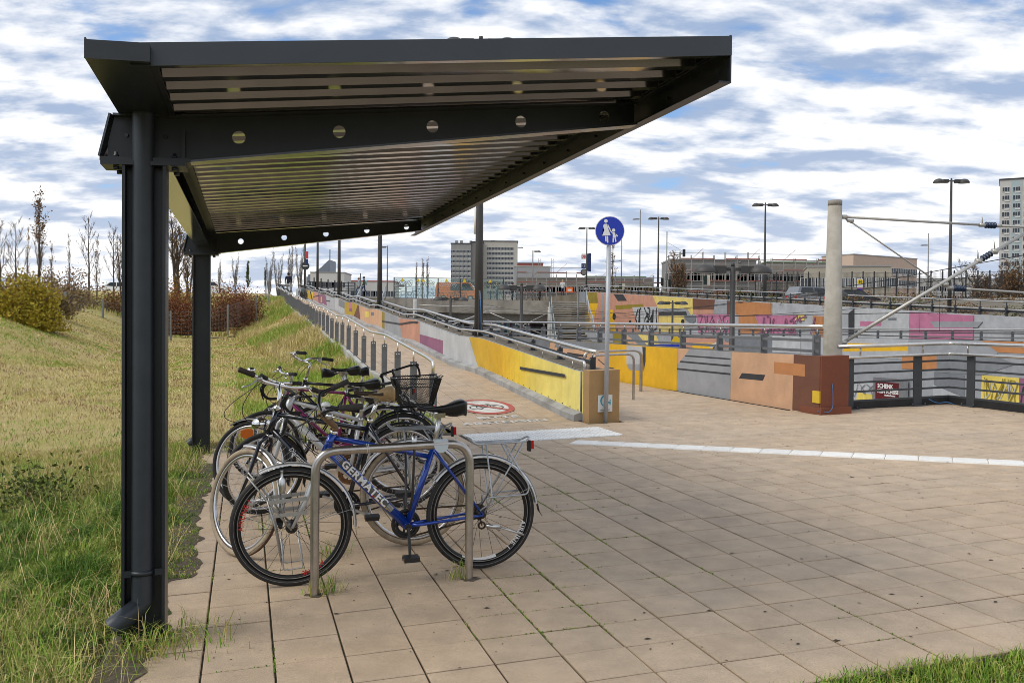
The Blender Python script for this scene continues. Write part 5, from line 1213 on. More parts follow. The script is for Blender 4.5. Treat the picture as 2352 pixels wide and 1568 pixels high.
        mb.tube([(x0 - .02, 0.018, z0 + .002), (x1 + .06, 0.018, z0 + .002)], 0.004, 6); mb.tube([(x0 - .02, -0.018, z0 + .002), (x1 + .06, -0.018, z0 + .002)], 0.004, 6)
        for s in (-1, 1):
            mb.tube([(lerp(x0, x1, .25), s * 0.058, z0), (lerp(x0, x1, .34), s * 0.065, Rw_ + 0.08), (0.02, s * 0.066, Rw_ + 0.03)], 0.0055, 6)
            mb.tube([(lerp(x0, x1, .88), s * 0.058, z0), (-0.01, s * 0.066, Rw_ + 0.02)], 0.0055, 6)
            mb.tube(fillet([(lerp(x0, x1, .55), s * 0.058, z0), (x1 + .02, s * 0.072, Rw_ + 0.16), (x1 + .03, s * 0.072, Rw_ + 0.11), (-0.02, s * 0.070, Rw_ + 0.105), (-0.03, s * .068, Rw_ + .06)], 0.03), 0.0052, 6)
        rk = part('rack', mb, rm, t)
        mb = MB(); mb.box(x1 - 0.012, x1 + 0.004, -0.022, 0.022, z0 - 0.065, z0 + 0.002); part('tail_light_housing', mb, blackplastic, rk)
        mb = MB(); mb.box(x1 - 0.030, x1 - 0.012, -0.020, 0.020, z0 - 0.052, z0 + 0.0); part('tail_light', mb, redlens, rk)
    return t, sf, wb
# ---- 1: blue trekking bicycle ------------------------------------------------
blue = mat('metallic_blue', (0.008, 0.050, 0.34), 0.22, 0.35, 0.12, 30, coat=0.7)
navy = mat('navy_paint', (0.007, 0.010, 0.022), 0.18, 0.15, 0.1, 30, coat=0.8)
cream = mat('cream_rubber', (0.36, 0.29, 0.20), 0.75, 0, 0.12, 30, stain=(0.22, 0.17, 0.12), sscale=9)
brown_tread = mat('brown_rubber', (0.105, 0.050, 0.030), 0.8, 0, 0.2, 40)
rimblack = mat('black_rim', (0.022, 0.022, 0.022), 0.3, 0.5)
rimsilver = mat('silver_rim', (0.60, 0.60, 0.61), 0.25, 0.9, 0.05, 20)
guardsilver = mat('silver_mudguard', (0.62, 0.62, 0.62), 0.28, 0.5, 0.06, 10)
guardline = mat('grey_line', (0.12, 0.12, 0.12), 0.4)
bronze = mat('worn_bronze', (0.20, 0.115, 0.055), 0.5, 0.4, 0.25, 60)
A1r = 1.856
def L1_(a, h, b=0.61): return (A1r - a, -(b - 0.61), h + 0.0)
b1c = dict(frame=blue, R=0.337, Rf=0.346, tr=0.0185, head=((A1r - 0.985, 0.870), (A1r - 0.935, 0.765)), bb=(A1r - 1.403, 0.298), seat=(A1r - 1.578, 0.765), tend=(A1r - 1.552, 0.700), top=(A1r - 0.985, 0.845), dtr=0.0295, hr=0.023, str=0.0185,
  tyre=[mat('tyre_black', (0.020, 0.019, 0.018), 0.7, 0, 0.3, 60, 0.3, 160)], rim=rimblack, spoke=spokeblack, rimd=0.017, rimw=0.011, ns=24, hubm=blackplastic, fhub=0.026, fork=silverpaint, steer=-1, post=(A1r - 1.615, 0.945), saddle=(A1r - 1.480, A1r - 1.775, 1.020), sw=0.088, sdrop=0.016,
  crank=-91, ringm=blackplastic, crankm=blackpaint, stem=[L1_(0.990, 0.875), L1_(1.00, 0.905), L1_(0.905, 0.995)], stemm=bronze, stemr=0.018, bar_abs=True,
  bar=[L1_(1.10, 1.150, 0.92), L1_(1.00, 1.108, 0.92), L1_(0.925, 1.085, 0.91), L1_(0.917, 1.03, 0.86), L1_(0.925, 0.985, 0.66), L1_(0.925, 0.985, 0.52), L1_(0.912, 1.015, 0.38), L1_(0.96, 1.035, 0.36), L1_(1.135, 1.045, 0.34)], barm=blackpaint,
  grips=[(L1_(1.105, 1.152, 0.92), L1_(1.0, 1.108, 0.92)), (L1_(1.135, 1.045, 0.34), L1_(1.005, 1.038, 0.355))], gripm=mat('grip_grey', (0.045, 0.042, 0.038), 0.85, 0, 0.25, 90, 0.4, 300),
  levers=[(L1_(0.95, 0.995, 0.37), L1_(1.0, 0.985, 0.33), L1_(1.078, 0.955, 0.33))], bell=L1_(0.935, 1.045, 0.42),
  cables=[(L1_(0.93, 1.0, 0.42), L1_(0.93, 0.74, 0.60)), (L1_(0.93, 1.03, 0.85), L1_(0.96, 0.70, 0.62)), (L1_(0.92, 1.0, 0.5), L1_(0.72, 0.70, 0.62)), (L1_(0.93, 1.0, 0.46), L1_(0.99, 0.82, 0.6))], cabout=(0.11, 0.03, -0.01),
  guard=(guardsilver, guardline), rg0=38, rg1=174, fg0=62, fg1=184, rack=(A1r - 1.790, A1r - 2.165, 0.765, mat('silver_rack', (0.46, 0.48, 0.50), 0.35, 0.5, 0.08, 20)))
b1, sf1, wb1 = bike('bicycle', 'blue trekking bicycle with white down tube lettering leaning at the nearest hoop', (A1r, 0.605), (0.735, 0.635), b1c)
frame1 = [k for k in kids(b1) if k.name.startswith('frame')][0]
# decal plate and lettering on the down tube
d0 = Vector((lerp(A1r - 0.985, A1r - 0.935, .78), 0, lerp(0.870, 0.765, .78))); d1 = Vector((A1r - 1.403, 0, 0.298)); dd = (d1 - d0).normalized(); dn = dd.cross(Vector((0, 1, 0))).normalized()
if dn.z < 0: dn = -dn
LD = (d1 - d0).length
def tube_patch(t0, t1, v0, v1, r, m, name, n=6):
    "strip lying on the near side of the down tube, v as angle"
    mb = MB(); vs = []
    for i in range(n + 1):
        an = R(lerp(v0, v1, i / n))
        for t in (t0, t1): vs.append(d0 + dd * (LD * t) + Vector((0, 1, 0)) * (r * math.cos(an)) + dn * (r * math.sin(an)))
    mb.add(vs, [(2 * i, 2 * i + 1, 2 * i + 3, 2 * i + 2) for i in range(n)], 0, True); return part(name, mb, m, frame1)
decal_grey = mat('decal_dark', (0.075, 0.072, 0.068), 0.35, 0, 0.15, 40); decal_silver = mat('decal_silver', (0.42, 0.41, 0.39), 0.3, 0.3)
tube_patch(0.155, 0.80, -32, 40, 0.0299, decal_grey, 'decal')
for k in range(6): tube_patch(0.10 + k * 0.011, 0.105 + k * 0.011, -20, 45, 0.0301, decal_silver, 'decal_stripe', 4)
for k in range(6): tube_patch(0.735 + 0.0, 0.795, -20 + k * 11, -14 + k * 11, 0.0303, decal_silver, 'decal_stripe', 2)
tube_patch(0.575, 0.60, -35, -18, 0.0303, redlens, 'decal_stripe', 3); tube_patch(0.60, 0.76, -33, -25, 0.0303, mat('decal_yellow', (0.6, 0.42, 0.02), 0.4), 'decal_stripe', 3)
def wrap_text(body, size, tc, spacing, m, parent, bold=0.0):
    me = text_mesh(body, size, 0.0002, 0.0, spacing, bold); me.materials.append(m); bm = bmesh.new(); bm.from_mesh(me)
    for k in range(-6, 7): bmesh.ops.bisect_plane(bm, geom=bm.verts[:] + bm.edges[:] + bm.faces[:], plane_co=(0, k * size / 12, 0), plane_no=(0, 1, 0))
    bm.to_mesh(me); bm.free()
    for v in me.vertices:
        an = v.co.y / 0.0305 + 0.16; rr = 0.0306 + (0.0004 if v.co.z > 0 else 0)
        v.co = d0 + dd * (LD * tc + v.co.x) + Vector((0, 1, 0)) * (rr * math.cos(an)) + dn * (rr * math.sin(an))
    me.name = 'lettering'; return obj('lettering', me, parent)
wrap_text('GERMATEC', 0.066, 0.455, 1.12, mat('decal_white', (0.78, 0.78, 0.76), 0.4), frame1, 0.0022)
# front dynamo, low front rack struts, lock cable
mb = MB()
for s in (1, -1):
    y = s * 0.085; h_ = (wb1, 0, 0.34)
    mb.tube([sf1((wb1 + 0.235, y * .9, 0.66)), sf1((wb1 + 0.0, y, 0.34))], 0.0055, 6); mb.tube([sf1((wb1 + .13, y, 0.52)), sf1((wb1 + .09, y, 0.36)), sf1((wb1 + 0.06, y, 0.16))], 0.005, 6)
    mb.tube([sf1(p) for p in fillet([(wb1 + .06, y, 0.30), (wb1 + 0.05, y, 0.115), (wb1 - 0.06, y, 0.125), (wb1 - 0.035, y, 0.30)], 0.02)], 0.0045, 6)
    for z_ in (0.505, 0.425):
        p, q = sf1((wb1 + 0.125 - (0.5 - z_) * .0, y, z_)), sf1((wb1 - 0.09, y, z_ + 0.012)); mb.bar(p, q, 0.004, 0.021, upv=(0, 0, 1))
part('front_carrier', mb, mat('carrier_aluminium', (0.40, 0.40, 0.39), 0.4, 0.7), b1)
mb = MB(); mb.lathe([(0.011, -0.05), (0.016, -0.04), (0.021, -0.015), (0.021, 0.03), (0.009, 0.04), (0.007, 0.075), (0.010, 0.08)], sf1((wb1 + 0.045, 0.055, 0.60)), 12); part('dynamo', mb, alu, b1)
mb = MB(); mb.tube([Vector(L1_(1.43, 0.84, 0.42)), Vector(L1_(1.425, 0.76, 0.40)), Vector(L1_(1.415, 0.5, 0.44)), Vector(L1_(1.40, 0.42, 0.47)), Vector(L1_(1.385, 0.45, 0.5)), Vector(L1_(1.40, 0.74, 0.58))], 0.0075, 8); lk = part('lock_cable', mb, mat('lock_dark', (0.03, 0.026, 0.024), 0.4), b1)
mb = MB(); mb.tube([Vector(L1_(1.43, 0.855, 0.42)), Vector(L1_(1.428, 0.785, 0.41))], [0.016, 0.012], 10); part('lock_body', mb, alu, lk)
mb = MB(); mb.tube([(A1r - 1.87, 0.075, 0.275), (A1r - 1.95, 0.085, 0.262)], 0.013, 8); mb.tube([(A1r - 1.95, 0.085, 0.262), (A1r - 2.10, 0.09, 0.205)], 0.006, 6); part('kickstand', mb, [alu], b1)
# rim lettering
def rim_text(body, cx, R_, r, a_mid, size, m, parent, xf, y=0.0125):
    me = text_mesh(body, size, 0.0002, 0, 1.1, 0.0006); me.materials.append(m)
    for v in me.vertices:
        an = R(a_mid) + v.co.x / r; q = r + v.co.y * 1.0
        v.co = Vector(xf((cx + q * math.cos(an), y + v.co.z, R_ + q * math.sin(an))))
    me.name = 'lettering'; return obj('lettering', me, parent)
fw1 = [k for k in kids(b1) if k.name.startswith('front_wheel')][0]; rw1 = [k for k in kids(b1) if k.name.startswith('rear_wheel')][0]
decw = MATS['decal_white']; decr = mat('decal_red', (0.5, 0.02, 0.015), 0.4)
rim_text('AIRLINE 1', 0, 0.337, 0.270, 214, 0.042, decw, rw1, lambda p: tuple(p)); rim_text('AIRLINE 1', wb1, 0.346, 0.278, 18, 0.040, decr, fw1, sf1); rim_text('AIRLINE', wb1, 0.346, 0.278, 245, 0.036, decr, fw1, sf1)
mb = MB()
for w_, cx_, R_, xf_ in ((0, 0, .337, lambda p: tuple(p)), (1, wb1, .346, sf1)):
    mb = MB(); mb.torus((cx_, 0.0125, R_), R_ - 0.046, 0.0022, (0, 1, 0), 56, 5); mb.torus((cx_, 0.018, R_), R_ - 0.024, 0.0010, (0, 1, 0), 56, 4); mb.v = [xf_(p) for p in mb.v]; part('reflective_ring', mb, mat('worn_grey_ring', (0.30, 0.28, 0.26), 0.4, 0.3), fw1 if w_ else rw1)
mb = MB(); n = 14
for i in range(n):
    a0_, a1_ = R(252 + i * 3.2), R(252 + (i + 1) * 3.2); r0_, r1_ = 0.262 + 0.010 * (i / n), 0.282
    mb.add([(r0_ * math.cos(a0_), .0128, .337 + r0_ * math.sin(a0_)), (r0_ * math.cos(a1_), .0128, .337 + r0_ * math.sin(a1_)), (r1_ * math.cos(a1_), .0128, .337 + r1_ * math.sin(a1_)), (r1_ * math.cos(a0_), .0128, .337 + r1_ * math.sin(a0_))], [(0, 1, 2, 3)])
part('rim_flash', mb, decw, rw1)
# ---- 2: navy bicycle with cream tyres ---------------------------------------
A2 = 1.56
def L2_(a, h, b=1.33): return (A2 - a, -(b - 1.33), h)
b2c = dict(frame=navy, R=0.352, tr=0.021, head=((A2 - 0.690, 0.955), (A2 - 0.640, 0.795)), bb=(A2 - 1.125, 0.295), seat=(A2 - 1.283, 0.850), tend=(A2 - 1.268, 0.800), top=(A2 - 0.680, 0.925), dtr=0.0165, tr_top=0.0165, hr=0.020,
  tyre=[brown_tread, cream], rim=rimsilver, spoke=spokemat, hubm=alu, fhub=0.042, hubr=0.035, steer=-48, lean=-2.5, post=(A2 - 1.345, 1.0), saddle=(A2 - 1.185, A2 - 1.455, 1.062), sw=0.105, springs=True, postm=chrome, saddlem=mat('brown_saddle', (0.045, 0.030, 0.020), 0.35, 0, 0.2, 30), saddle2=mat('tan_saddle', (0.40, 0.27, 0.125), 0.6, 0, 0.12, 40),
  crank=200, ringm=blackplastic, stem=[L2_(0.690, 0.95), L2_(0.712, 1.055, 1.36), L2_(0.700, 1.105, 1.38)], stemm=chrome, stemr=0.014, bar_abs=True,
  bar=[L2_(0.488, 1.240, 1.12), L2_(0.575, 1.200, 1.14), L2_(0.620, 1.150, 1.20), L2_(0.690, 1.108, 1.36), L2_(0.745, 1.082, 1.48), L2_(0.80, 1.064, 1.56), L2_(0.86, 1.060, 1.64), L2_(0.985, 1.003, 1.70)], barm=chrome,
  grips=[(L2_(0.482, 1.243, 1.118), L2_(0.578, 1.198, 1.14)), (L2_(0.985, 1.003, 1.70), L2_(0.90, 1.045, 1.66))], gripm=mat('brown_grip', (0.035, 0.026, 0.018), 0.6, 0, 0.2, 60),
  levers=[(L2_(0.60, 1.175, 1.16), L2_(0.55, 1.14, 1.13), L2_(0.50, 1.13, 1.10)), (L2_(0.87, 1.06, 1.64), L2_(0.93, 1.0, 1.6), L2_(0.97, .96, 1.6))], bell=L2_(0.555, 1.222, 1.15), bellm=chrome,
  cables=[(L2_(0.60, 1.16, 1.17), L2_(0.66, 0.80, 1.33)), (L2_(0.86, 1.05, 1.64), L2_(0.70, 0.80, 1.33)), (L2_(0.62, 1.15, 1.2), L2_(0.58, 0.85, 1.36))], cabout=(0.14, 0.05, -0.03),
  guard=(guardsilver, guardline), rg0=25, rg1=175, fg0=85, fg1=190, rack=(A2 - 1.40, A2 - 1.83, 0.795, mat('grey_rack', (0.28, 0.29, 0.30), 0.4, 0.5)))
b2, sf2, wb2 = bike('bicycle', 'navy bicycle with cream tyres, chrome handlebar and torn brown and tan saddle', (A2, 1.30), (0.455, 1.42), b2c)
fr2 = [k for k in kids(b2) if k.name.startswith('frame')][0]
e0 = Vector((lerp(A2 - 0.690, A2 - 0.640, .78), 0.0175, lerp(0.955, 0.795, .78))); e1 = Vector((A2 - 1.125, 0.0175, 0.295))
text_part('Diamant', 0.040, decw, fr2, e0.lerp(e1, 0.34), e1 - e0, (e1 - e0).cross(Vector((0, 1, 0))) * (1 if (e1 - e0).cross(Vector((0, 1, 0))).z > 0 else -1), shear=0.25, bold=0.0004)
g0, g1 = Vector((A2 - 0.680, 0.0172, 0.925)), Vector((A2 - 1.268, 0.0172, 0.80)); text_part('Topas', 0.026, decw, fr2, g0.lerp(g1, 0.38), g1 - g0, (0, 0, 1), shear=0.3)
mb = MB(); q = Vector(sf2((A2 - 0.545, 0, 0.86))); mb.sphere(q, 0.05, 14, 8, s=(1.25, 0.95, 0.9)); hl = part('headlight', mb, chrome, b2)
mb = MB(); mb.tube([q, Vector(sf2((A2 - 0.62, 0, 0.80)))], 0.008, 6); part('lamp_bracket', mb, blackplastic, hl)
# ---- other bicycles -----------------------------------------------------------
def generic(name, label, rear, front, frame, Rr, style, **k):
    wb_ = (P(*rear, 0) - P(*front, 0)).length; hx = wb_ - 0.21 if 'hx' not in k else k['hx']
    c = dict(frame=frame, R=Rr, tr=0.019, head=((hx - 0.035, 0.90), (hx + 0.02, 0.74)), bb=(0.43, 0.29), seat=(0.30, 0.80), tyre=[rubber], rim=rimsilver, spoke=spokemat, post=(0.25, 0.97), saddle=(0.38, 0.11, 1.02), crank=35, steer=0, rack=None)
    ht = c['head'][0]; ht = (ht[0] - 0.006, ht[1])
    if style == 'drop':
        z = 1.0; x = ht[0] + 0.07
        c['stem'] = [(ht[0], 0, ht[1]), (ht[0] - .02, 0, z - 0.01), (x, 0, z)]
        pts = []
        for s in (1, -1):
            seq = [(x, s * 0.03, z), (x, s * 0.17, z), (x + 0.085, s * 0.205, z + 0.005), (x + 0.115, s * 0.21, z - 0.06), (x + 0.07, s * 0.215, z - 0.13), (x - 0.03, s * 0.215, z - 0.14)]
            pts = (list(reversed(seq)) if s == 1 else seq) if not pts else pts + seq
        c['bar'] = pts; c['barm'] = mat('bar_tape', (0.012, 0.012, 0.012), 0.8, 0, 0.2, 90); c['barfil'] = 0.05
        c['levers'] = [((x + 0.09, s * 0.207, z), (x + 0.13, s * 0.207, z - 0.03), (x + 0.10, s * 0.208, z - 0.13)) for s in (1, -1)]; c['leverm'] = blackplastic
    elif style == 'swept':
        z = 1.10; x = ht[0] + 0.05
        c['stem'] = [(ht[0], 0, ht[1]), (ht[0] - 0.05, 0, z - 0.03), (x, 0, z)]
        c['bar'] = [(x - 0.20, 0.30, z + 0.03), (x - 0.08, 0.27, z + 0.05), (x + 0.03, 0.20, z + 0.05), (x, 0.05, z), (x, -0.05, z), (x + 0.03, -0.20, z + 0.05), (x - 0.08, -0.27, z + 0.05), (x - 0.20, -0.30, z + 0.03)]
        c['grips'] = [((x - 0.21, s * 0.302, z + 0.03), (x - 0.09, s * 0.272, z + 0.05)) for s in (1, -1)]
        c['levers'] = [((x - 0.06, s * 0.26, z + 0.03), (x - 0.08, s * 0.27, z), (x - 0.16, s * 0.29, z - 0.02)) for s in (1, -1)]
    else:
        z = 1.02; x = ht[0] + 0.08
        c['stem'] = [(ht[0], 0, ht[1]), (ht[0] - .015, 0, z - 0.03), (x, 0, z)]
        c['bar'] = [(x - 0.05, 0.31, z + 0.02), (x, 0.06, z), (x, -0.06, z), (x - 0.05, -0.31, z + 0.02)]
        c['grips'] = [((x - 0.055, s * 0.315, z + 0.02), (x - 0.032, s * 0.20, z + 0.012)) for s in (1, -1)]
        c['levers'] = [((x - 0.02, s * 0.19, z + 0.01), (x + 0.03, s * 0.2, z - 0.01), (x + 0.02, s * 0.29, z - 0.02)) for s in (1, -1)]
    c['cables'] = [((c['bar'][0][0], 0.2, c['bar'][0][2]), (hx + 0.03, 0.02, 0.72)), ((c['bar'][-1][0], -0.2, c['bar'][-1][2]), (hx, -0.02, 0.80))]
    c.update(k); return bike(name, label, rear, front, c)
silver_frame = mat('silver_white_paint', (0.52, 0.53, 0.54), 0.3, 0.2, 0.08, 30, coat=0.5); purple_frame = mat('purple_paint', (0.20, 0.008, 0.10), 0.25, 0.2, 0.1, 30, coat=0.6)
guardblack = mat('black_mudguard', (0.012, 0.013, 0.014), 0.3, 0, 0.1, 30)
b4, sf4, _ = generic('bicycle', 'silver white bicycle with black drop bars and suspension fork behind the navy one', (1.70, 2.52), (0.62, 2.62), silver_frame, 0.335, 'drop', steer=28, susp=True, fork=silverpaint, fkr=[0.016, 0.016, 0.017, 0.012], guard=(guardblack, None), lean=-2, head=((0.855, 0.93), (0.915, 0.77)), hr=0.027, dtr=0.026, saddle=(0.44, 0.17, 0.94), post=(0.31, 0.89), seat=(0.33, 0.72))
fr4 = [k for k in kids(b4) if k.name.startswith('frame')][0]
e0, e1 = Vector((0.91, 0.0265, 0.80)), Vector((0.43, 0.0265, 0.29)); text_part('PEUGEOT', 0.05, decw, fr4, e0.lerp(e1, 0.32), e1 - e0, (e1 - e0).cross(Vector((0, 1, 0))) * (1 if (e1 - e0).cross(Vector((0, 1, 0))).z > 0 else -1), bold=0.0008)
b3, sf3, wb3 = generic('bicycle', 'black bicycle with wire basket on its rack and an orange reflector in its front wheel', (1.78, 3.05), (0.50, 2.98), blackpaint, 0.355, 'flat', steer=-38, guard=(guardblack, None), gw=0.028, fg0=60, rack=(0.16, -0.27, 0.76, blackpaint), saddle=(0.47, 0.19, 1.0), post=(0.33, 0.94), sw=0.11, hx=1.02, bb=(0.45, 0.29), seat=(0.34, 0.74), lean=-2)
mb = MB(); q = Vector(sf3((wb3 + 0.02, 0.03, 0.355 + 0.25))); mb.box(q.x - 0.05, q.x + 0.05, q.y - 0.008, q.y + 0.008, q.z - 0.03, q.z + 0.03); mb.box(q.x - 0.04, q.x + 0.03, q.y - 0.009, q.y + 0.009, q.z - 0.042, q.z + 0.038)
part('wheel_reflector', mb, orangelens, [k for k in kids(b3) if k.name.startswith('front_wheel')][0])
# wire basket standing on the rack
bk = thing('wire_basket', 'black mesh basket fixed on the rack of the black bicycle', 'basket', P(1.885, 3.045, 0.77), YAW)
mb = MB(); B0x, B0y, B1x, B1y, Hh = 0.135, 0.105, 0.20, 0.15, 0.235
def bpt(u, v): # around u in 0..4, up v 0..1
    k = int(u) % 4; f_ = u - int(u); bx, by = lerp(B0x, B1x, v), lerp(B0y, B1y, v); cs = [(-bx, -by), (bx, -by), (bx, by), (-bx, by)]; p, q = cs[k], cs[(k + 1) % 4]
    return (lerp(p[0], q[0], f_), lerp(p[1], q[1], f_), Hh * v + (0.02 * v if k == 2 else 0))
nu, nv = 26, 13
for k in range(4):
    for i in range(-nv, nu):
        for dr in (1, -1):
            pts = []
            for j in range(nv + 1):
                x = (i + j) / nu if dr == 1 else (nu - i - j) / nu
                if 0 <= x <= 0.9999: pts.append(bpt(k + x, j / nv))
            if len(pts) > 1: mb.bar(pts[0], pts[-1], 0.0022)
w = part('mesh_sides', mb, blackpaint, bk); w['kind'] = 'stuff'
mb = MB(); 
for i in range(9): mb.bar((lerp(-B0x, B0x, i / 8), -B0y, 0), (lerp(-B0x, B0x, i / 8), B0y, 0), 0.003)
for i in range(7): mb.bar((-B0x, lerp(-B0y, B0y, i / 6), 0), (B0x, lerp(-B0y, B0y, i / 6), 0), 0.003)
part('mesh_floor', mb, blackpaint, bk)['kind'] = 'stuff'
mb = MB(); 
for v, r in ((1, 0.0055), (0.7, 0.003), (0, 0.004)):
    pts = [Vector(bpt(u, v)) for u in (0, 1, 2, 3)]; mb.tube([pts[i % 4].lerp(pts[(i + 1) % 4], f_) for i in range(4) for f_ in (0.08, 0.92)], r, 6, closed=True)
mb.tube(fillet([(0.20, -0.06, Hh), (0.235, -0.06, Hh + .02), (0.235, 0.06, Hh + 0.02), (0.20, 0.06, Hh)], 0.02), 0.004, 6)
part('rim_wire', mb, blackpaint, bk)
b5, _, _ = generic('bicycle', 'purple bicycle with slim chrome handlebar behind the basket bicycle', (1.80, 4.22), (0.66, 4.22), purple_frame, 0.335, 'flat', steer=12, barm=chrome, guard=(guardsilver, None), saddle=(0.50, 0.22, 1.05), post=(0.36, 1.0), seat=(0.36, 0.80), bb=(0.46, 0.29), sw=0.09)
b6, _, _ = generic('bicycle', 'dark bicycle with tall chrome swept handlebar near the grassy end of the row', (1.95, 4.85), (0.85, 4.92), blackpaint, 0.345, 'swept', steer=-30, barm=chrome, stemm=chrome, guard=(guardsilver, None), rack=(0.17, -0.25, 0.77, blackpaint), saddle=(0.46, 0.2, 1.0))
b7, _, _ = generic('bicycle', 'black racing bicycle facing the other way with its drop bars above the basket', (1.18, 4.50), (2.22, 4.55), blackpaint, 0.335, 'drop', steer=58, stemm=blackpaint, saddle=(0.32, 0.05, 1.02), rack=(0.1, -0.3, 0.76, blackpaint))
# ---- small parked bicycles far away (one mesh each, parts unreadable) ------------
def far_bike_mesh(m_list):
    mb = MB()
    for x in (0, 1.05): mb.torus((x, 0, 0.34), 0.325, 0.02, (0, 1, 0), 20, 5)
    mb.tube([(0.42, 0, 0.3), (0.28, 0, 0.85)], 0.018, 6, 1); mb.tube([(0.85, 0, 0.85), (0.88, 0, 0.72), (1.05, 0, 0.34)], 0.018, 6, 1); mb.tube([(0.86, 0, 0.8), (0.3, 0, 0.75)], 0.018, 6, 1); mb.tube([(0.88, 0, 0.74), (0.42, 0, 0.3)], 0.02, 6, 1); mb.tube([(0.42, 0, 0.3), (0, 0, 0.34), (0.29, 0, 0.74)], 0.013, 5, 1)
    mb.tube([(0.76, 0.28, 1.03), (0.86, 0.2, 1.05), (0.86, -0.2, 1.05), (0.76, -0.28, 1.03)], 0.015, 6, 0); mb.tube([(0.85, 0, 0.85), (0.86, 0, 1.04)], 0.013, 5, 0); mb.tube([(0.28, 0, .85), (0.25, 0, 0.96)], 0.013, 5)
    saddle_mesh(mb, 0.38, 0.12, 1.0); mb.bar((0.05, 0, 0.72), (-0.3, 0, 0.72), 0.12, 0.02)
    for k in range(14):
        an = 6.283 * k / 14
        for x in (0, 1.05): mb.tube([(x, 0, .34), (x + .31 * math.cos(an), 0, .34 + .31 * math.sin(an))], 0.0035, 3, cap=False)
    return mb.mesh('parked_bicycle', m_list)
fb = [far_bike_mesh([blackplastic, m_]) for m_ in (blackpaint, darkgrey, mat('teal_frame', (0.03, 0.12, 0.13), 0.4), navy)]
def far_bike(k, loc, rz, label, group): return tag(obj('parked_bicycle', fb[k % 4], None, loc, rz), label, 'bicycle', group)
# ================================================================== BRIDGE, STAIRS, STREET BEYOND
DZ = 4.05
ORD = ['first', 'second', 'third', 'fourth', 'fifth', 'sixth', 'seventh', 'eighth', 'ninth', 'tenth'] + [w + 'th' for w in ('eleven', 'twelf', 'thirteen', 'fourteen', 'fifteen', 'sixteen', 'seventeen', 'eighteen', 'nineteen', 'twentie')] + ['twenty %s' % w for w in ('first', 'second', 'third', 'fourth', 'fifth', 'sixth', 'seventh', 'eighth', 'ninth')]
br = thing('road_bridge', 'concrete road bridge crossing the cutting with glass panelled parapet', 'bridge', (-4, 84, DZ))
def bxy(x, y, z):      # bridge frame: x along the deck, y away from the camera
    return Vector((x, 84.5 - 0.10 * x + y, z - 0.012 * x))
mb = MB(); mb.box(-24, 40, 0, 22, DZ - 0.45, DZ, 0, bxy); wpart('deck', mb, concrete_light, br)
mb = MB(); mb.box(-14, 5.5, -0.25, 0.25, DZ - 1.25, DZ + 0.02, 0, bxy); wpart('edge_girder', mb, mat('stained_concrete', (0.33, 0.30, 0.25), 0.85, 0, 0.15, 0.6, 0.2, 10, stain=(0.12, 0.10, 0.08), sscale=0.5), br)
for y0 in (0.9, 4.0, 8.0, 12): 
    mb = MB(); mb.box(-14, 5.5, y0, y0 + 0.7, DZ - 1.9, DZ - 0.46, 0, bxy); wpart('girder', mb, concrete, br)
mb = MB(); mb.box(-14, 5.5, 3.0, 3.2, -3.2, DZ - 0.5, 0, bxy); wpart('abutment', mb, mat('shade_dark_concrete', (0.05, 0.047, 0.045), 0.9, 0, 0.3, 0.5), br)  # shade of the opening under the deck is painted into this wall's colour
gl_graf = [mat('graffiti_' + n, c, 0.7) for n, c in (('violet', (0.10, 0.06, 0.22)), ('sky', (0.09, 0.22, 0.38)), ('plum', (0.14, 0.05, 0.14)), ('sand', (0.42, 0.33, 0.12)), ('mint', (0.20, 0.34, 0.30)))]
for k in range(14):
    mb = MB(); x0 = -2.3 + k * 0.30; mb.box(x0, x0 + 0.29, 2.9, 2.98, 0.9 + 0.3 * (k % 2), 2.35 - 0.15 * (k % 3), 0, bxy); wpart('graffiti', mb, gl_graf[(k * 3 + k // 4) % 5], br)
for s in range(7):
    r_ = random.Random(s); mb = MB(); x0 = -2.2 + s * 0.6
    mb.tube([bxy(x0 + 0.5 * t + 0.22 * math.sin(t * 9 + s), 2.88, 1.1 + 1.1 * abs(math.sin(t * 4 + s))) for t in [i / 14 for i in range(15)]], 0.03, 4); wpart('graffiti_line', mb, PM['white'] if s % 2 else gl_graf[0], br)
glass = bpy.data.materials.new('parapet_glass'); glass.use_nodes = True
nt = glass.node_tree; N = nt.nodes; N.clear(); o_ = N.new('ShaderNodeOutputMaterial'); mx_ = N.new('ShaderNodeMixShader'); tr_ = N.new('ShaderNodeBsdfTransparent'); gs_ = N.new('ShaderNodeBsdfPrincipled'); tr_.inputs[0].default_value = (0.90, 0.95, 0.93, 1); gs_.inputs['Base Color'].default_value = (0.35, 0.45, 0.42, 1); gs_.inputs['Roughness'].default_value = 0.08
mx_.inputs[0].default_value = 0.13; nt.links.new(tr_.outputs[0], mx_.inputs[1]); nt.links.new(gs_.outputs[0], mx_.inputs[2]); nt.links.new(mx_.outputs[0], o_.inputs[0])
gp = thing('glass_parapet', 'five framed glass panels with scrawled graffiti on the bridge edge', 'parapet', bxy(-11.2, 0, DZ))
xs_ = [-11.2, -9.1, -7.0, -4.9, -2.85, -0.85]
for x in xs_:
    mb = MB(); mb.box(x - 0.045, x + 0.045, -0.1, 0.0, DZ, DZ + 2.0, 0, bxy); wpart('post', mb, darkgrey, gp)
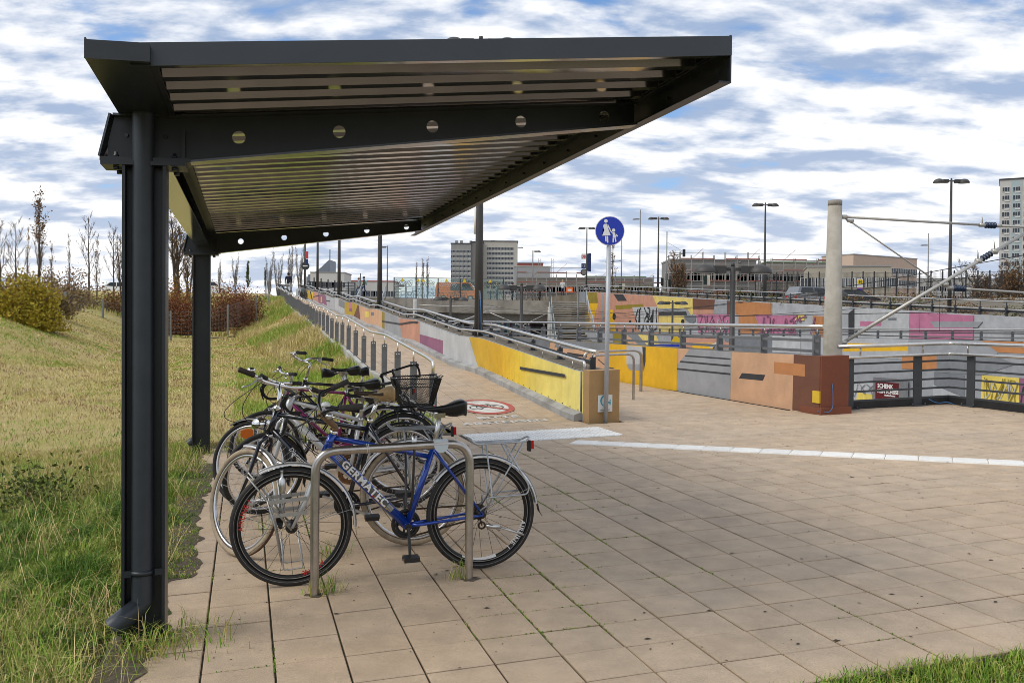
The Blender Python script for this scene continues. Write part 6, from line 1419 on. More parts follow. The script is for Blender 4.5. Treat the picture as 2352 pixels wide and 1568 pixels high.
for x0, x1 in zip(xs_, xs_[1:]):
    mb = MB(); mb.box(x0 + .05, x1 - .05, -0.06, -0.05, DZ + 0.10, DZ + 1.95, 0, bxy); wpart('glass_panel', mb, glass, gp)
    mb = MB(); r_ = random.Random(int(x0 * 10))
    for s in range(4): mb.tube([bxy(lerp(x0 + .15, x1 - .15, t * .9), -0.07, DZ + 1.55 + 0.22 * math.sin(t * 14 + s * 2 + x0) - .08 * s) for t in [i / 22 for i in range(23)]], 0.018, 3)
    wpart('graffiti', mb, PM['black'] if x0 < -8 or x0 > -5 else PM['white'], gp)
mb = MB()
for z in (0.06, 1.98): mb.bar(bxy(-11.2, -0.05, DZ + z), bxy(-0.85, -0.05, DZ + z), 0.06, 0.05)
for z in (0.35, 0.62, 0.9, 1.1): mb.bar(bxy(-11.2, 0.06, DZ + z), bxy(3.1, 0.06, DZ + z), 0.02, 0.025)
mb.bar(bxy(-0.85, 0.06, DZ + 1.15), bxy(3.1, 0.06, DZ + 1.15), 0.05, 0.05)
for x in (0.6, 2.0, 3.1): mb.box(x - .03, x + .03, 0.03, 0.09, DZ, DZ + 1.15, 0, bxy)
wpart('rails', mb, railgrey, gp)
for k, x in enumerate((-10.4, -8.9, -8.4, -6.2, -4.5, -2.1)):
    mb = MB(); q = [bxy(x - .18, -0.09, DZ + 1.62), bxy(x + .18, -0.09, DZ + 1.62), bxy(x, -0.09, DZ + 1.95)]; mb.add(q, [(0, 1, 2)])
    if k in (0, 2, 4): wpart('warning_triangle', mb, mat('warning_yellow', (0.75, 0.50, 0.01), 0.4), gp)
    else: wpart('warning_triangle', mb, MATS.get('warning_yellow') or mat('warning_yellow', (0.75, 0.50, 0.01), 0.4), gp)
for k, (x, y, rz) in enumerate(((-11.0, 1.2, 0.1), (-8.7, 1.0, 3.2), (-7.9, 1.3, 0.0), (-5.9, 1.1, 0.05), (-4.6, 1.2, 3.1), (-2.0, 1.3, 0.2), (-0.4, 1.0, 0.1), (1.1, 1.1, 0.15), (2.3, 1.2, 1.2))):
    q = bxy(x, y, DZ); far_bike(k, q, rz - 0.1, 'dark bicycle parked behind the bridge parapet, %s from the left' % ORD[k], 'bicycles behind the bridge glass')
# ---- stairs --------------------------------------------------------------
def stairs(label, x0, x1, y_top, z_top, n, rise, run, landing_at=(), side_glass=False, rot=0.0):
    t = thing('staircase', label, 'stairs', (x0, y_top, z_top)); y, z = y_top, z_top
    stm = mat('brown_stone_step', (0.22, 0.165, 0.095), 0.85, 0, 0.2, 3, stain=(0.12, 0.095, 0.06), sscale=2); path = [(y, z)]
    for k in range(n):
        mb = MB(); ln = 1.6 if k in landing_at else run
        mb.box(x0, x1, y - ln, y + 0.02, z - rise * 1.0 - 0.12, z - rise); mb.box(x0 + .01, x1 - .01, y - ln - 0.015, y - ln + .10, z - rise - .05, z - rise + .012, 1); wpart('step', mb, [stm, concrete_light], t); y -= ln; z -= rise; path.append((y, z))
    for x, s in ((x0, -1), (x1, 1)):
        mb = MB(); mb.tube([(x, py, pz + 0.95) for py, pz in path[::3] + [path[-1]]], 0.035, 6); mb.tube([(x, py, pz + 0.80) for py, pz in path[::3] + [path[-1]]], 0.025, 6)
        for dh in (0.2, 0.35, 0.5, 0.65): mb.tube([(x, py, pz + dh) for py, pz in path[::3] + [path[-1]]], 0.014, 4)
        wpart('handrail', mb, steel_bright, t)
        mb = MB()
        for py, pz in path[::4]: mb.box(x - .03, x + .03, py - .03, py + .03, pz - 0.2, pz + 0.93)
        wpart('railing_posts', mb, railgrey, t)
    mb = MB(); mb.add([(x0 - 0.12, y_top, z_top - .1), (x0 - 0.12, path[-1][0], path[-1][1] - .1), (x0 - 0.12, path[-1][0], -3.2), (x0 - 0.12, y_top, -3.2), (x0 - 0.02, y_top, z_top - .1), (x0 - 0.02, path[-1][0], path[-1][1] - .1), (x0 - 0.02, path[-1][0], -3.2), (x0 - 0.02, y_top, -3.2)],
        [(0, 1, 2, 3), (7, 6, 5, 4), (0, 4, 5, 1), (1, 5, 6, 2)]); wpart('side_wall', mb, concrete_light, t)
    if side_glass:
        for k in range(3):
            i0, i1 = int(k * len(path) * .25), int((k + 1) * len(path) * .25); (ya, za), (yb, zb) = path[i0], path[i1]
            mb = MB(); mb.add([(x0 - .1, ya, za - .3), (x0 - .1, yb, zb - .3), (x0 - .1, yb, zb + 1.9), (x0 - .1, ya, za + 1.9)], [(0, 1, 2, 3)]); wpart('glass_panel', mb, glass, t)
            mb = MB(); mb.box(x0 - .14, x0 - .06, ya - .04, ya + .04, za - .4, za + 2.0); wpart('glass_post', mb, railgrey, t)
    return t
stairs('broad brown staircase with steel handrails descending from the bridge to the far platform', 3.35, 6.5, 80.0, 3.98, 27, 0.198, 0.46, (10, 19), True)
stairs('left staircase beside the glass parapet descending to the near platform', -13.6, -11.4, 81.5, 4.3, 26, 0.20, 0.46, (11,), True)
# ---- poster case, platform signs in the cutting -----------------------------
po = thing('poster_case', 'grey framed poster case on the platform wall with dark red poster', 'poster case', PZ(MW_A - 0.3, 27.1, -2.15))
F_ = lambda u, v, d: PZ(MW_A - 0.3 - d, u, v)
mb = MB(); mb.prism([(28.02, -2.1), (26.14, -2.1), (26.14, -0.45), (28.02, -0.45)], lambda u, v: F_(u, v, 0), lambda u, v: F_(u, v, -0.2)); wpart('frame', mb, alu, po)
mb = MB(); mb.prism([(27.86, -1.75), (26.45, -1.75), (26.45, -0.62), (27.86, -0.62)], lambda u, v: F_(u, v, 0.012), lambda u, v: F_(u, v, -0.05)); wpart('poster', mb, mat('poster_red', (0.11, 0.012, 0.014), 0.3, 0, 0.3, 3), po)
org = po.location
ux = PZ(0, 26, 0) - PZ(0, 27, 0); 
for body, sz, b_, z_, m_ in (('SCHENK', 0.25, 27.25, -0.80, 'decal_white'), ('KEIN SCHEISS', 0.215, 27.08, -1.02, 'decal_white'), ('Schenk die Taugt was', 0.075, 26.95, -1.17, 'decal_white')):
    text_part(body, sz, MATS[m_], po, F_(b_, z_, 0.016) - org, ux, Vector((0, 0, 1)) + ux * 0.0, bold=0.008, name='poster_text')
si = thing('platform_sign', 'blue platform sign with yellow warning triangle, seen over the parapet wall', 'sign', at(1533, 796, 42))
q = at(1533, 796, 42); mb = MB(); mb.box(q.x - 0.62, q.x + 0.62, q.y - 0.05, q.y + 0.05, q.z - 0.55, q.z + 0.10); wpart('board', mb, MATS['sign_blue'], si)
text_part('C + D', 0.40, MATS['decal_white'], si, (0, -0.06, -0.20), (1, 0, 0), (0, 0, 1))
mb = MB(); mb.add([(q.x + .12, q.y - .06, q.z + .16), (q.x + .66, q.y - .06, q.z + .16), (q.x + .39, q.y - .06, q.z + .62), (q.x + .12, q.y, q.z + .16), (q.x + .66, q.y, q.z + .16), (q.x + .39, q.y, q.z + .62)], [(0, 1, 2), (5, 4, 3)]); wpart('warning_triangle', mb, MATS['warning_yellow'], si)
mb = MB(); mb.tube([(q.x, q.y + .05, -2.2), (q.x, q.y + .05, q.z - 0.5)], 0.06, 8); wpart('post', mb, railgrey, si)
cctv = thing('surveillance_camera', 'small white surveillance camera on a pole over the mural', 'camera', at(1640, 795, 38)); q = at(1640, 795, 38)
mb = MB(); mb.bar((q.x - .2, q.y, q.z - .02), (q.x + .2, q.y, q.z + .12), 0.12, 0.12); wpart('housing', mb, whitepaint, cctv); mb = MB(); mb.tube([(q.x, q.y, -2.2), (q.x, q.y, q.z)], 0.05, 8); wpart('pole', mb, railgrey, cctv)
no = thing('info_board', 'red and white notice boards on the platform seen beside the brown wall end', 'notice board', PZ(MW_A - 2, 29.9, -2.15))
for (b0, b1, z0, z1, m_) in ((30.3, 29.2, -1.35, -0.95, redlens), (30.3, 29.2, -0.93, -0.80, MATS['sign_blue']), (30.5, 29.0, -2.0, -1.42, whitepaint)):
    mb = MB(); mb.box(MW_A - 2.1, MW_A - 2.0, b1, b0, z0, z1, 0, PZ); wpart('board', mb, m_, no)
# ---- buildings --------------------------------------------------------------
winglass = mat('window_glass', (0.035, 0.045, 0.06), 0.1, 0, 0.3, 0.7); winframe = mat('window_frame', (0.62, 0.62, 0.60), 0.5)
def window_mesh(w, h, bars=2, cill=True):
    mb = MB(); mb.box(-w / 2, w / 2, -0.03, 0.02, -h / 2, h / 2, 1); t_ = 0.085
    for x in [-w / 2 + t_ / 2, w / 2 - t_ / 2] + [lerp(-w / 2, w / 2, (k + 1) / (bars + 1)) for k in range(bars)]: mb.box(x - t_ / 2, x + t_ / 2, -0.09, 0.01, -h / 2, h / 2, 0)
    for z in (-h / 2 + t_ / 2, h / 2 - t_ / 2): mb.box(-w / 2, w / 2, -0.085, 0.01, z - t_ / 2, z + t_ / 2, 0)
    if cill: mb.box(-w * 0.18, w * 0.5, -0.12, 0.02, -h / 2 - 0.55, -h / 2 - 0.1, 0)
    return mb.mesh('window', [winframe, winglass])
def building(name, label, loc, w, d, h, rz, m, rows=0, cols=0, win=None, z0=1.6, dz=2.75, x0=None, x1=None, group=None, cat='building', roofm=None, panel=True):
    t = thing(name, label, cat, loc, rz, group)
    mb = MB(); mb.box(-w / 2, w / 2, 0, d, -6, h); part('wall', mb, m, t)
    mb = MB(); mb.box(-w / 2 - .25, w / 2 + .25, -.25, d + .25, h, h + 0.5); part('roof', mb, roofm or darkgrey, t)
    x0 = -w / 2 if x0 is None else x0; x1 = w / 2 if x1 is None else x1
    for r_ in range(rows):
        z = h - z0 - r_ * dz
        if panel and r_ < rows:
            pass
        for c_ in range(cols):
            o = obj('window', win, t); o.location = (lerp(x0, x1, (c_ + 0.5) / cols), 0.0, z)
    return t
plat_grey = mat('panel_grey', (0.31, 0.305, 0.30), 0.8, 0, 0.06, 0.4); plat_beige = mat('panel_beige', (0.50, 0.475, 0.42), 0.8, 0, 0.06, 0.4); plat_dark = mat('panel_dark', (0.20, 0.19, 0.18), 0.8)
pale_render = mat('pale_render', (0.52, 0.51, 0.48), 0.8); mint = mat('panel_mint', (0.36, 0.44, 0.46), 0.8); peach_r = mat('peach_render', (0.56, 0.42, 0.33), 0.8); red_r = mat('red_render', (0.30, 0.09, 0.08), 0.8)
w1m = window_mesh(2.5, 1.55); w2m = window_mesh(2.2, 1.5, 2)
Y1 = 500; k1 = Y1 / FPX
hA = thing('tower_block', 'grey and beige apartment tower blocks behind the bridge', 'building', ((1110 - 1176) * k1, Y1, 4))
def tower_face(x0, x1, ytop, Y, m, cols, rows, wm, gap=0.0, first=3.6, dz=2.72):
    k = Y / FPX; X0, X1 = (x0 - 1176) * k, (x1 - 1176) * k; z = ZC + (750 - ytop) * k
    mb = MB(); mb.box(X0, X1, Y, Y + 12, 0, z); wpart('wall', mb, m, hA)
    mb = MB(); mb.box(X0 - .3, X1 + .3, Y - .3, Y + 12.3, z, z + .5); wpart('roof', mb, darkgrey, hA)
    for r_ in range(rows):
        for c_ in range(cols):
            o = obj('window', wm, hA); o.location = Vector((lerp(X0 + gap, X1 - gap, (c_ + 0.5) / cols), Y - 0.03, z - first - r_ * dz)) - hA.location
tower_face(1034.5, 1080, 560, Y1, plat_grey, 5, 10, w1m, 0.2, 4.2); tower_face(1080.1, 1108, 556, Y1 + 0.5, plat_dark, 0, 0, w1m); tower_face(1108.1, 1187, 554, Y1 + 6, plat_beige, 6, 10, w1m, 2.2, 4.0)
mb = MB(); 
for x, w_ in ((1045, 1.6), (1056, 1.6), (1078, 1.4), (1130, 2.5), (1143, 1.6), (1152, 2.2), (1160, 2.2)): X = (x - 1176) * k1; mb.box(X - w_ / 2, X + w_ / 2, Y1 + 8, Y1 + 10, 44, 49.5 + w_ * .25)
wpart('roof_vents', mb, plat_grey, hA)
Y2 = 300; k2 = Y2 / FPX; hr_top = ZC + (760 - 414) * k2
X0 = (2291 - 1176) * k2
hR = thing('tower_block', 'tall pale apartment tower with mint panels at the right edge', 'building', (X0, Y2, 4))
mb = MB(); mb.box(X0, X0 + 26, Y2, Y2 + 14, 0, hr_top); wpart('wall', mb, mat('tower_white', (0.50, 0.49, 0.47), 0.8, 0, 0.05, 0.5), hR); mb = MB(); mb.box(X0 - .3, X0 + 26.3, Y2 - .3, Y2 + 14.3, hr_top, hr_top + 0.4); wpart('roof', mb, darkgrey, hR); hR.rotation_euler = (0, 0, -0.50)
for k in range(4):
    mb = MB(); mb.box(X0 + 3.3 + k * 6.2, X0 + 6.4 + k * 6.2, Y2 - .06, Y2 + .02, 0, hr_top - .4); wpart('panel_strip', mb, mint, hR)
for r_ in range(17):
    for c_ in range(5):
        o = obj('window', w2m, hR); o.location = Vector((1.75 + c_ * 3.1, -0.09, hr_top - 3.2 - r_ * 2.72 - 4))
def px_building(name, label, xl, xr, yt, yb, Y, m, rows=0, cols=0, wm=None, roofm=None, first=1.8, dz=3.2, d=10, tilt=0.0, cat='building', yh=755):
    k = Y / FPX; X0, X1 = (xl - CXP) * k, (xr - CXP) * k; z1 = ZC + (yh - yt) * k; z0 = ZC + (yh - yb) * k - 3
    t = thing(name, label, cat, ((X0 + X1) / 2, Y, z0), tilt); w = (X1 - X0) / math.cos(tilt); h = z1 - z0
    mb = MB(); mb.box(-w / 2, w / 2, 0, d, -4, h); part('wall', mb, m, t); mb = MB(); mb.box(-w / 2 - .1, w / 2 + .1, -.1, d + .1, h, h + .25); part('roof', mb, roofm or plat_grey, t)
    for r_ in range(rows):
        for c_ in range(cols): o = obj('window', wm, t); o.location = (lerp(-w / 2, w / 2, (c_ + .5) / cols), -0.03, h - first - r_ * dz)
    return t
wide = window_mesh(3.4, 1.6, 4, False)
px_building('office_hall', 'pale grey windowless hall right of the tower blocks', 1180, 1263, 616, 690, 260, mat('cladding_grey', (0.34, 0.35, 0.36), 0.7), roofm=pale_render)
px_building('office_hall', 'dull red hall peeping over the grey hall', 1188, 1246, 608, 640, 290, red_r)
px_building('school_building', 'long low building wrapped in scaffolding behind the bridge stairs', 1185, 1500, 640, 700, 190, mat('raw_concrete', (0.25, 0.225, 0.195), 0.9, 0, 0.15, 0.3), 2, 22, wide, first=2.4, dz=3.6, yh=753)
px_building('school_building', 'pinkish flat roofed block behind the scaffolded building', 1345, 1482, 636, 660, 240, mat('pink_beige', (0.40, 0.32, 0.26), 0.85, 0, 0.1, 0.3), yh=753, roofm=mat('green_fascia', (0.16, 0.24, 0.13), 0.7))
px_building('school_building', 'grey stripped building with roof scaffolding behind the yellow mural', 1538, 1735, 598, 705, 170, mat('raw_grey', (0.22, 0.215, 0.205), 0.9, 0, 0.15, 0.3), 3, 12, wide, first=3.2, dz=3.4)
px_building('school_building', 'beige school building with window bands behind the ball court fence', 1860, 2035, 613, 705, 150, mat('beige_render', (0.40, 0.36, 0.29), 0.85, 0, 0.08, 0.3), 3, 12, wide, first=2.6, dz=3.3, tilt=-0.25, yh=758)
px_building('school_building', 'building with green roof edge under scaffolding', 1760, 1905, 604, 705, 175, mat('raw_beige', (0.30, 0.27, 0.23), 0.9, 0, 0.12, 0.3), 3, 9, wide, first=3.0, dz=3.4, roofm=MATS['green_fascia'], yh=757)
px_building('apartment_slab', 'long peach apartment slab with red end behind the school', 1935, 2130, 590, 700, 240, peach_r, 2, 12, w2m, first=3.5, dz=3.2, tilt=0.55, yh=758)
px_building('apartment_slab', 'pale apartment slab at right behind bare trees', 2110, 2300, 640, 712, 280, pale_render, 4, 16, w2m, first=3.0, dz=2.9, yh=759)
px_building('office_building', 'white flat roofed building with balcony bands beyond the ramp', 712, 790, 627, 690, 230, mat('white_render', (0.60, 0.58, 0.54), 0.8), 2, 6, w2m, first=3.0, dz=3.0, yh=748)
px_building('office_building', 'white and red low building behind the walking pair', 790, 905, 647, 690, 240, mat('white_render', (0.6, 0.58, 0.54)), 1, 5, wide, first=3.2, yh=749, roofm=mat('orange_red', (0.45, 0.08, 0.03), 0.7))
# tower with the curved top
kT = 900 / FPX
tw = thing('office_tower', 'blue grey office tower with curved sail shaped top', 'building', ((735 - 1176) * kT, 900, 10))
prof = [(706, 690), (706, 632), (716, 628), (726, 623), (738, 613), (748, 603), (755, 597), (757, 597), (757, 690)]
mb = MB(); mb.prism([((x - 1176) * kT, ZC + (748 - y) * kT) for x, y in prof], lambda u, v: Vector((u, 900, v)), lambda u, v: Vector((u, 930, v))); wpart('wall', mb, mat('tower_cladding', (0.17, 0.20, 0.25), 0.5, 0, 0.06, 0.1), tw)
for r_ in range(9):
    mb = MB(); z = ZC + (748 - 640 - 0) * kT - 4 - r_ * 4.2; mb.box((707 - 1176) * kT, (756 - 1176) * kT, 899.6, 900.1, z, z + 1.6); wpart('window_band', mb, winglass, tw)
mb = MB(); mb.tube([((752 - 1176) * kT, 910, ZC + 150 * kT), ((752 - 1176) * kT, 910, ZC + 177 * kT)], 0.5, 5); wpart('antenna', mb, darkgrey, tw)
# scaffolding
redp = mat('scaffold_red', (0.36, 0.10, 0.075), 0.6); galvs = mat('scaffold_tube', (0.36, 0.34, 0.31), 0.6, 0.1)
def scaffold(label, xl, xr, yt, yb, Y, yh=755, over=1.5):
    k = Y / FPX; X0, X1 = (xl - CXP) * k, (xr - CXP) * k; z1 = ZC + (yh - yt) * k; z0 = ZC + (yh - yb) * k - 2
    t = thing('scaffolding', label, 'scaffolding', ((X0 + X1) / 2, Y, z0)); mb = MB(); n = max(2, int((X1 - X0) / 1.9))
    for i in range(n + 1):
        x = lerp(X0, X1, i / n)
        for dy in (0, -0.8): mb.box(x - .06, x + .06, Y + dy - .06, Y + dy + .06, z0, z1 + (over if i % 2 else over * .6))
    wpart('standards', mb, galvs, t)['kind'] = 'stuff'
    mb = MB(); mr_ = MB(); z = z0 + 1.6; j = 0
    while z < z1 + 1.2:
        mb.box(X0, X1, Y - .84, Y - .76, z + 1.0, z + 1.09); mb.box(X0, X1, Y - .8, Y, z - .12, z); 
        for i in range(n):
            if (i * 7 + j * 3) % 4: mr_.box(lerp(X0, X1, i / n), lerp(X0, X1, (i + 1) / n), Y - .86, Y - .82, z, z + 0.15); 
            if (i + j * 2) % 5 == 0: mr_.bar((lerp(X0, X1, i / n), Y - .85, z), (lerp(X0, X1, (i + 1) / n), Y - .85, z + 1.9), 0.06)
        z += 2.0; j += 1
    wpart('decks', mb, galvs, t)['kind'] = 'stuff'; wpart('toe_boards', mr_, redp, t)['kind'] = 'stuff'
scaffold('red and grey scaffolding across the low building behind the bridge', 1185, 1345, 641, 690, 187, 753); scaffold('scaffolding in front of the stripped block right of the blue sign', 1345, 1520, 650, 690, 186, 754)
scaffold('scaffolding with roof guard posts around the stripped grey building', 1533, 1740, 598, 690, 167); scaffold('scaffolding before the building with green roof edge', 1742, 1900, 612, 690, 172, 757)
for x, y0_, y1_ in ((1239, 640, 600), (1269, 640, 600)):
    q = at(x, 640, 188); t_ = thing('lattice_mast', 'slim lattice mast above the scaffolding, %s one' % ('left' if x < 1250 else 'right'), 'mast', q, 0, 'lattice masts above the scaffold'); mb = MB()
    for dx in (-.25, .25): mb.box(dx - .04, dx + .04, -.04, .04, 0, 4.2)
    for i in range(8): mb.bar((-.25, 0, i * .5), (.25, 0, i * .5 + .5), 0.04)
    part('lattice', mb, galvs, t_)
# ball court fence and slatted wall on the street behind
fx0, fx1 = at(1735, 690, 112), at(2300, 690, 104)
bf = thing('ball_court_fence', 'tall black mesh fence of the ball court before the school', 'fence', fx0)
d_ = fx1 - fx0; n_ = 22
for i in range(n_ + 1):
    p = fx0 + d_ * (i / n_); mb = MB(); mb.box(p.x - .06, p.x + .06, p.y - .06, p.y + .06, 3.6, 8.6); wpart('post', mb, blackpaint, bf)
mb = MB()
for z in [4.4 + .5 * i for i in range(9)]: mb.bar(Vector((fx0.x, fx0.y, z)), Vector((fx1.x, fx1.y, z)), 0.025)
for i in range(220): p = fx0 + d_ * (i / 220); mb.bar((p.x, p.y, 4), (p.x, p.y, 8.4), 0.018)
wpart('mesh', mb, blackpaint, bf)['kind'] = 'stuff'
sx0, sx1 = at(1700, 706, 106), at(2390, 722, 92)
sw_ = thing('slatted_wall', 'white concrete wall of upright slats along the far street', 'wall', sx0); d_ = sx1 - sx0
mb = MB(); mb.bar(Vector((sx0.x, sx0.y, 3.9)), Vector((sx1.x, sx1.y, 3.9)), 0.2, 1.0); mb.bar(Vector((sx0.x, sx0.y, 4.9)), Vector((sx1.x, sx1.y, 4.9)), 0.2, 0.15); wpart('base', mb, concrete_light, sw_)
mb = MB()
for i in range(240): p = sx0 + d_ * (i / 240); mb.box(p.x - .06, p.x + .06, p.y - .05, p.y + .05, 4.3, 5.0)
wpart('slats', mb, mat('white_concrete', (0.55, 0.54, 0.51), 0.8), sw_)['kind'] = 'stuff'
# ---- traffic lights, masts, street signs ---------------------------------------
tlbody = mat('signal_green', (0.012, 0.035, 0.028), 0.5); cream_p = mat('cream_board', (0.62, 0.57, 0.44), 0.6)
lit = {}
for n_, c_ in (('red', (1, 0.03, 0.01)), ('green', (0.02, 0.8, 0.35))):
    m_ = mat('signal_' + n_ + '_lamp', c_, 0.3); b_ = m_.node_tree.nodes['Principled BSDF']; b_.inputs['Emission Color'].default_value = c_ + (1,); b_.inputs['Emission Strength'].default_value = 2.0; lit[n_] = m_
def signal(x, y, Y, label, board=False, lamp=None, side=0):
    q = at(x, y, Y); t = thing('traffic_light', label, 'traffic light', q)
    mb = MB(); mb.box(-.17, .17, -.12, .12, -.5, .5); part('housing', mb, tlbody, t)
    for i in range(3):
        mb = MB(); mb.lathe([(.11, -.13), (.11, -.26)], (0, 0, .32 - i * .32), 10, axis='y'); part('visor', mb, blackplastic, t)
    if lamp: mb = MB(); mb.lathe([(.10, -.14), (.10, -.135)], (0, 0, .32 if lamp == 'red' else -.32), 10, axis='y'); part('lens', mb, lit[lamp], t)
    if board: mb = MB(); mb.box(.2, .58, -.04, .04, -.62, .62); part('back_board', mb, cream_p, t)
    return t
def mast(x, ytop, Y, label, zb=4.0, r=0.09, name='signal_mast'):
    q = at(x, ytop, Y); t = thing(name, label, 'mast', (q.x, q.y, zb)); mb = MB(); mb.tube([(0, 0, 0), (0, 0, q.z - zb)], [r, r * .75], 10); part('pole', mb, mat('mast_galvanised', (0.22, 0.22, 0.22), 0.5, 0.4), t); return t, q
m1_, q1_ = mast(1532, 532, 120, 'grey signal mast with outrigger arm right of the second wall lamp')
a_ = at(1570, 584, 120); mb = MB(); mb.tube([(0, 0, a_.z - 4.0 - .35), (a_.x - q1_.x, 0, a_.z - 4.0 + .1)], 0.05, 8); mb.tube([(0, 0, a_.z - 4.0 + 1.6), (a_.x - q1_.x, 0, a_.z - 4.0 + .3)], 0.02, 5); part('outrigger', mb, MATS['mast_galvanised'], m1_)
signal(1571, 581, 119, 'traffic light hanging on the outrigger arm in the sky'); signal(1521, 647, 119, 'traffic light showing green at the foot of the signal mast', lamp='green'); signal(1538, 650, 119, 'traffic light showing red beside the signal mast', lamp='red'); signal(1620, 643, 110, 'traffic light with cream back board near the big twin lamp', True)
signal(1478 - 53, 663, 112, 'traffic light seen from behind with cream board right of the blue sign', True)
m2_, q2_ = mast(1428, 550, 118, 'grey signal mast just right of the blue sign'); a_ = at(1390, 606, 118); mb = MB(); mb.tube([(0, 0, a_.z - 3.6), (a_.x - q2_.x, 0, a_.z - 4.0 + .2)], 0.05, 8); part('outrigger', mb, MATS['mast_galvanised'], m2_)
m3_, q3_ = mast(1471, 482, 118, 'tall grey lamp mast with one arm left of the twin lamp', name='lamp_mast'); lamp_heads(m3_, q3_.z - 4 - 1.2, (-1,), 0.5, m=MATS['mast_galvanised'])
m4_, q4_ = mast(1188, 556, 150, 'thin grey lamp mast at the right edge of the beige tower', name='lamp_mast'); lamp_heads(m4_, q4_.z - 4 - .9, (1,), 0.5, m=MATS['mast_galvanised'])
m5_, q5_ = mast(2133, 536, 130, 'grey lamp mast with arm left of the dark lamp at far right', name='lamp_mast'); lamp_heads(m5_, q5_.z - 4 - 1.7, (-1,), 0.6, m=MATS['mast_galvanised'])
m6_, q6_ = mast(1689, 590, 170, 'short lamp mast over the stripped building', name='lamp_mast'); lamp_heads(m6_, q6_.z - 4 - .9, (1,), 0.6, m=MATS['mast_galvanised'])
for x, y in ((1640, 690), (1652, 690)):
    pass
def small_sign(x, yc, Y, w, h, m_, label, zb=4.0, txt=None, tm=None, ts=0.5, round_=False):
    q = at(x, yc, Y); t = thing('street_sign', label, 'sign', (q.x, q.y, zb)); H_ = q.z - zb
    mb = MB(); mb.tube([(0, 0, 0), (0, 0, H_ + h / 2)], 0.045, 8); part('post', mb, galvs, t); mb = MB()
    if round_: mb.lathe([(w / 2, -.06), (w / 2, -.03)], (0, 0, H_), 20, axis='y')
    else: mb.box(-w / 2, w / 2, -.08, -.05, H_ - h / 2, H_ + h / 2)
    part('board', mb, m_, t)
    if txt: text_part(txt, ts, tm, t, (0, -.1, H_), (1, 0, 0), (0, 0, 1))
    return t, H_
t_, H_ = small_sign(1975, 650, 100, 0.62, 0.95, whitepaint, 'tram stop sign with green H on yellow over a blue panel'); mb = MB(); mb.lathe([(.30, -.12), (.30, -.09)], (0, 0, H_ + .12), 20, axis='y'); part('yellow_disc', mb, MATS['warning_yellow'], t_); mb = MB(); mb.box(-.31, .31, -.08, -.05, H_ - 1.15, H_ - .55); part('blue_panel', mb, MATS['sign_blue'], t_); mb = MB(); mb.box(-.31, .31, -.085, -.05, H_ - .62, H_ - .5); part('pink_band', mb, PM['pink'], t_)
text_part('H', 0.42, mat('green_print', (0.02, 0.16, 0.04), 0.5), t_, (0, -.13, H_ + .12), (1, 0, 0), (0, 0, 1), bold=.02)
# railway signs on the lamp behind the blue sign
rs = thing('railway_sign', 'blue railway sign panels with red letters DB on the lamp behind the blue sign', 'sign', at(1347, 598, 94)); rs.scale = (.7, .7, .8); q = rs.location.copy()
mb = MB(); mb.add([(0.06, 0, -1.35), (0.72, 0.35, -1.45), (0.72, 0.35, 1.0), (0.06, 0, .85), (0.06, .06, -1.35), (0.72, .41, -1.45), (0.72, .41, 1.0), (0.06, .06, .85)], [(0, 1, 2, 3), (7, 6, 5, 4), (3, 2, 6, 7), (1, 5, 6, 2)]); part('blue_panel', mb, mat('railway_blue', (0.01, 0.025, 0.12), 0.4), rs)
mb = MB(); mb.box(-.75, -.1, -.05, 0, .1, .85); part('white_panel', mb, whitepaint, rs); mb = MB(); mb.box(-.75, -.1, -.05, 0, -1.05, -.4); part('number_panel', mb, MATS['railway_blue'], rs); text_part('DB', .5, redlens, rs, (-.43, -.06, .47), (1, 0, 0), (0, 0, 1), bold=.02); text_part('12', .4, decw, rs, (-.43, -.06, -.72), (1, 0, 0), (0, 0, 1))
cl_ = thing('station_clock', 'dark round station clock on the lamp behind the blue sign', 'clock', at(1341, 625, 93.5)); mb = MB(); mb.lathe([(.34, -.1), (.34, .1)], (0, 0, 0), 20, axis='y'); part('case', mb, darkgrey, cl_); mb = MB(); mb.lathe([(.25, -.12), (.25, -.1)], (0, 0, 0), 20, axis='y'); part('face', mb, plat_dark, cl_)
rs2 = thing('railway_sign', 'red and blue sign strips on the lamp post at the ramp top', 'sign', at(703, 590, 76))
mb = MB(); mb.box(-.05, .22, -.15, -.1, -.15, .45); part('red_panel', mb, redlens, rs2); mb = MB(); mb.box(-.05, .2, -.15, -.1, -.65, -.18); part('blue_panel', mb, MATS['railway_blue'], rs2)
cl2 = thing('station_clock', 'dark round clock disc on the lamp post at the ramp top', 'clock', at(702, 611, 76)); mb = MB(); mb.lathe([(.33, -.14), (.33, -.02)], (0, 0, 0), 20, axis='y'); part('case', mb, darkgrey, cl2); mb = MB(); mb.box(-.2, .2, -.16, -.14, -.05, .05); part('hands', mb, whitepaint, cl2)
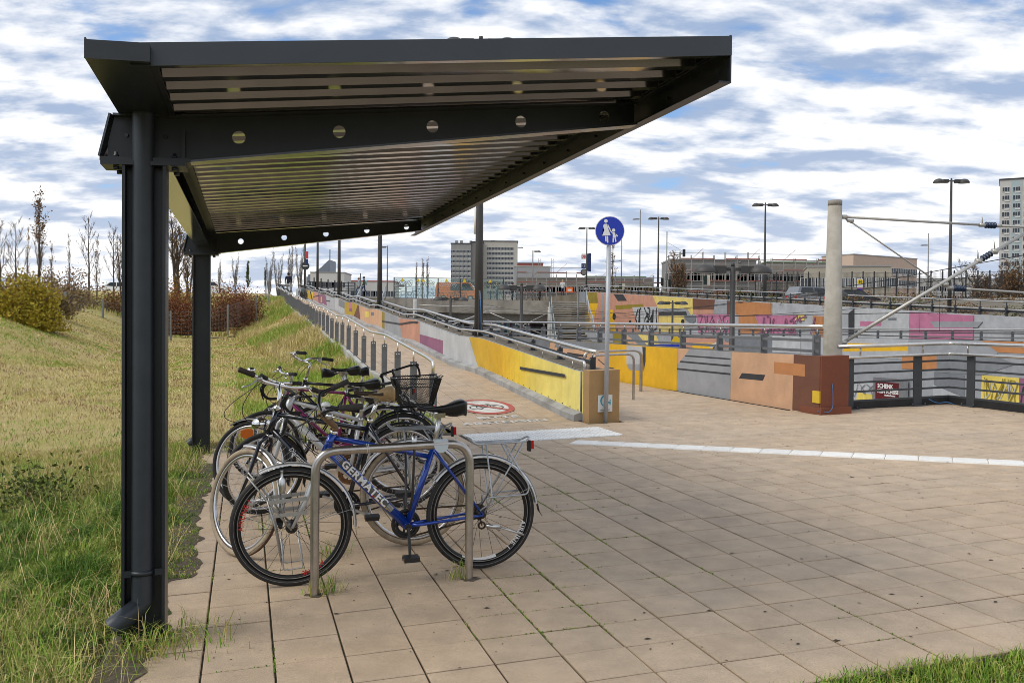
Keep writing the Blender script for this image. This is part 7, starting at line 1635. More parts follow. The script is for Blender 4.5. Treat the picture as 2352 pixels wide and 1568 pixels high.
# ---- vehicles -------------------------------------------------------------------
glassdark = mat('car_glass', (0.02, 0.025, 0.03), 0.08)
def car(name, label, loc, rz, bodym, prof, win, W_=1.75, wheels=(0.8, 3.4), Lr=None, tail=redlens, wr=0.32):
    t = thing(name, label, 'car', loc, rz); mb = MB()
    def sec(y, inset): return [(x, y, z if z < 0.95 else z - 0.0) for x, z in prof]
    n = len(prof); ys = [(-W_ / 2, 0.0), (W_ / 2, 0.0)]
    mb.prism(prof, lambda u, v: Vector((u, -W_ / 2 + max(0, (v - .85)) * .22, v)), lambda u, v: Vector((u, W_ / 2 - max(0, (v - .85)) * .22, v))); part('body', mb, bodym, t)
    for poly in win:
        for s in (-1, 1):
            f0 = lambda u, v: Vector((u, s * (W_ / 2 - max(0, (v - .85)) * .22 + .012), v)); f1 = lambda u, v: Vector((u, s * (W_ / 2 - max(0, (v - .85)) * .22 - .02), v)); mb = MB(); mb.prism(poly, f0, f1); part('side_window', mb, glassdark, t)
    for x in wheels:
        for s in (-1, 1):
            mb = MB(); mb.lathe([(wr * .55, -.11), (wr, -.10), (wr, .10), (wr * .55, .11)], (x, s * (W_ / 2 - .1), wr), 18, axis='y'); wh = part('wheel', mb, rubber, t); mb = MB(); mb.lathe([(wr * .6, -.118), (wr * .6, .118)], (x, s * (W_ / 2 - .1), wr), 14, axis='y'); part('rim', mb, alu, wh)
    x1 = max(p[0] for p in prof); x0 = min(p[0] for p in prof)
    for s in (-1, 1):
        mb = MB(); mb.box(x0 - .01, x0 + .15, s * .62 - .13, s * .62 + .13, .72, .98); part('tail_light', mb, tail, t); mb = MB(); mb.box(x1 - .25, x1 - .02, s * .62 - .14, s * .62 + .14, .62, .78); part('headlight', mb, winframe, t)
    return t
carwhite = mat('car_white', (0.72, 0.73, 0.74), 0.2, 0, coat=0.6)
hatch = [(0.05, .30), (4.05, .30), (4.15, .62), (3.95, .85), (3.15, .98), (2.45, 1.45), (0.85, 1.50), (0.22, 1.02), (0.02, .75)]
hwin = [[(2.95, .97), (2.38, 1.40), (1.75, 1.43), (1.75, .95)], [(1.65, .95), (1.65, 1.43), (.95, 1.43), (.45, 1.02)]]
car('parked_car', 'white hatchback on the road left of the near post, behind bare shrubs', at(240, 676, 110), 0.06, carwhite, hatch, hwin)
car('parked_car', 'white car on the road between the two shelter posts and hedge', at(452, 674, 112), 0.02, carwhite, hatch, hwin)
van = [(0.05, .35), (4.5, .35), (4.6, .9), (4.2, 1.15), (3.6, 1.95), (.15, 2.0), (0.0, 1.2)]
car('orange_van', 'orange van driving on the bridge behind the glass parapet', bxy(-7.9, 9, DZ) + Vector((0, 0, .0)), -.1, mat('van_orange', (0.62, 0.15, 0.015), 0.25, 0, coat=.5), van, [[(4.05, 1.15), (3.5, 1.85), (2.75, 1.85), (2.75, 1.15)], [(2.6, 1.15), (2.6, 1.85), (1.6, 1.85), (1.6, 1.15)]], 1.9, (0.9, 3.7))['category'] = 'van'
suv = [(0.05, .35), (4.4, .35), (4.5, .85), (4.2, 1.05), (3.4, 1.15), (2.8, 1.72), (.4, 1.75), (0.05, 1.1)]
car('parked_car', 'dark silver car parked behind the mural wall right of the big twin lamp', at(1815, 707, 74), 0.35, mat('car_grey', (0.20, 0.21, 0.23), .25, .3, coat=.5), suv, [[(3.2, 1.15), (2.72, 1.65), (1.8, 1.66), (1.8, 1.12)], [(1.7, 1.12), (1.7, 1.66), (.6, 1.66), (.35, 1.12)]])
car('parked_car', 'small black car parked at the far end of the mural wall', at(1905, 709, 70), 0.3, blackpaint, hatch, hwin)
# ---- people ----------------------------------------------------------------------
skin_m = mat('skin', (0.50, 0.30, 0.21), 0.5); hair_d = mat('dark_hair', (0.02, 0.015, 0.012), 0.6); hair_b = mat('blond_hair', (0.42, 0.29, 0.13), 0.6); hair_r = mat('auburn_hair', (0.16, 0.06, 0.03), 0.6)
def person(label, loc, rz, jacket, trousers, hair, pose='stand', scale=1.0, bag=None, cap=None):
    t = thing('person', label, 'person', loc, rz); s = scale
    J = dict(pel=(0, 0, .95), chest=(0.02, 0, 1.35), neck=(0.02, 0, 1.50), head=(0.03, 0, 1.60), top=(0.03, 0, 1.72))
    if pose == 'walk': legs = {1: [(0.0, .09, .92), (0.22, .10, .52), (0.12, .10, .08), (0.27, .10, .03)], -1: [(0.0, -.09, .92), (-0.06, -.10, .50), (-0.36, -.10, .16), (-0.27, -.10, .04)]}; arms = {1: [(0, .19, 1.42), (-.10, .25, 1.14), (-.02, .25, .90), (0.03, .25, .82)], -1: [(0, -.19, 1.42), (.06, -.25, 1.14), (.24, -.23, .95), (.30, -.22, .90)]}
    elif pose == 'ride': legs = {1: [(0, .09, .92), (.36, .11, .72), (.20, .11, .32), (.34, .11, .28)], -1: [(0, -.09, .92), (.32, -.11, .60), (.12, -.11, .16), (.26, -.11, .12)]}; arms = {1: [(.14, .19, 1.36), (.32, .24, 1.14), (.52, .22, 1.08), (.58, .21, 1.07)], -1: [(.14, -.19, 1.36), (.32, -.24, 1.14), (.52, -.22, 1.08), (.58, -.21, 1.07)]}; J.update(chest=(.16, 0, 1.32), neck=(.20, 0, 1.45), head=(.24, 0, 1.56), top=(.25, 0, 1.68))
    else: legs = {1: [(0, .09, .92), (.03, .10, .50), (-.01, .10, .08), (.13, .11, .03)], -1: [(0, -.09, .92), (.02, -.10, .50), (-.02, -.10, .08), (.12, -.11, .03)]}; arms = {1: [(0, .19, 1.42), (-.02, .25, 1.13), (.16, .20, 1.02), (.22, .17, 1.03)], -1: [(0, -.19, 1.42), (-.02, -.25, 1.13), (.14, -.20, 1.0), (.20, -.17, 1.02)]}
    V, E, RR = [], [], []
    def vv(p, r): V.append(tuple(c * s for c in p)); RR.append(r * s); return len(V) - 1
    ip = vv(J['pel'], .135); iw = vv(tuple(lerp(a, b, .5) for a, b in zip(J['pel'], J['chest'])), .125); ic = vv(J['chest'], .155); inn = vv(J['neck'], .058); ih = vv(J['head'], .088); it = vv(J['top'], .075)
    E += [(ip, iw), (iw, ic), (ic, inn), (inn, ih), (ih, it)]
    for sd in (1, -1):
        pr = ip
        for p, r in zip(legs[sd], (.095, .068, .045, .04)): k = vv(p, r); E.append((pr, k)); pr = k
        pr = ic
        for p, r in zip(arms[sd], (.072, .055, .042, .04)): k = vv(p, r); E.append((pr, k)); pr = k
    me = bpy.data.meshes.new('body'); me.from_pydata(V, E, []); o = bpy.data.objects.new('body', me); C.objects.link(o)
    md = o.modifiers.new('skin', 'SKIN'); 
    for i, sv in enumerate(me.skin_vertices[0].data): sv.radius = (RR[i], RR[i] * (0.78 if i in (1, 2) else 1.0)); sv.use_root = (i == 0)
    o.modifiers.new('sub', 'SUBSURF').levels = 1; o.modifiers['sub'].render_levels = 1
    bpy.context.view_layer.update(); me2 = bpy.data.meshes.new_from_object(o.evaluated_get(bpy.context.evaluated_depsgraph_get())); bpy.data.objects.remove(o); bpy.data.meshes.remove(me); me2.name = 'body'
    me2.materials.clear()
    for m_ in (jacket, trousers, skin_m, blackplastic): me2.materials.append(m_)
    hands = [arms[1][3], arms[-1][3]]; feet = [legs[1][3], legs[-1][3]]
    for p in me2.polygons:
        c = p.center / s; mi = 0
        if c.z > J['neck'][2] - .0: mi = 2
        elif any((c - Vector(h)).length < .075 for h in hands): mi = 2
        elif any((c - Vector(f_)).length < .14 and c.z < f_[2] + .09 for f_ in feet): mi = 3
        elif c.z < .93 and abs(c.y) < .17: mi = 1
        p.material_index = mi; p.use_smooth = True
    obj('body', me2, t)
    h = Vector(J['head']) * s; mb = MB(); mb.sphere(h + Vector((-.02, 0, .05)) * s, .112 * s, 12, 8, s=(1.0, .92, 1.0)); part('hair', mb, cap or hair, t)
    mb = MB(); mb.sphere(h + Vector((.105, 0, .0)) * s, .022 * s, 6, 4); mb.sphere(h + Vector((.085, .035, .03)) * s, .014 * s, 6, 4, 1); mb.sphere(h + Vector((.085, -.035, .03)) * s, .014 * s, 6, 4, 1); part('face', mb, [skin_m, hair_d], t)
    if bag: mb = MB(); bx = Vector((J['chest'][0] - .22, 0, 1.18)) * s; mb.sphere(bx, .2 * s, 10, 8, s=(.6, .8, 1.15)); part('backpack', mb, bag, t)
    return t
jk = lambda n, c: mat('cloth_' + n, c, 0.85, 0, 0.15, 12)
jean = jk('jeans', (0.025, 0.045, 0.10)); blk = jk('black', (0.012, 0.012, 0.014)); olive_c = jk('olive', (0.045, 0.05, 0.025)); ltgrey = jk('light_grey', (0.34, 0.36, 0.40)); white_c = jk('white', (0.55, 0.55, 0.53)); navy_c = jk('navy', (0.015, 0.02, 0.04)); blue_c = jk('blue', (0.02, 0.08, 0.40)); tan_c = jk('tan', (0.35, 0.28, 0.20)); mint_c = jk('mint', (0.25, 0.36, 0.34)); beige_c = jk('beige', (0.45, 0.38, 0.30))
def stand_at(x, yfeet, Y): return at(x, yfeet, Y)
person('person in light grey jacket and jeans walking beside a companion on the bridge', at(824, 679, 90), math.pi, ltgrey, jean, hair_r, 'walk', 1.02)
person('person in olive parka and jeans walking with a companion on the bridge', at(836, 678, 90), math.pi, olive_c, jean, hair_d, 'walk', 1.06, mint_c, cap=blk)
person('person in dark jacket and pale trousers walking away at the top of the ramp', P(3.95, 73.5, RAMP_TOP), YAW + math.pi / 2, navy_c, white_c, hair_d, 'walk', 1.05, None, cap=blk)
person('person in black coat standing on the bridge right of the glass panels', bxy(0.0, 1.6, DZ), 0.4, blk, blk, hair_d, 'stand', 1.02, blue_c)
person('person in black puffer jacket looking down by the stairs on the bridge', bxy(2.6, 1.8, DZ), 0.3, navy_c, blk, hair_d, 'stand', 1.02, cap=blk)
person('blond person in white jacket behind the stair railing', at(1292, 682, 92), 1.4, white_c, jean, hair_b, 'stand', 1.0)
person('person in pale jacket and blue trousers behind the last glass panel', bxy(-2.1, 1.8, DZ), 0.0, beige_c, jean, hair_d, 'stand', 1.0)
person('person in mint hooded jacket behind the last glass panel, second of two', bxy(-1.45, 1.7, DZ), 2.8, mint_c, jean, hair_b, 'stand', 1.0)
cyc = person('person in blue and white jacket with backpack riding along the far street', at(1990, 706, 92) + Vector((0, 0, -.1)), 0.1, blue_c, jean, hair_d, 'ride', 1.0, blk, cap=blk)
far_bike(0, at(1984, 706, 92) + Vector((-.35, 0, -.1)), 0.1, 'bicycle ridden along the far street by the person in blue', None)
person('person in brown jacket riding behind the diagonal tube on the far street', at(2093, 710, 92), 0.1, jk('brown', (0.10, 0.06, 0.03)), blk, hair_d, 'ride', 1.0, cap=blk)
person('person in green top riding behind the diagonal tube', at(2138, 716, 90), 0.1, jk('green', (0.02, 0.14, 0.06)), blk, hair_d, 'ride', 1.0)
for k, (a, b, rz) in enumerate(((3.25, 70.0, 1.0), (3.3, 71.2, 0.9), (3.22, 72.6, 1.1), (3.3, 74.0, 0.7), (3.35, 75.4, 1.2), (3.2, 68.9, .9))): far_bike(k, P(a, b, ramp_h(b)), YAW + rz, 'dark bicycle in the cluster at the top left of the ramp, %s in the row' % ORD[k], 'bicycles at the ramp top left')
for k, (a, b) in enumerate(((4.75, 63.0), (4.8, 64.5), (4.85, 66.0), (4.75, 67.5))): far_bike(k, P(a, b, ramp_h(b)), YAW + 1.75, 'dark bicycle leaning by the wall near the ramp top, %s from below' % ORD[k], 'bicycles leaning at the ramp wall')
for k, x in enumerate((1480, 1510, 1560, 1600, 1640, 1700, 1745, 1780)): q = at(x, 690, 86 - k * 1.4); far_bike(k, Vector((q.x, q.y, 4.15)), 0.1 + 0.2 * (k % 3), 'dark bicycle parked on the street above the mural wall, %s from the left' % ORD[k], 'bicycles on the street above the mural')
bx = thing('delivery_bag', 'bright orange delivery box carried behind the stair railing', 'bag', at(1308, 672, 92)); mb = MB(); mb.bbox(-.33, .33, -.2, .2, 0, .55, .04); part('box', mb, mat('bag_orange', (0.75, 0.14, 0.02), .6), bx); mb = MB(); mb.box(-.2, .2, -.21, -.2, .15, .36); part('print', mb, whitepaint, bx)
rc = thing('rental_bike_rack', 'dark railing with bicycles on the bridge left of the glass parapet', 'railing', at(700, 668, 84))
mb = MB()
p0, p1 = at(705, 664, 84), at(815, 676, 88)
for dz in (0.3, .55, .8, 1.1): mb.bar(p0 + Vector((0, 0, dz - .4)), p1 + Vector((0, 0, dz)), 0.05)
for i in range(8): q = p0.lerp(p1, i / 7); mb.box(q.x - .05, q.x + .05, q.y - .05, q.y + .05, q.z - .4, q.z + 1.15)
wpart('rails', mb, darkgrey, rc)
# ================================================================== PLANTS
def leafmat(name, c0, c1, rough=0.75):
    m = bpy.data.materials.new(name); m.use_nodes = True; nt = m.node_tree; N = nt.nodes; L = nt.links; b = N['Principled BSDF']; b.inputs['Roughness'].default_value = rough; b.inputs['Specular IOR Level'].default_value = 0.25
    gp = N.new('ShaderNodeNewGeometry'); mx = N.new('ShaderNodeMix'); mx.data_type = 'RGBA'; L.new(gp.outputs['Random Per Island'], mx.inputs[0]); mx.inputs[6].default_value = c0 + (1,); mx.inputs[7].default_value = c1 + (1,); L.new(mx.outputs[2], b.inputs['Base Color'])
    return m
bark = mat('bark', (0.085, 0.065, 0.048), 0.9, 0, 0.3, 6); twig_m = mat('twig', (0.12, 0.082, 0.055), 0.9, 0, 0.25, 4); birch = mat('pale_bark', (0.19, 0.16, 0.13), 0.9, 0, 0.3, 5)
lf_yellow = leafmat('leaf_yellow_green', (0.26, 0.24, 0.02), (0.42, 0.29, 0.03)); lf_brown = leafmat('leaf_brown', (0.15, 0.075, 0.035), (0.27, 0.15, 0.06)); lf_red = leafmat('leaf_russet', (0.16, 0.05, 0.03), (0.26, 0.11, 0.045)); lf_gold = leafmat('leaf_gold', (0.38, 0.22, 0.02), (0.25, 0.12, 0.015)); lf_green = leafmat('leaf_green', (0.05, 0.09, 0.02), (0.13, 0.14, 0.03)); lf_dry = leafmat('leaf_dry', (0.19, 0.135, 0.065), (0.30, 0.22, 0.11))
def leaves_into(V, F, cs, size, r_):
    n = len(cs); d1 = r_.normal(size=(n, 3)); d1 /= np.linalg.norm(d1, axis=1)[:, None]; d2 = r_.normal(size=(n, 3)); d2 -= d1 * (d1 * d2).sum(1)[:, None]; d2 /= np.linalg.norm(d2, axis=1)[:, None]
    s = size * r_.uniform(.6, 1.3, n)[:, None]; a = cs - d1 * s; b = cs + d2 * s * .55; c = cs + d1 * s; d = cs - d2 * s * .55
    q = np.stack([a, b, c, d], 1).reshape(-1, 3); V.append(q); return n
def quad_mesh(name, q, m):
    n = len(q) // 4; me = bpy.data.meshes.new(name); me.vertices.add(4 * n); me.vertices.foreach_set('co', q.astype(np.float32).ravel()); me.loops.add(4 * n); me.loops.foreach_set('vertex_index', np.arange(4 * n, dtype=np.int32)); me.polygons.add(n); me.polygons.foreach_set('loop_start', np.arange(0, 4 * n, 4, dtype=np.int32)); me.polygons.foreach_set('loop_total', np.full(n, 4, np.int32)); me.materials.append(m); me.update(calc_edges=True); return me
def tree_meshes(seed, H=8.0, spread=0.32, nb=16, up_=0.75, start=0.2, r0=0.09, leafn=0, leaf=None, lsize=0.09, sub=5, fine=3, wood=None, leaf_top=False, stems=1):
    r = random.Random(seed); rn = np.random.default_rng(seed); trunk, crown = MB(), MB(); tips = []
    for st in range(stems):
        ox, oy = (r.uniform(-.25, .25), r.uniform(-.25, .25)) if stems > 1 else (0, 0); lx, ly = (r.uniform(-.12, .12), r.uniform(-.12, .12)) if stems > 1 else (r.uniform(-.03, .03), r.uniform(-.03, .03)); Hs = H * (1 if st == 0 else r.uniform(.6, .95))
        pts = [Vector((ox + lx * Hs * i / 9 + r.uniform(-.05, .05) * Hs / 8, oy + ly * Hs * i / 9 + r.uniform(-.05, .05) * Hs / 8, Hs * i / 9 - (.3 if i == 0 else 0))) for i in range(10)]
        r0 = r0 * 1.35 if st == 0 else r0; trunk.tube(pts, [lerp(r0, r0 * .12, i / 9) for i in range(10)], 6, cap=False)
        for k in range(nb):
            t = lerp(start, 0.97, (k + r.random()) / nb); i = min(8, int(t * 9)); p = pts[i].lerp(pts[i + 1], t * 9 - i); az = k * 2.4 + r.uniform(-.5, .5); L_ = Hs * spread * (1.05 - t * .75) * r.uniform(.7, 1.2)
            d = Vector((math.cos(az) * (1 - up_), math.sin(az) * (1 - up_), up_)).normalized(); bp = [p]; 
            for j in range(1, 5): bp.append(bp[-1] + (d + Vector((r.uniform(-.2, .2), r.uniform(-.2, .2), 0.10 * j + r.uniform(-.1, .1)))).normalized() * L_ / 4)
            rb = r0 * .48 * (1.08 - t); trunk.tube(bp, [rb, rb * .75, rb * .5, rb * .35, rb * .15], 4, cap=False)
            for j in range(sub):
                q = r.uniform(.25, 1.0) * 4; i2 = min(3, int(q)); p2 = bp[i2].lerp(bp[i2 + 1], q - i2); d2 = (bp[i2 + 1] - bp[i2]).normalized() + Vector((r.uniform(-.8, .8), r.uniform(-.8, .8), r.uniform(-.2, .6))); d2.normalize(); L2 = L_ * r.uniform(.2, .45)
                tp = [p2, p2 + d2 * L2 * .5 + Vector((0, 0, .03)), p2 + d2 * L2 + Vector((0, 0, L2 * .15))]; rt = max(.014, rb * .32); crown.tube(tp, [rt, rt * .7, rt * .3], 3, cap=False); tips += tp
                for f_ in range(fine):
                    d3 = (d2 + Vector((r.uniform(-.9, .9), r.uniform(-.9, .9), r.uniform(-.2, .7)))).normalized(); s0 = tp[0].lerp(tp[2], r.random()); e0_ = s0 + d3 * L2 * r.uniform(.25, .5); crown.tube([s0, e0_], [.012, .006], 3, cap=False); tips.append(e0_)
    tm = trunk.mesh('trunk', wood or bark); cm = crown.mesh('crown', twig_m if wood is None else wood); lm = None
    if leafn:
        T_ = np.array([tuple(p) for p in tips]); 
        if leaf_top: T_ = T_[T_[:, 2] > H * .62]
        cs = T_[rn.integers(0, len(T_), leafn)] + rn.normal(scale=.10 * H / 8, size=(leafn, 3)); V, F = [], []; leaves_into(V, F, cs, lsize, rn); lm = quad_mesh('foliage', np.concatenate(V), leaf)
    return tm, cm, lm
def plant_tree(name, label, loc, ms_, s=1.0, rz=0.0, group=None, sz=None):
    t = thing(name, label, 'tree', loc, rz, group); t.scale = (s, s, sz or s)
    for n_, m_ in zip(('trunk', 'crown', 'foliage'), ms_):
        if m_: obj(n_, m_, t)
    return t
tA = tree_meshes(1, 9, .30, 22, .80, .25, .10, 420, lf_brown, .09, 7, 5, None, True); tB = tree_meshes(2, 8, .36, 14, .55, .35, .10, 0, None, .1, 7, 5); tC = tree_meshes(3, 8, .26, 16, .85, .2, .07, 160, lf_gold, .08, 5, 4); tD = tree_meshes(4, 9, .40, 18, .62, .22, .13, 700, lf_gold, .09, 8, 5, stems=3); tE = tree_meshes(5, 9, .30, 18, .80, .12, .09, 120, lf_brown, .06, 7, 5, birch, stems=3)
tF = tree_meshes(6, 5, .28, 16, .7, .08, .05, 1900, lf_green, .10, 5, 3); tG = tree_meshes(7, 5, .45, 18, .6, .08, .06, 1500, lf_brown, .07, 8, 5, stems=4)
def tree_at(name, label, x, ytop, Y, zb, ms_, H0, rz=0, group=None, wide=1.0):
    q = at(x, ytop, Y); s = (q.z - zb) / H0; return plant_tree(name, label, (q.x, q.y, zb), ms_, s * wide, rz, group, s)
GB_ = 'bare trees along the left bank'
for k, (x, yt, Y, zb, ms_, H0, lab, wd) in enumerate((
  (92, 458, 46, 1.9, tA, 9, 'tall slim tree with a last tuft of leaves at its top, at far left', 1.0), (36, 512, 44, 1.9, tB, 8, 'bare spreading tree at the left picture edge', .9), (4, 505, 40, 1.9, tB, 8, 'bare tree cut by the left picture edge', .9), (62, 530, 52, 1.9, tC, 8, 'slim bare tree between the leafy topped tree and the edge', .8),
  (118, 560, 55, 2.0, tC, 8, 'slender bare tree right of the leafy topped tree', .9), (160, 545, 58, 2.2, tC, 8, 'slender pale bare tree alone against the sky', .7), (205, 500, 56, 2.4, tB, 8, 'bare tree with dead snags left of the near post', .75), (222, 545, 60, 2.4, tC, 8, 'bare tree with gold leaves beside the snag tree', 1.0), (262, 525, 58, 2.6, tB, 8, 'bare tree close to the near post, on its left', .8), (284, 548, 60, 2.6, tD, 9, 'brushy tree touching the near post on its left', .8))):
    tree_at('bare_tree', lab, x, yt, Y, zb, ms_, H0, k * 1.3, GB_, wd)
for k, (x, yt, Y, zb, ms_, H0, lab, wd) in enumerate((
  (408, 470, 62, 3.5, tD, 9, 'large multi stemmed bare tree between the two shelter posts', 1.0), (432, 560, 58, 3.2, tD, 9, 'smaller bare tree with gold leaves leaning to the far post', 1.0), (505, 600, 72, 4.2, tE, 9, 'bare shrub tree right of the far post', 1.0), (540, 585, 76, 4.3, tE, 9, 'thin bare tree above the russet hedge', .9), (570, 604, 70, 4.0, tF, 5, 'small green leaved tree above the russet hedge', .75), (609, 618, 72, 4.2, tF, 5, 'narrow green leaved tree beside the ramp top', .5),
  (618, 585, 105, 4.3, tE, 9, 'bare tree behind the parked bicycles, left one', .8), (640, 575, 105, 4.3, tE, 9, 'bare tree behind the parked bicycles, middle one', .8), (668, 562, 100, 4.3, tE, 9, 'bare pale tree with several stems left of the ramp top lamp', .9), (688, 560, 102, 4.3, tE, 9, 'bare pale tree directly left of the ramp top lamp', .8),
  (957, 612, 300, 4, tA, 9, 'distant poplar left of the tower blocks, first of three', .5), (970, 604, 300, 4, tA, 9, 'distant poplar left of the tower blocks, middle one', .6), (983, 604, 300, 4, tA, 9, 'distant poplar nearest the tower blocks', .6), (1407, 555, 110, 4.2, tC, 8, 'bare tree seen just right of the blue sign', 1.1), (1562, 585, 115, 4.2, tG, 5, 'bare bushy tree below the hanging traffic light', .8), (1545, 600, 120, 4.2, tC, 8, 'bare tree behind the signal mast', 1),
  (2215, 600, 160, 4.2, tB, 8, 'bare tree before the pale apartment slab', 1.2), (2255, 612, 150, 4.2, tG, 5, 'brown tree near the slatted wall at right', 1.2), (2300, 610, 150, 4.2, tG, 5, 'brown leaved tree under the tall tower', 1.3), (2340, 600, 140, 4.2, tG, 5, 'brown leaved tree at the right picture edge', 1.3), (2130, 625, 170, 4.2, tB, 8, 'bare tree between school and slab', 1.0), (1240, 660, 150, 4.2, tC, 8, 'small bare street tree before the scaffolding left of the stairs', .9))):
    tree_at('bare_tree', lab, x, yt, Y, zb, ms_, H0, k * 2.1, None, wd)
def bush(name, label, loc, rx, ry, rz_, n, lsize, leaf, seed, twigs=60, clump=0.35, group=None, hollow=0.3, cat='bush', low=0.0):
    rn = np.random.default_rng(seed); r = random.Random(seed); t = thing(name, label, cat, loc, 0, group)
    ncl = max(12, int(n / 70)); d = rn.normal(size=(ncl, 3)); d /= np.linalg.norm(d, axis=1)[:, None]; rad = rn.uniform(hollow, 1.0, ncl) ** .6; c = d * rad[:, None]; c[:, 2] = np.abs(c[:, 2]) if low == 0 else c[:, 2] * .5 + .5
    wgt = rn.uniform(.3, 1.2, ncl); ids = rn.choice(ncl, n, p=wgt / wgt.sum()); cs = c[ids] + rn.normal(scale=clump * .33, size=(n, 3)); cs = cs * np.array([rx, ry, rz_]); cs[:, 2] = np.maximum(cs[:, 2], .02)
    V, F = [], []; leaves_into(V, F, cs, lsize, rn); obj('foliage', quad_mesh('foliage', np.concatenate(V), leaf), t)
    mb = MB()
    for k in range(twigs):
        i = r.randrange(ncl); e_ = Vector((c[i][0] * rx, c[i][1] * ry, max(.1, c[i][2] * rz_))) * r.uniform(.9, 1.2); b_ = Vector((r.uniform(-.3, .3) * rx, r.uniform(-.3, .3) * ry, -.1)); m_ = b_.lerp(e_, .5) + Vector((0, 0, .15 * rz_)); mb.tube([b_, m_, e_], [.016, .011, .004], 3, cap=False)
    if twigs: part('twigs', mb, twig_m, t)
    return t
q = at(52, 745, 30); bush('yellow_bush', 'rounded yellow green bush on the bank at far left', (q.x, q.y, 1.30), 1.35, 1.1, 1.75, 9000, .055, lf_yellow, 11, 120)
for k, (x, Y, rx, rh, n, leaf, lab) in enumerate(((120, 36, 1.0, 1.2, 1500, lf_dry, 'dry brown shrub right of the yellow bush'), (165, 46, 1.6, 1.6, 1500, lf_dry, 'dry grassy scrub on the bank crest'), (215, 52, 2.2, 1.5, 2200, lf_brown, 'brown scrub behind the wire fence, left part'), (255, 54, 2.2, 0.7, 1400, lf_brown, 'brown leaved scrub left of the near post'), (285, 56, 2.0, 0.7, 1300, lf_brown, 'brown leaved scrub behind the near post'),
   (20, 48, 2.0, 2.0, 2200, lf_brown, 'brown scrub behind the yellow bush'), (85, 50, 2.2, 2.4, 2500, lf_dry, 'dry scrub under the leafy topped tree'), (135, 56, 2.4, 2.6, 2500, lf_brown, 'brown scrub under the slender trees'))):
    q = at(x, 740, Y); a_, b_ = ab(q.x, q.y); bush('dry_shrub', lab, (q.x, q.y, ground_z(a_, b_) - .1), rx, rx * .8, rh, n, .07, leaf, 30 + k, 90, group='dry shrubs along the left bank')
for k, (x, yb, Y, rx, rh, n, leaf, lab) in enumerate(((400, 765, 50, 1.2, 2.3, 4500, lf_red, 'russet hedge bush just right of the near post'), (432, 766, 50, 1.3, 2.5, 4500, lf_red, 'russet hedge bush left of the far post'), (500, 757, 50, 1.4, 2.4, 5000, lf_red, 'russet hedge bush just right of the far post'), (535, 748, 51, 1.4, 2.4, 5500, lf_red, 'russet hedge bush on the rising bank'), (566, 738, 53, 1.2, 2.0, 4500, lf_red, 'last russet hedge bush before the ramp bank'), (415, 715, 56, 2.0, 2.0, 2600, lf_gold, 'gold leaved bush under the large bare tree'), (385, 735, 54, 1.2, 1.8, 1800, lf_gold, 'orange leaved bush beside the near post'))):
    q = at(x, yb, Y); bush('hedge_bush', lab, (q.x, q.y, q.z), rx, .8, rh, n, .05, leaf, 60 + k, 90, clump=.5, group='russet hedge at the foot of the road bank', hollow=.1)
# shrub strip on top of the high mural wall
for k in range(28):
    b = 16 + k * 2.15; a_ = FW_A + 1.3 + 1.2 * (k % 2); bush('dry_shrub', 'dry shrub above the mural wall, %s from the right' % ORD[k], PZ(a_, b, fw_top(b) - .1), 1.5, .9, 0.45 + .22 * (k % 3), 330, .05, (lf_dry, lf_brown, lf_green)[k % 3], 100 + k, 26, group='dry shrubs above the mural wall', clump=.5)
for k in range(14):
    x = 1950 + k * 30; q = at(x, 700, 84); bush('dry_shrub', 'brown twiggy shrub before the slatted wall, %s from the left' % ORD[k], (q.x, q.y, 3.7), 2.0, 1.0, 1.0 + .4 * (k % 3), 420, .07, lf_dry if k % 2 else lf_brown, 140 + k, 50, group='dry shrubs before the slatted wall', clump=.5)
for k in range(8):
    x = 1585 + k * 34; q = at(x, 690, 100); bush('dry_shrub', 'dry shrub on the street edge below the scaffolding, %s from the left' % ORD[k], (q.x, q.y, 3.8), 2.0, 1.0, 1.4 + .8 * (k % 2), 600, .07, (lf_dry, lf_brown, lf_gold)[k % 3], 170 + k, 70, group='dry shrubs on the street edge', clump=.5)
# wire fence at the foot of the road bank
wf = thing('wire_fence', 'galvanised double wire fence running along the foot of the road bank', 'fence', at(200, 740, 46)); fp = [at(150, 735, 44), at(236, 752, 45), at(372, 775, 46), at(392, 776, 46.5), at(466, 772, 47), at(523, 760, 48), at(588, 735, 52)]
fz = [p.z for p in fp]; galvf = mat('fence_wire', (0.22, 0.225, 0.225), 0.5, 0.5)
for i, p in enumerate(fp):
    mb = MB(); mb.box(p.x - .04, p.x + .04, p.y - .04, p.y + .04, p.z - .2, p.z + 1.4); wpart('post', mb, galvf, wf)
mb = MB()
for p, q in zip(fp, fp[1:]):
    for h in [0.1 + .2 * i for i in range(7)]: mb.bar(p + Vector((0, 0, h)), q + Vector((0, 0, h)), .008)
    n_ = max(4, int((q - p).length / .16))
    for i in range(n_): m_ = p.lerp(q, i / n_); mb.bar(m_ + Vector((0, 0, .05)), m_ + Vector((0, 0, 1.35)), .004)
wpart('wire_mesh', mb, galvf, wf)['kind'] = 'stuff'
tp_ = fence2 = thing('wire_fence', 'tall thin wire fence posts beside the parked bicycles at the ramp top', 'fence', P(2.2, 66, RAMP_TOP))
for b in (58, 64, 70):
    mb = MB(); p = PZ(2.0, b, 0); z0 = field_h(2.0, b); mb.box(p.x - .03, p.x + .03, p.y - .03, p.y + .03, z0, z0 + 2.4); wpart('post', mb, galvf, fence2)
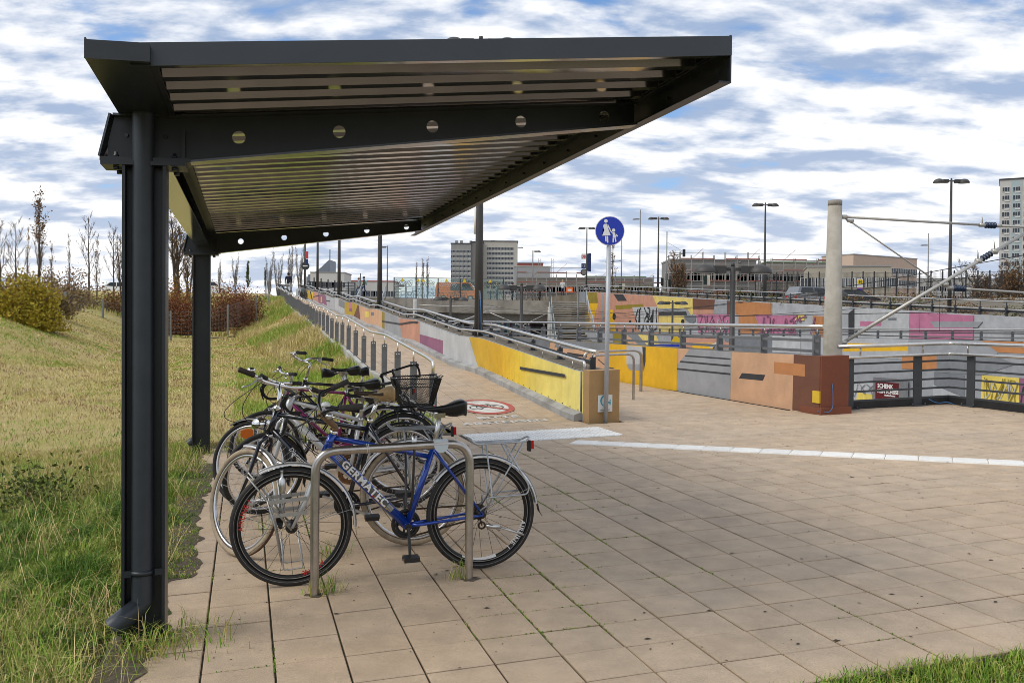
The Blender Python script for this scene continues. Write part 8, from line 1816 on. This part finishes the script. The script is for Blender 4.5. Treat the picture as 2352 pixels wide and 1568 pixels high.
# ---- grass ---------------------------------------------------------------------------
def grass_material(name, cols):
    m = bpy.data.materials.new(name); m.use_nodes = True; nt = m.node_tree; N = nt.nodes; L = nt.links; b = N['Principled BSDF']; b.inputs['Roughness'].default_value = 0.7; b.inputs['Specular IOR Level'].default_value = 0.25
    at_ = N.new('ShaderNodeAttribute'); at_.attribute_name = 'kind_of_blade'; rp = N.new('ShaderNodeValToRGB'); L.new(at_.outputs['Fac'], rp.inputs[0]); e = rp.color_ramp.elements
    e[0].position = 0; e[0].color = cols[0] + (1,); e[1].position = 1; e[1].color = cols[-1] + (1,)
    for i, c in enumerate(cols[1:-1]): x = e.new((i + 1) / (len(cols) - 1)); x.color = c + (1,)
    L.new(rp.outputs[0], b.inputs['Base Color']); return m
grass_m = grass_material('grass_blades', [(0.060, 0.130, 0.016), (0.16, 0.30, 0.030), (0.29, 0.39, 0.055), (0.47, 0.40, 0.13), (0.72, 0.58, 0.29), (0.30, 0.20, 0.10)])
def vnoise(x, y, s, seed):
    x, y = x * s, y * s; xi, yi = np.floor(x).astype(int), np.floor(y).astype(int); xf, yf = x - xi, y - yi; xf = xf * xf * (3 - 2 * xf); yf = yf * yf * (3 - 2 * yf)
    h = lambda i, j: ((np.sin(i * 127.1 + j * 311.7 + seed * 17.3) * 43758.5453) % 1.0)
    return (h(xi, yi) * (1 - xf) + h(xi + 1, yi) * xf) * (1 - yf) + (h(xi, yi + 1) * (1 - xf) + h(xi + 1, yi + 1) * xf) * yf
def blades(name, a, b, hgt, wid, kind, lean, seed, zf=None, world=None):
    rn = np.random.default_rng(seed); n = len(a)
    if world is None:
        base = np.array([tuple(PZ(x, y, (zf or field_h)(x, y))) for x, y in zip(a, b)])
    else: base = world
    az = rn.uniform(0, 2 * np.pi, n); d = np.stack([np.cos(az), np.sin(az), np.zeros(n)], 1); az2 = rn.uniform(0, 2 * np.pi, n); w = np.stack([np.cos(az2), np.sin(az2), np.zeros(n)], 1) * (wid / 2)[:, None]
    L_ = lean * rn.uniform(.3, 1.3, n); up3 = np.array([0, 0, 1.0])
    mid = base + d * (hgt * L_ * .30)[:, None] + up3 * (hgt * .62)[:, None]; tip = base + d * (hgt * L_)[:, None] + up3 * (hgt * np.clip(1.05 - .35 * L_, .35, 1))[:, None]
    V = np.stack([base - w, base + w, mid + w * .75, mid - w * .75, tip], 1).reshape(-1, 3)
    me = bpy.data.meshes.new(name); me.vertices.add(5 * n); me.vertices.foreach_set('co', V.astype(np.float32).ravel()); i5 = np.arange(n) * 5
    li = np.concatenate([np.stack([i5, i5 + 1, i5 + 2, i5 + 3], 1), np.stack([i5 + 3, i5 + 2, i5 + 4, i5 + 4], 1)[:, :3]], 1).astype(np.int32)
    me.loops.add(7 * n); me.loops.foreach_set('vertex_index', li.ravel()); me.polygons.add(2 * n); ls = np.stack([np.arange(n) * 7, np.arange(n) * 7 + 4], 1).astype(np.int32); me.polygons.foreach_set('loop_start', ls.ravel()); me.polygons.foreach_set('loop_total', np.tile(np.array([4, 3], np.int32), n))
    me.materials.append(grass_m); me.update(calc_edges=True); atr = me.attributes.new('kind_of_blade', 'FLOAT', 'POINT'); atr.data.foreach_set('value', np.repeat(kind, 5).astype(np.float32)); return tag(obj(name, me), kind='stuff')
rg = np.random.default_rng(5)
def sample(n, a0, a1, b0, b1, keep): 
    a = rg.uniform(a0, a1, n); b = rg.uniform(b0, b1, n); k = keep(a, b); return a[k], b[k]
# near grass, left of the paving
edge = lambda b: 0.05 + 0.10 * (vnoise(b, b * 0, 2.3, 3) - .5) + 0.06 * (vnoise(b, b * 0, 9.0, 4) - .5) + 0.10 * (b > 1.0) * (b < 5.5)
a, b = sample(330000, -4.6, 0.35, -3.0, 7.5, lambda a, b: (a < edge(b)) & (rg.uniform(size=len(a)) < np.clip(1.15 - (b + 3) / 13, .2, 1)) & ~((np.abs(a) < .10) & (np.abs(b) < .1)) & ((a < -.06) | (vnoise(a, b, 12, 15) > .22)) & (np.hypot(a - .46, b + 4.7) > 1.2) & ((np.hypot(a + .14, b + .12) > .17) | (rg.uniform(size=len(a)) < .12)))
cl = vnoise(a, b, 3.2, 1) * .6 + vnoise(a, b, 9, 2) * .4; cl2 = vnoise(a, b, 1.1, 7)
far_t = np.clip((b - 3.2) / 3.5, 0, 1)
hgt = (.035 + .19 * cl ** 2 * (1 - .5 * far_t)) * rg.uniform(.45, 1.4, len(a)); near_edge = np.clip((edge(b) - a) / .35, .3, 1); hgt *= near_edge
kd = .06 + .36 * rg.uniform(size=len(a)) ** 1.2 + .55 * (vnoise(a, b, 4.5, 12) > .58) * rg.uniform(.2, 1, len(a)) + .30 * (vnoise(a, b, 1.6, 13) > .55) * rg.uniform(0, 1, len(a)) + .45 * far_t * rg.uniform(.3, 1, len(a)) * (.5 + cl2) - .08 * (cl > .55)
kd = np.clip(kd - .08 * (1 - far_t), 0, .92)
blades('grass', a, b, hgt, rg.uniform(.003, .0065, len(a)), kd, 1.0, 21)
# soil creeping over the paving edge
mb = MB(); bs = np.arange(-1.5, 6.6, .04); es = edge(bs) + .05 * (vnoise(bs, bs * 0, 14, 5) - .4)
for i in range(len(bs) - 1): mb.add([P(-.16, bs[i], .0045), P(es[i], bs[i], .0045), P(es[i + 1], bs[i + 1], .0045), P(-.16, bs[i + 1], .0045)], [(0, 1, 2, 3)])
single('soil_edge', mb, mat('dark_soil', (0.085, 0.065, 0.042)), kind='stuff')
# long straw and tufts
a, b = sample(14000, -4.4, 0.05, -2.6, 6.5, lambda a, b: vnoise(a, b, 2.0, 31) > .5); blades('long_grass', a, b, rg.uniform(.14, .36, len(a)), rg.uniform(.003, .005, len(a)), np.clip(rg.uniform(.15, .95, len(a)), 0, 1), 1.3, 22)
# weeds with broad leaves
for k, (a0, b0, s, n) in enumerate(((-1.95, 3.2, .55, 1100), (-3.3, 4.4, .6, 1200), (-2.7, 3.4, .5, 800), (-1.25, 3.9, .45, 700), (-2.9, 2.0, .4, 500))):
    rn = np.random.default_rng(200 + k); cs = rn.normal(size=(n, 3)) * np.array([s * .42, s * .42, .15]) ; p = PZ(a0, b0, field_h(a0, b0)); cs += np.array(tuple(p)); cs[:, 2] = p.z + np.abs(cs[:, 2] - p.z) * 1.1 + .03
    V, F = [], []; leaves_into(V, F, cs, .022, rn); t = thing('weed_clump', ('leafy green weed clump beside the near post at its left', 'dark leafy weed clump at the far left of the near grass', 'weed clump in the middle of the near grass', 'small weed clump just behind the near post', 'low weed clump in the front of the near grass')[k], 'plant', p, 0, 'weed clumps in the near grass'); me = quad_mesh('leaves', np.concatenate(V) - np.array(tuple(p)), lf_green); obj('leaves', me, t)
    mb = MB()
    for j in range(16): mb.tube([(random.uniform(-.3, .3) * s, random.uniform(-.3, .3) * s, -.02), (random.uniform(-.5, .5) * s, random.uniform(-.5, .5) * s, random.uniform(.15, .42))], [.004, .0015], 3, cap=False)
    part('stems', mb, twig_m, t)
# right hand lawn corner
a, b = sample(60000, 2.3, 6.4, -3.6, -1.42, lambda a, b: (b < -1.50 + .10 * (vnoise(a, a * 0, 3, 41) - .5) + .05 * (vnoise(a, a * 0, 11, 42) - .5)) & (b > -3.2)); blades('grass', a, b, rg.uniform(.03, .085, len(a)), rg.uniform(.003, .006, len(a)), np.clip(.12 + .5 * rg.uniform(size=len(a)) ** 1.4, 0, 1), .8, 23, lambda x, y: P(x, y, -.02).z)
# mown field
a, b = sample(230000, -12, 2.9, 6.0, 46, lambda a, b: (rg.uniform(size=len(a)) < np.clip(1.3 - b / 40, .2, 1)) & ~((b < 6.7) & (a > .1)) )
bankside = np.array([max(0, ramp_h(y) - .16 - max(0, 3.0 - x) / 2.3) for x, y in zip(a, b)])
cl = vnoise(a, b, .8, 51) * .6 + vnoise(a, b, 2.6, 52) * .4
thatch = vnoise(a, b, 2.2, 53) * .5 + vnoise(a, b, 6.5, 54) * .5
kd = np.clip(.50 + .38 * rg.uniform(size=len(a)) - .42 * (cl < .42) * rg.uniform(.3, 1, len(a)) + .5 * (thatch > .56) * rg.uniform(.2, 1, len(a)) - .22 * (bankside > .1) * (b < 22) - .22 * (b < 9) * (thatch < .56), 0, 1)
hgt = rg.uniform(.025, .075, len(a)) * np.where(bankside > .05, 2.6 * (.5 + cl), 1.0)
blades('field_grass', a, b, hgt, rg.uniform(.008, .016, len(a)) * np.clip(b / 14, .6, 2.2), kd, .9, 24)
# tall dry grass on the ramp bank
a, b = sample(60000, -1.5, 3.02, 20, 74, lambda a, b: (a > 1.0 - .06 * (b - 30)) & (vnoise(a, b, .5, 61) > .28)); kd = np.clip(.5 + .5 * rg.uniform(size=len(a)) - .35 * (vnoise(a, b, .4, 62) < .4), 0, 1); blades('bank_grass', a, b, rg.uniform(.12, .50, len(a)), rg.uniform(.010, .022, len(a)), kd, .7, 25)
a, b = sample(26000, .3, 3.05, 6.7, 24, lambda a, b: vnoise(a, b, .9, 71) > .35); kd = np.clip(.25 + .6 * rg.uniform(size=len(a)) * vnoise(a, b, .7, 72) * 1.6, 0, 1); blades('bank_grass', a, b, rg.uniform(.08, .24, len(a)), rg.uniform(.006, .012, len(a)), kd, .8, 26)
# road bank
a, b = sample(30000, -30, 2.8, 50, 80, lambda a, b: rg.uniform(size=len(a)) < .9); blades('bank_grass', a, b, rg.uniform(.2, .5, len(a)), rg.uniform(.03, .06, len(a)), np.clip(.3 + .6 * rg.uniform(size=len(a)), 0, 1), .8, 27)
# tufts at the feet of the hoop, in joints
A_, B_ = [], []
for (x, y, n, s) in ((.90, .44, 90, .05), (1.66, .44, 40, .03), (.12, -.12, 260, .16), (.02, -.2, 200, .12), (1.0, 1.2, 60, .07), (-.02, 6.3, 300, .2), (.62, 2.1, 40, .04)):
    A_.append(rg.normal(x, s, n)); B_.append(rg.normal(y, s * .8, n))
a, b = np.concatenate(A_), np.concatenate(B_); blades('joint_weeds', a, b, rg.uniform(.04, .17, len(a)), rg.uniform(.003, .006, len(a)), np.clip(rg.uniform(.05, .75, len(a)), 0, 1), .9, 28, lambda x, y: P(x, y, -.01).z)
# moss in the joints near the shelter
def joint_moss():
    A_, B_ = [], []
    for i in range(-1, 12):
        n = 700; b = rg.uniform(-1.4, 5.5, n); A_.append(A0 + i * T + rg.normal(0, .0035, n)); B_.append(b)
    for j in range(0, 20):
        n = 260; a = rg.uniform(.1, 3.4, n); A_.append(a); B_.append(B0 + j * T + rg.normal(0, .003, n))
    a, b = np.concatenate(A_), np.concatenate(B_); k = (vnoise(a, b, 2.0, 81) > .74) & (b > -1.45) & (b < 6.4); a, b = a[k], b[k]
    return blades('joint_moss', a, b, rg.uniform(.006, .016, len(a)), rg.uniform(.004, .008, len(a)), np.clip(rg.uniform(.0, .5, len(a)), 0, 1), .8, 29, lambda x, y: P(x, y, -.006).z)
joint_moss()
# crumbs, twigs and dry leaves on the paving
mb = MB(); r_ = random.Random(9)
for k in range(900):
    a_, b_ = r_.uniform(.3, 11), r_.uniform(-1.3, 6.8); s = r_.choice((.004, .005, .006, .009, .012)); az = r_.uniform(0, 3.14); p = P(a_, b_, .002); dx, dy = math.cos(az) * s * r_.uniform(.8, 2.2), math.sin(az) * s
    mb.add([p + Vector((-dx, -dy, 0)), p + Vector((dy * .5, -dx * .5, .002)), p + Vector((dx, dy, .001)), p + Vector((-dy * .5, dx * .5, .003))], [(0, 1, 2, 3)])
single('crumbs', mb, mat('crumb_brown', (0.05, 0.035, 0.02), .9), kind='stuff')
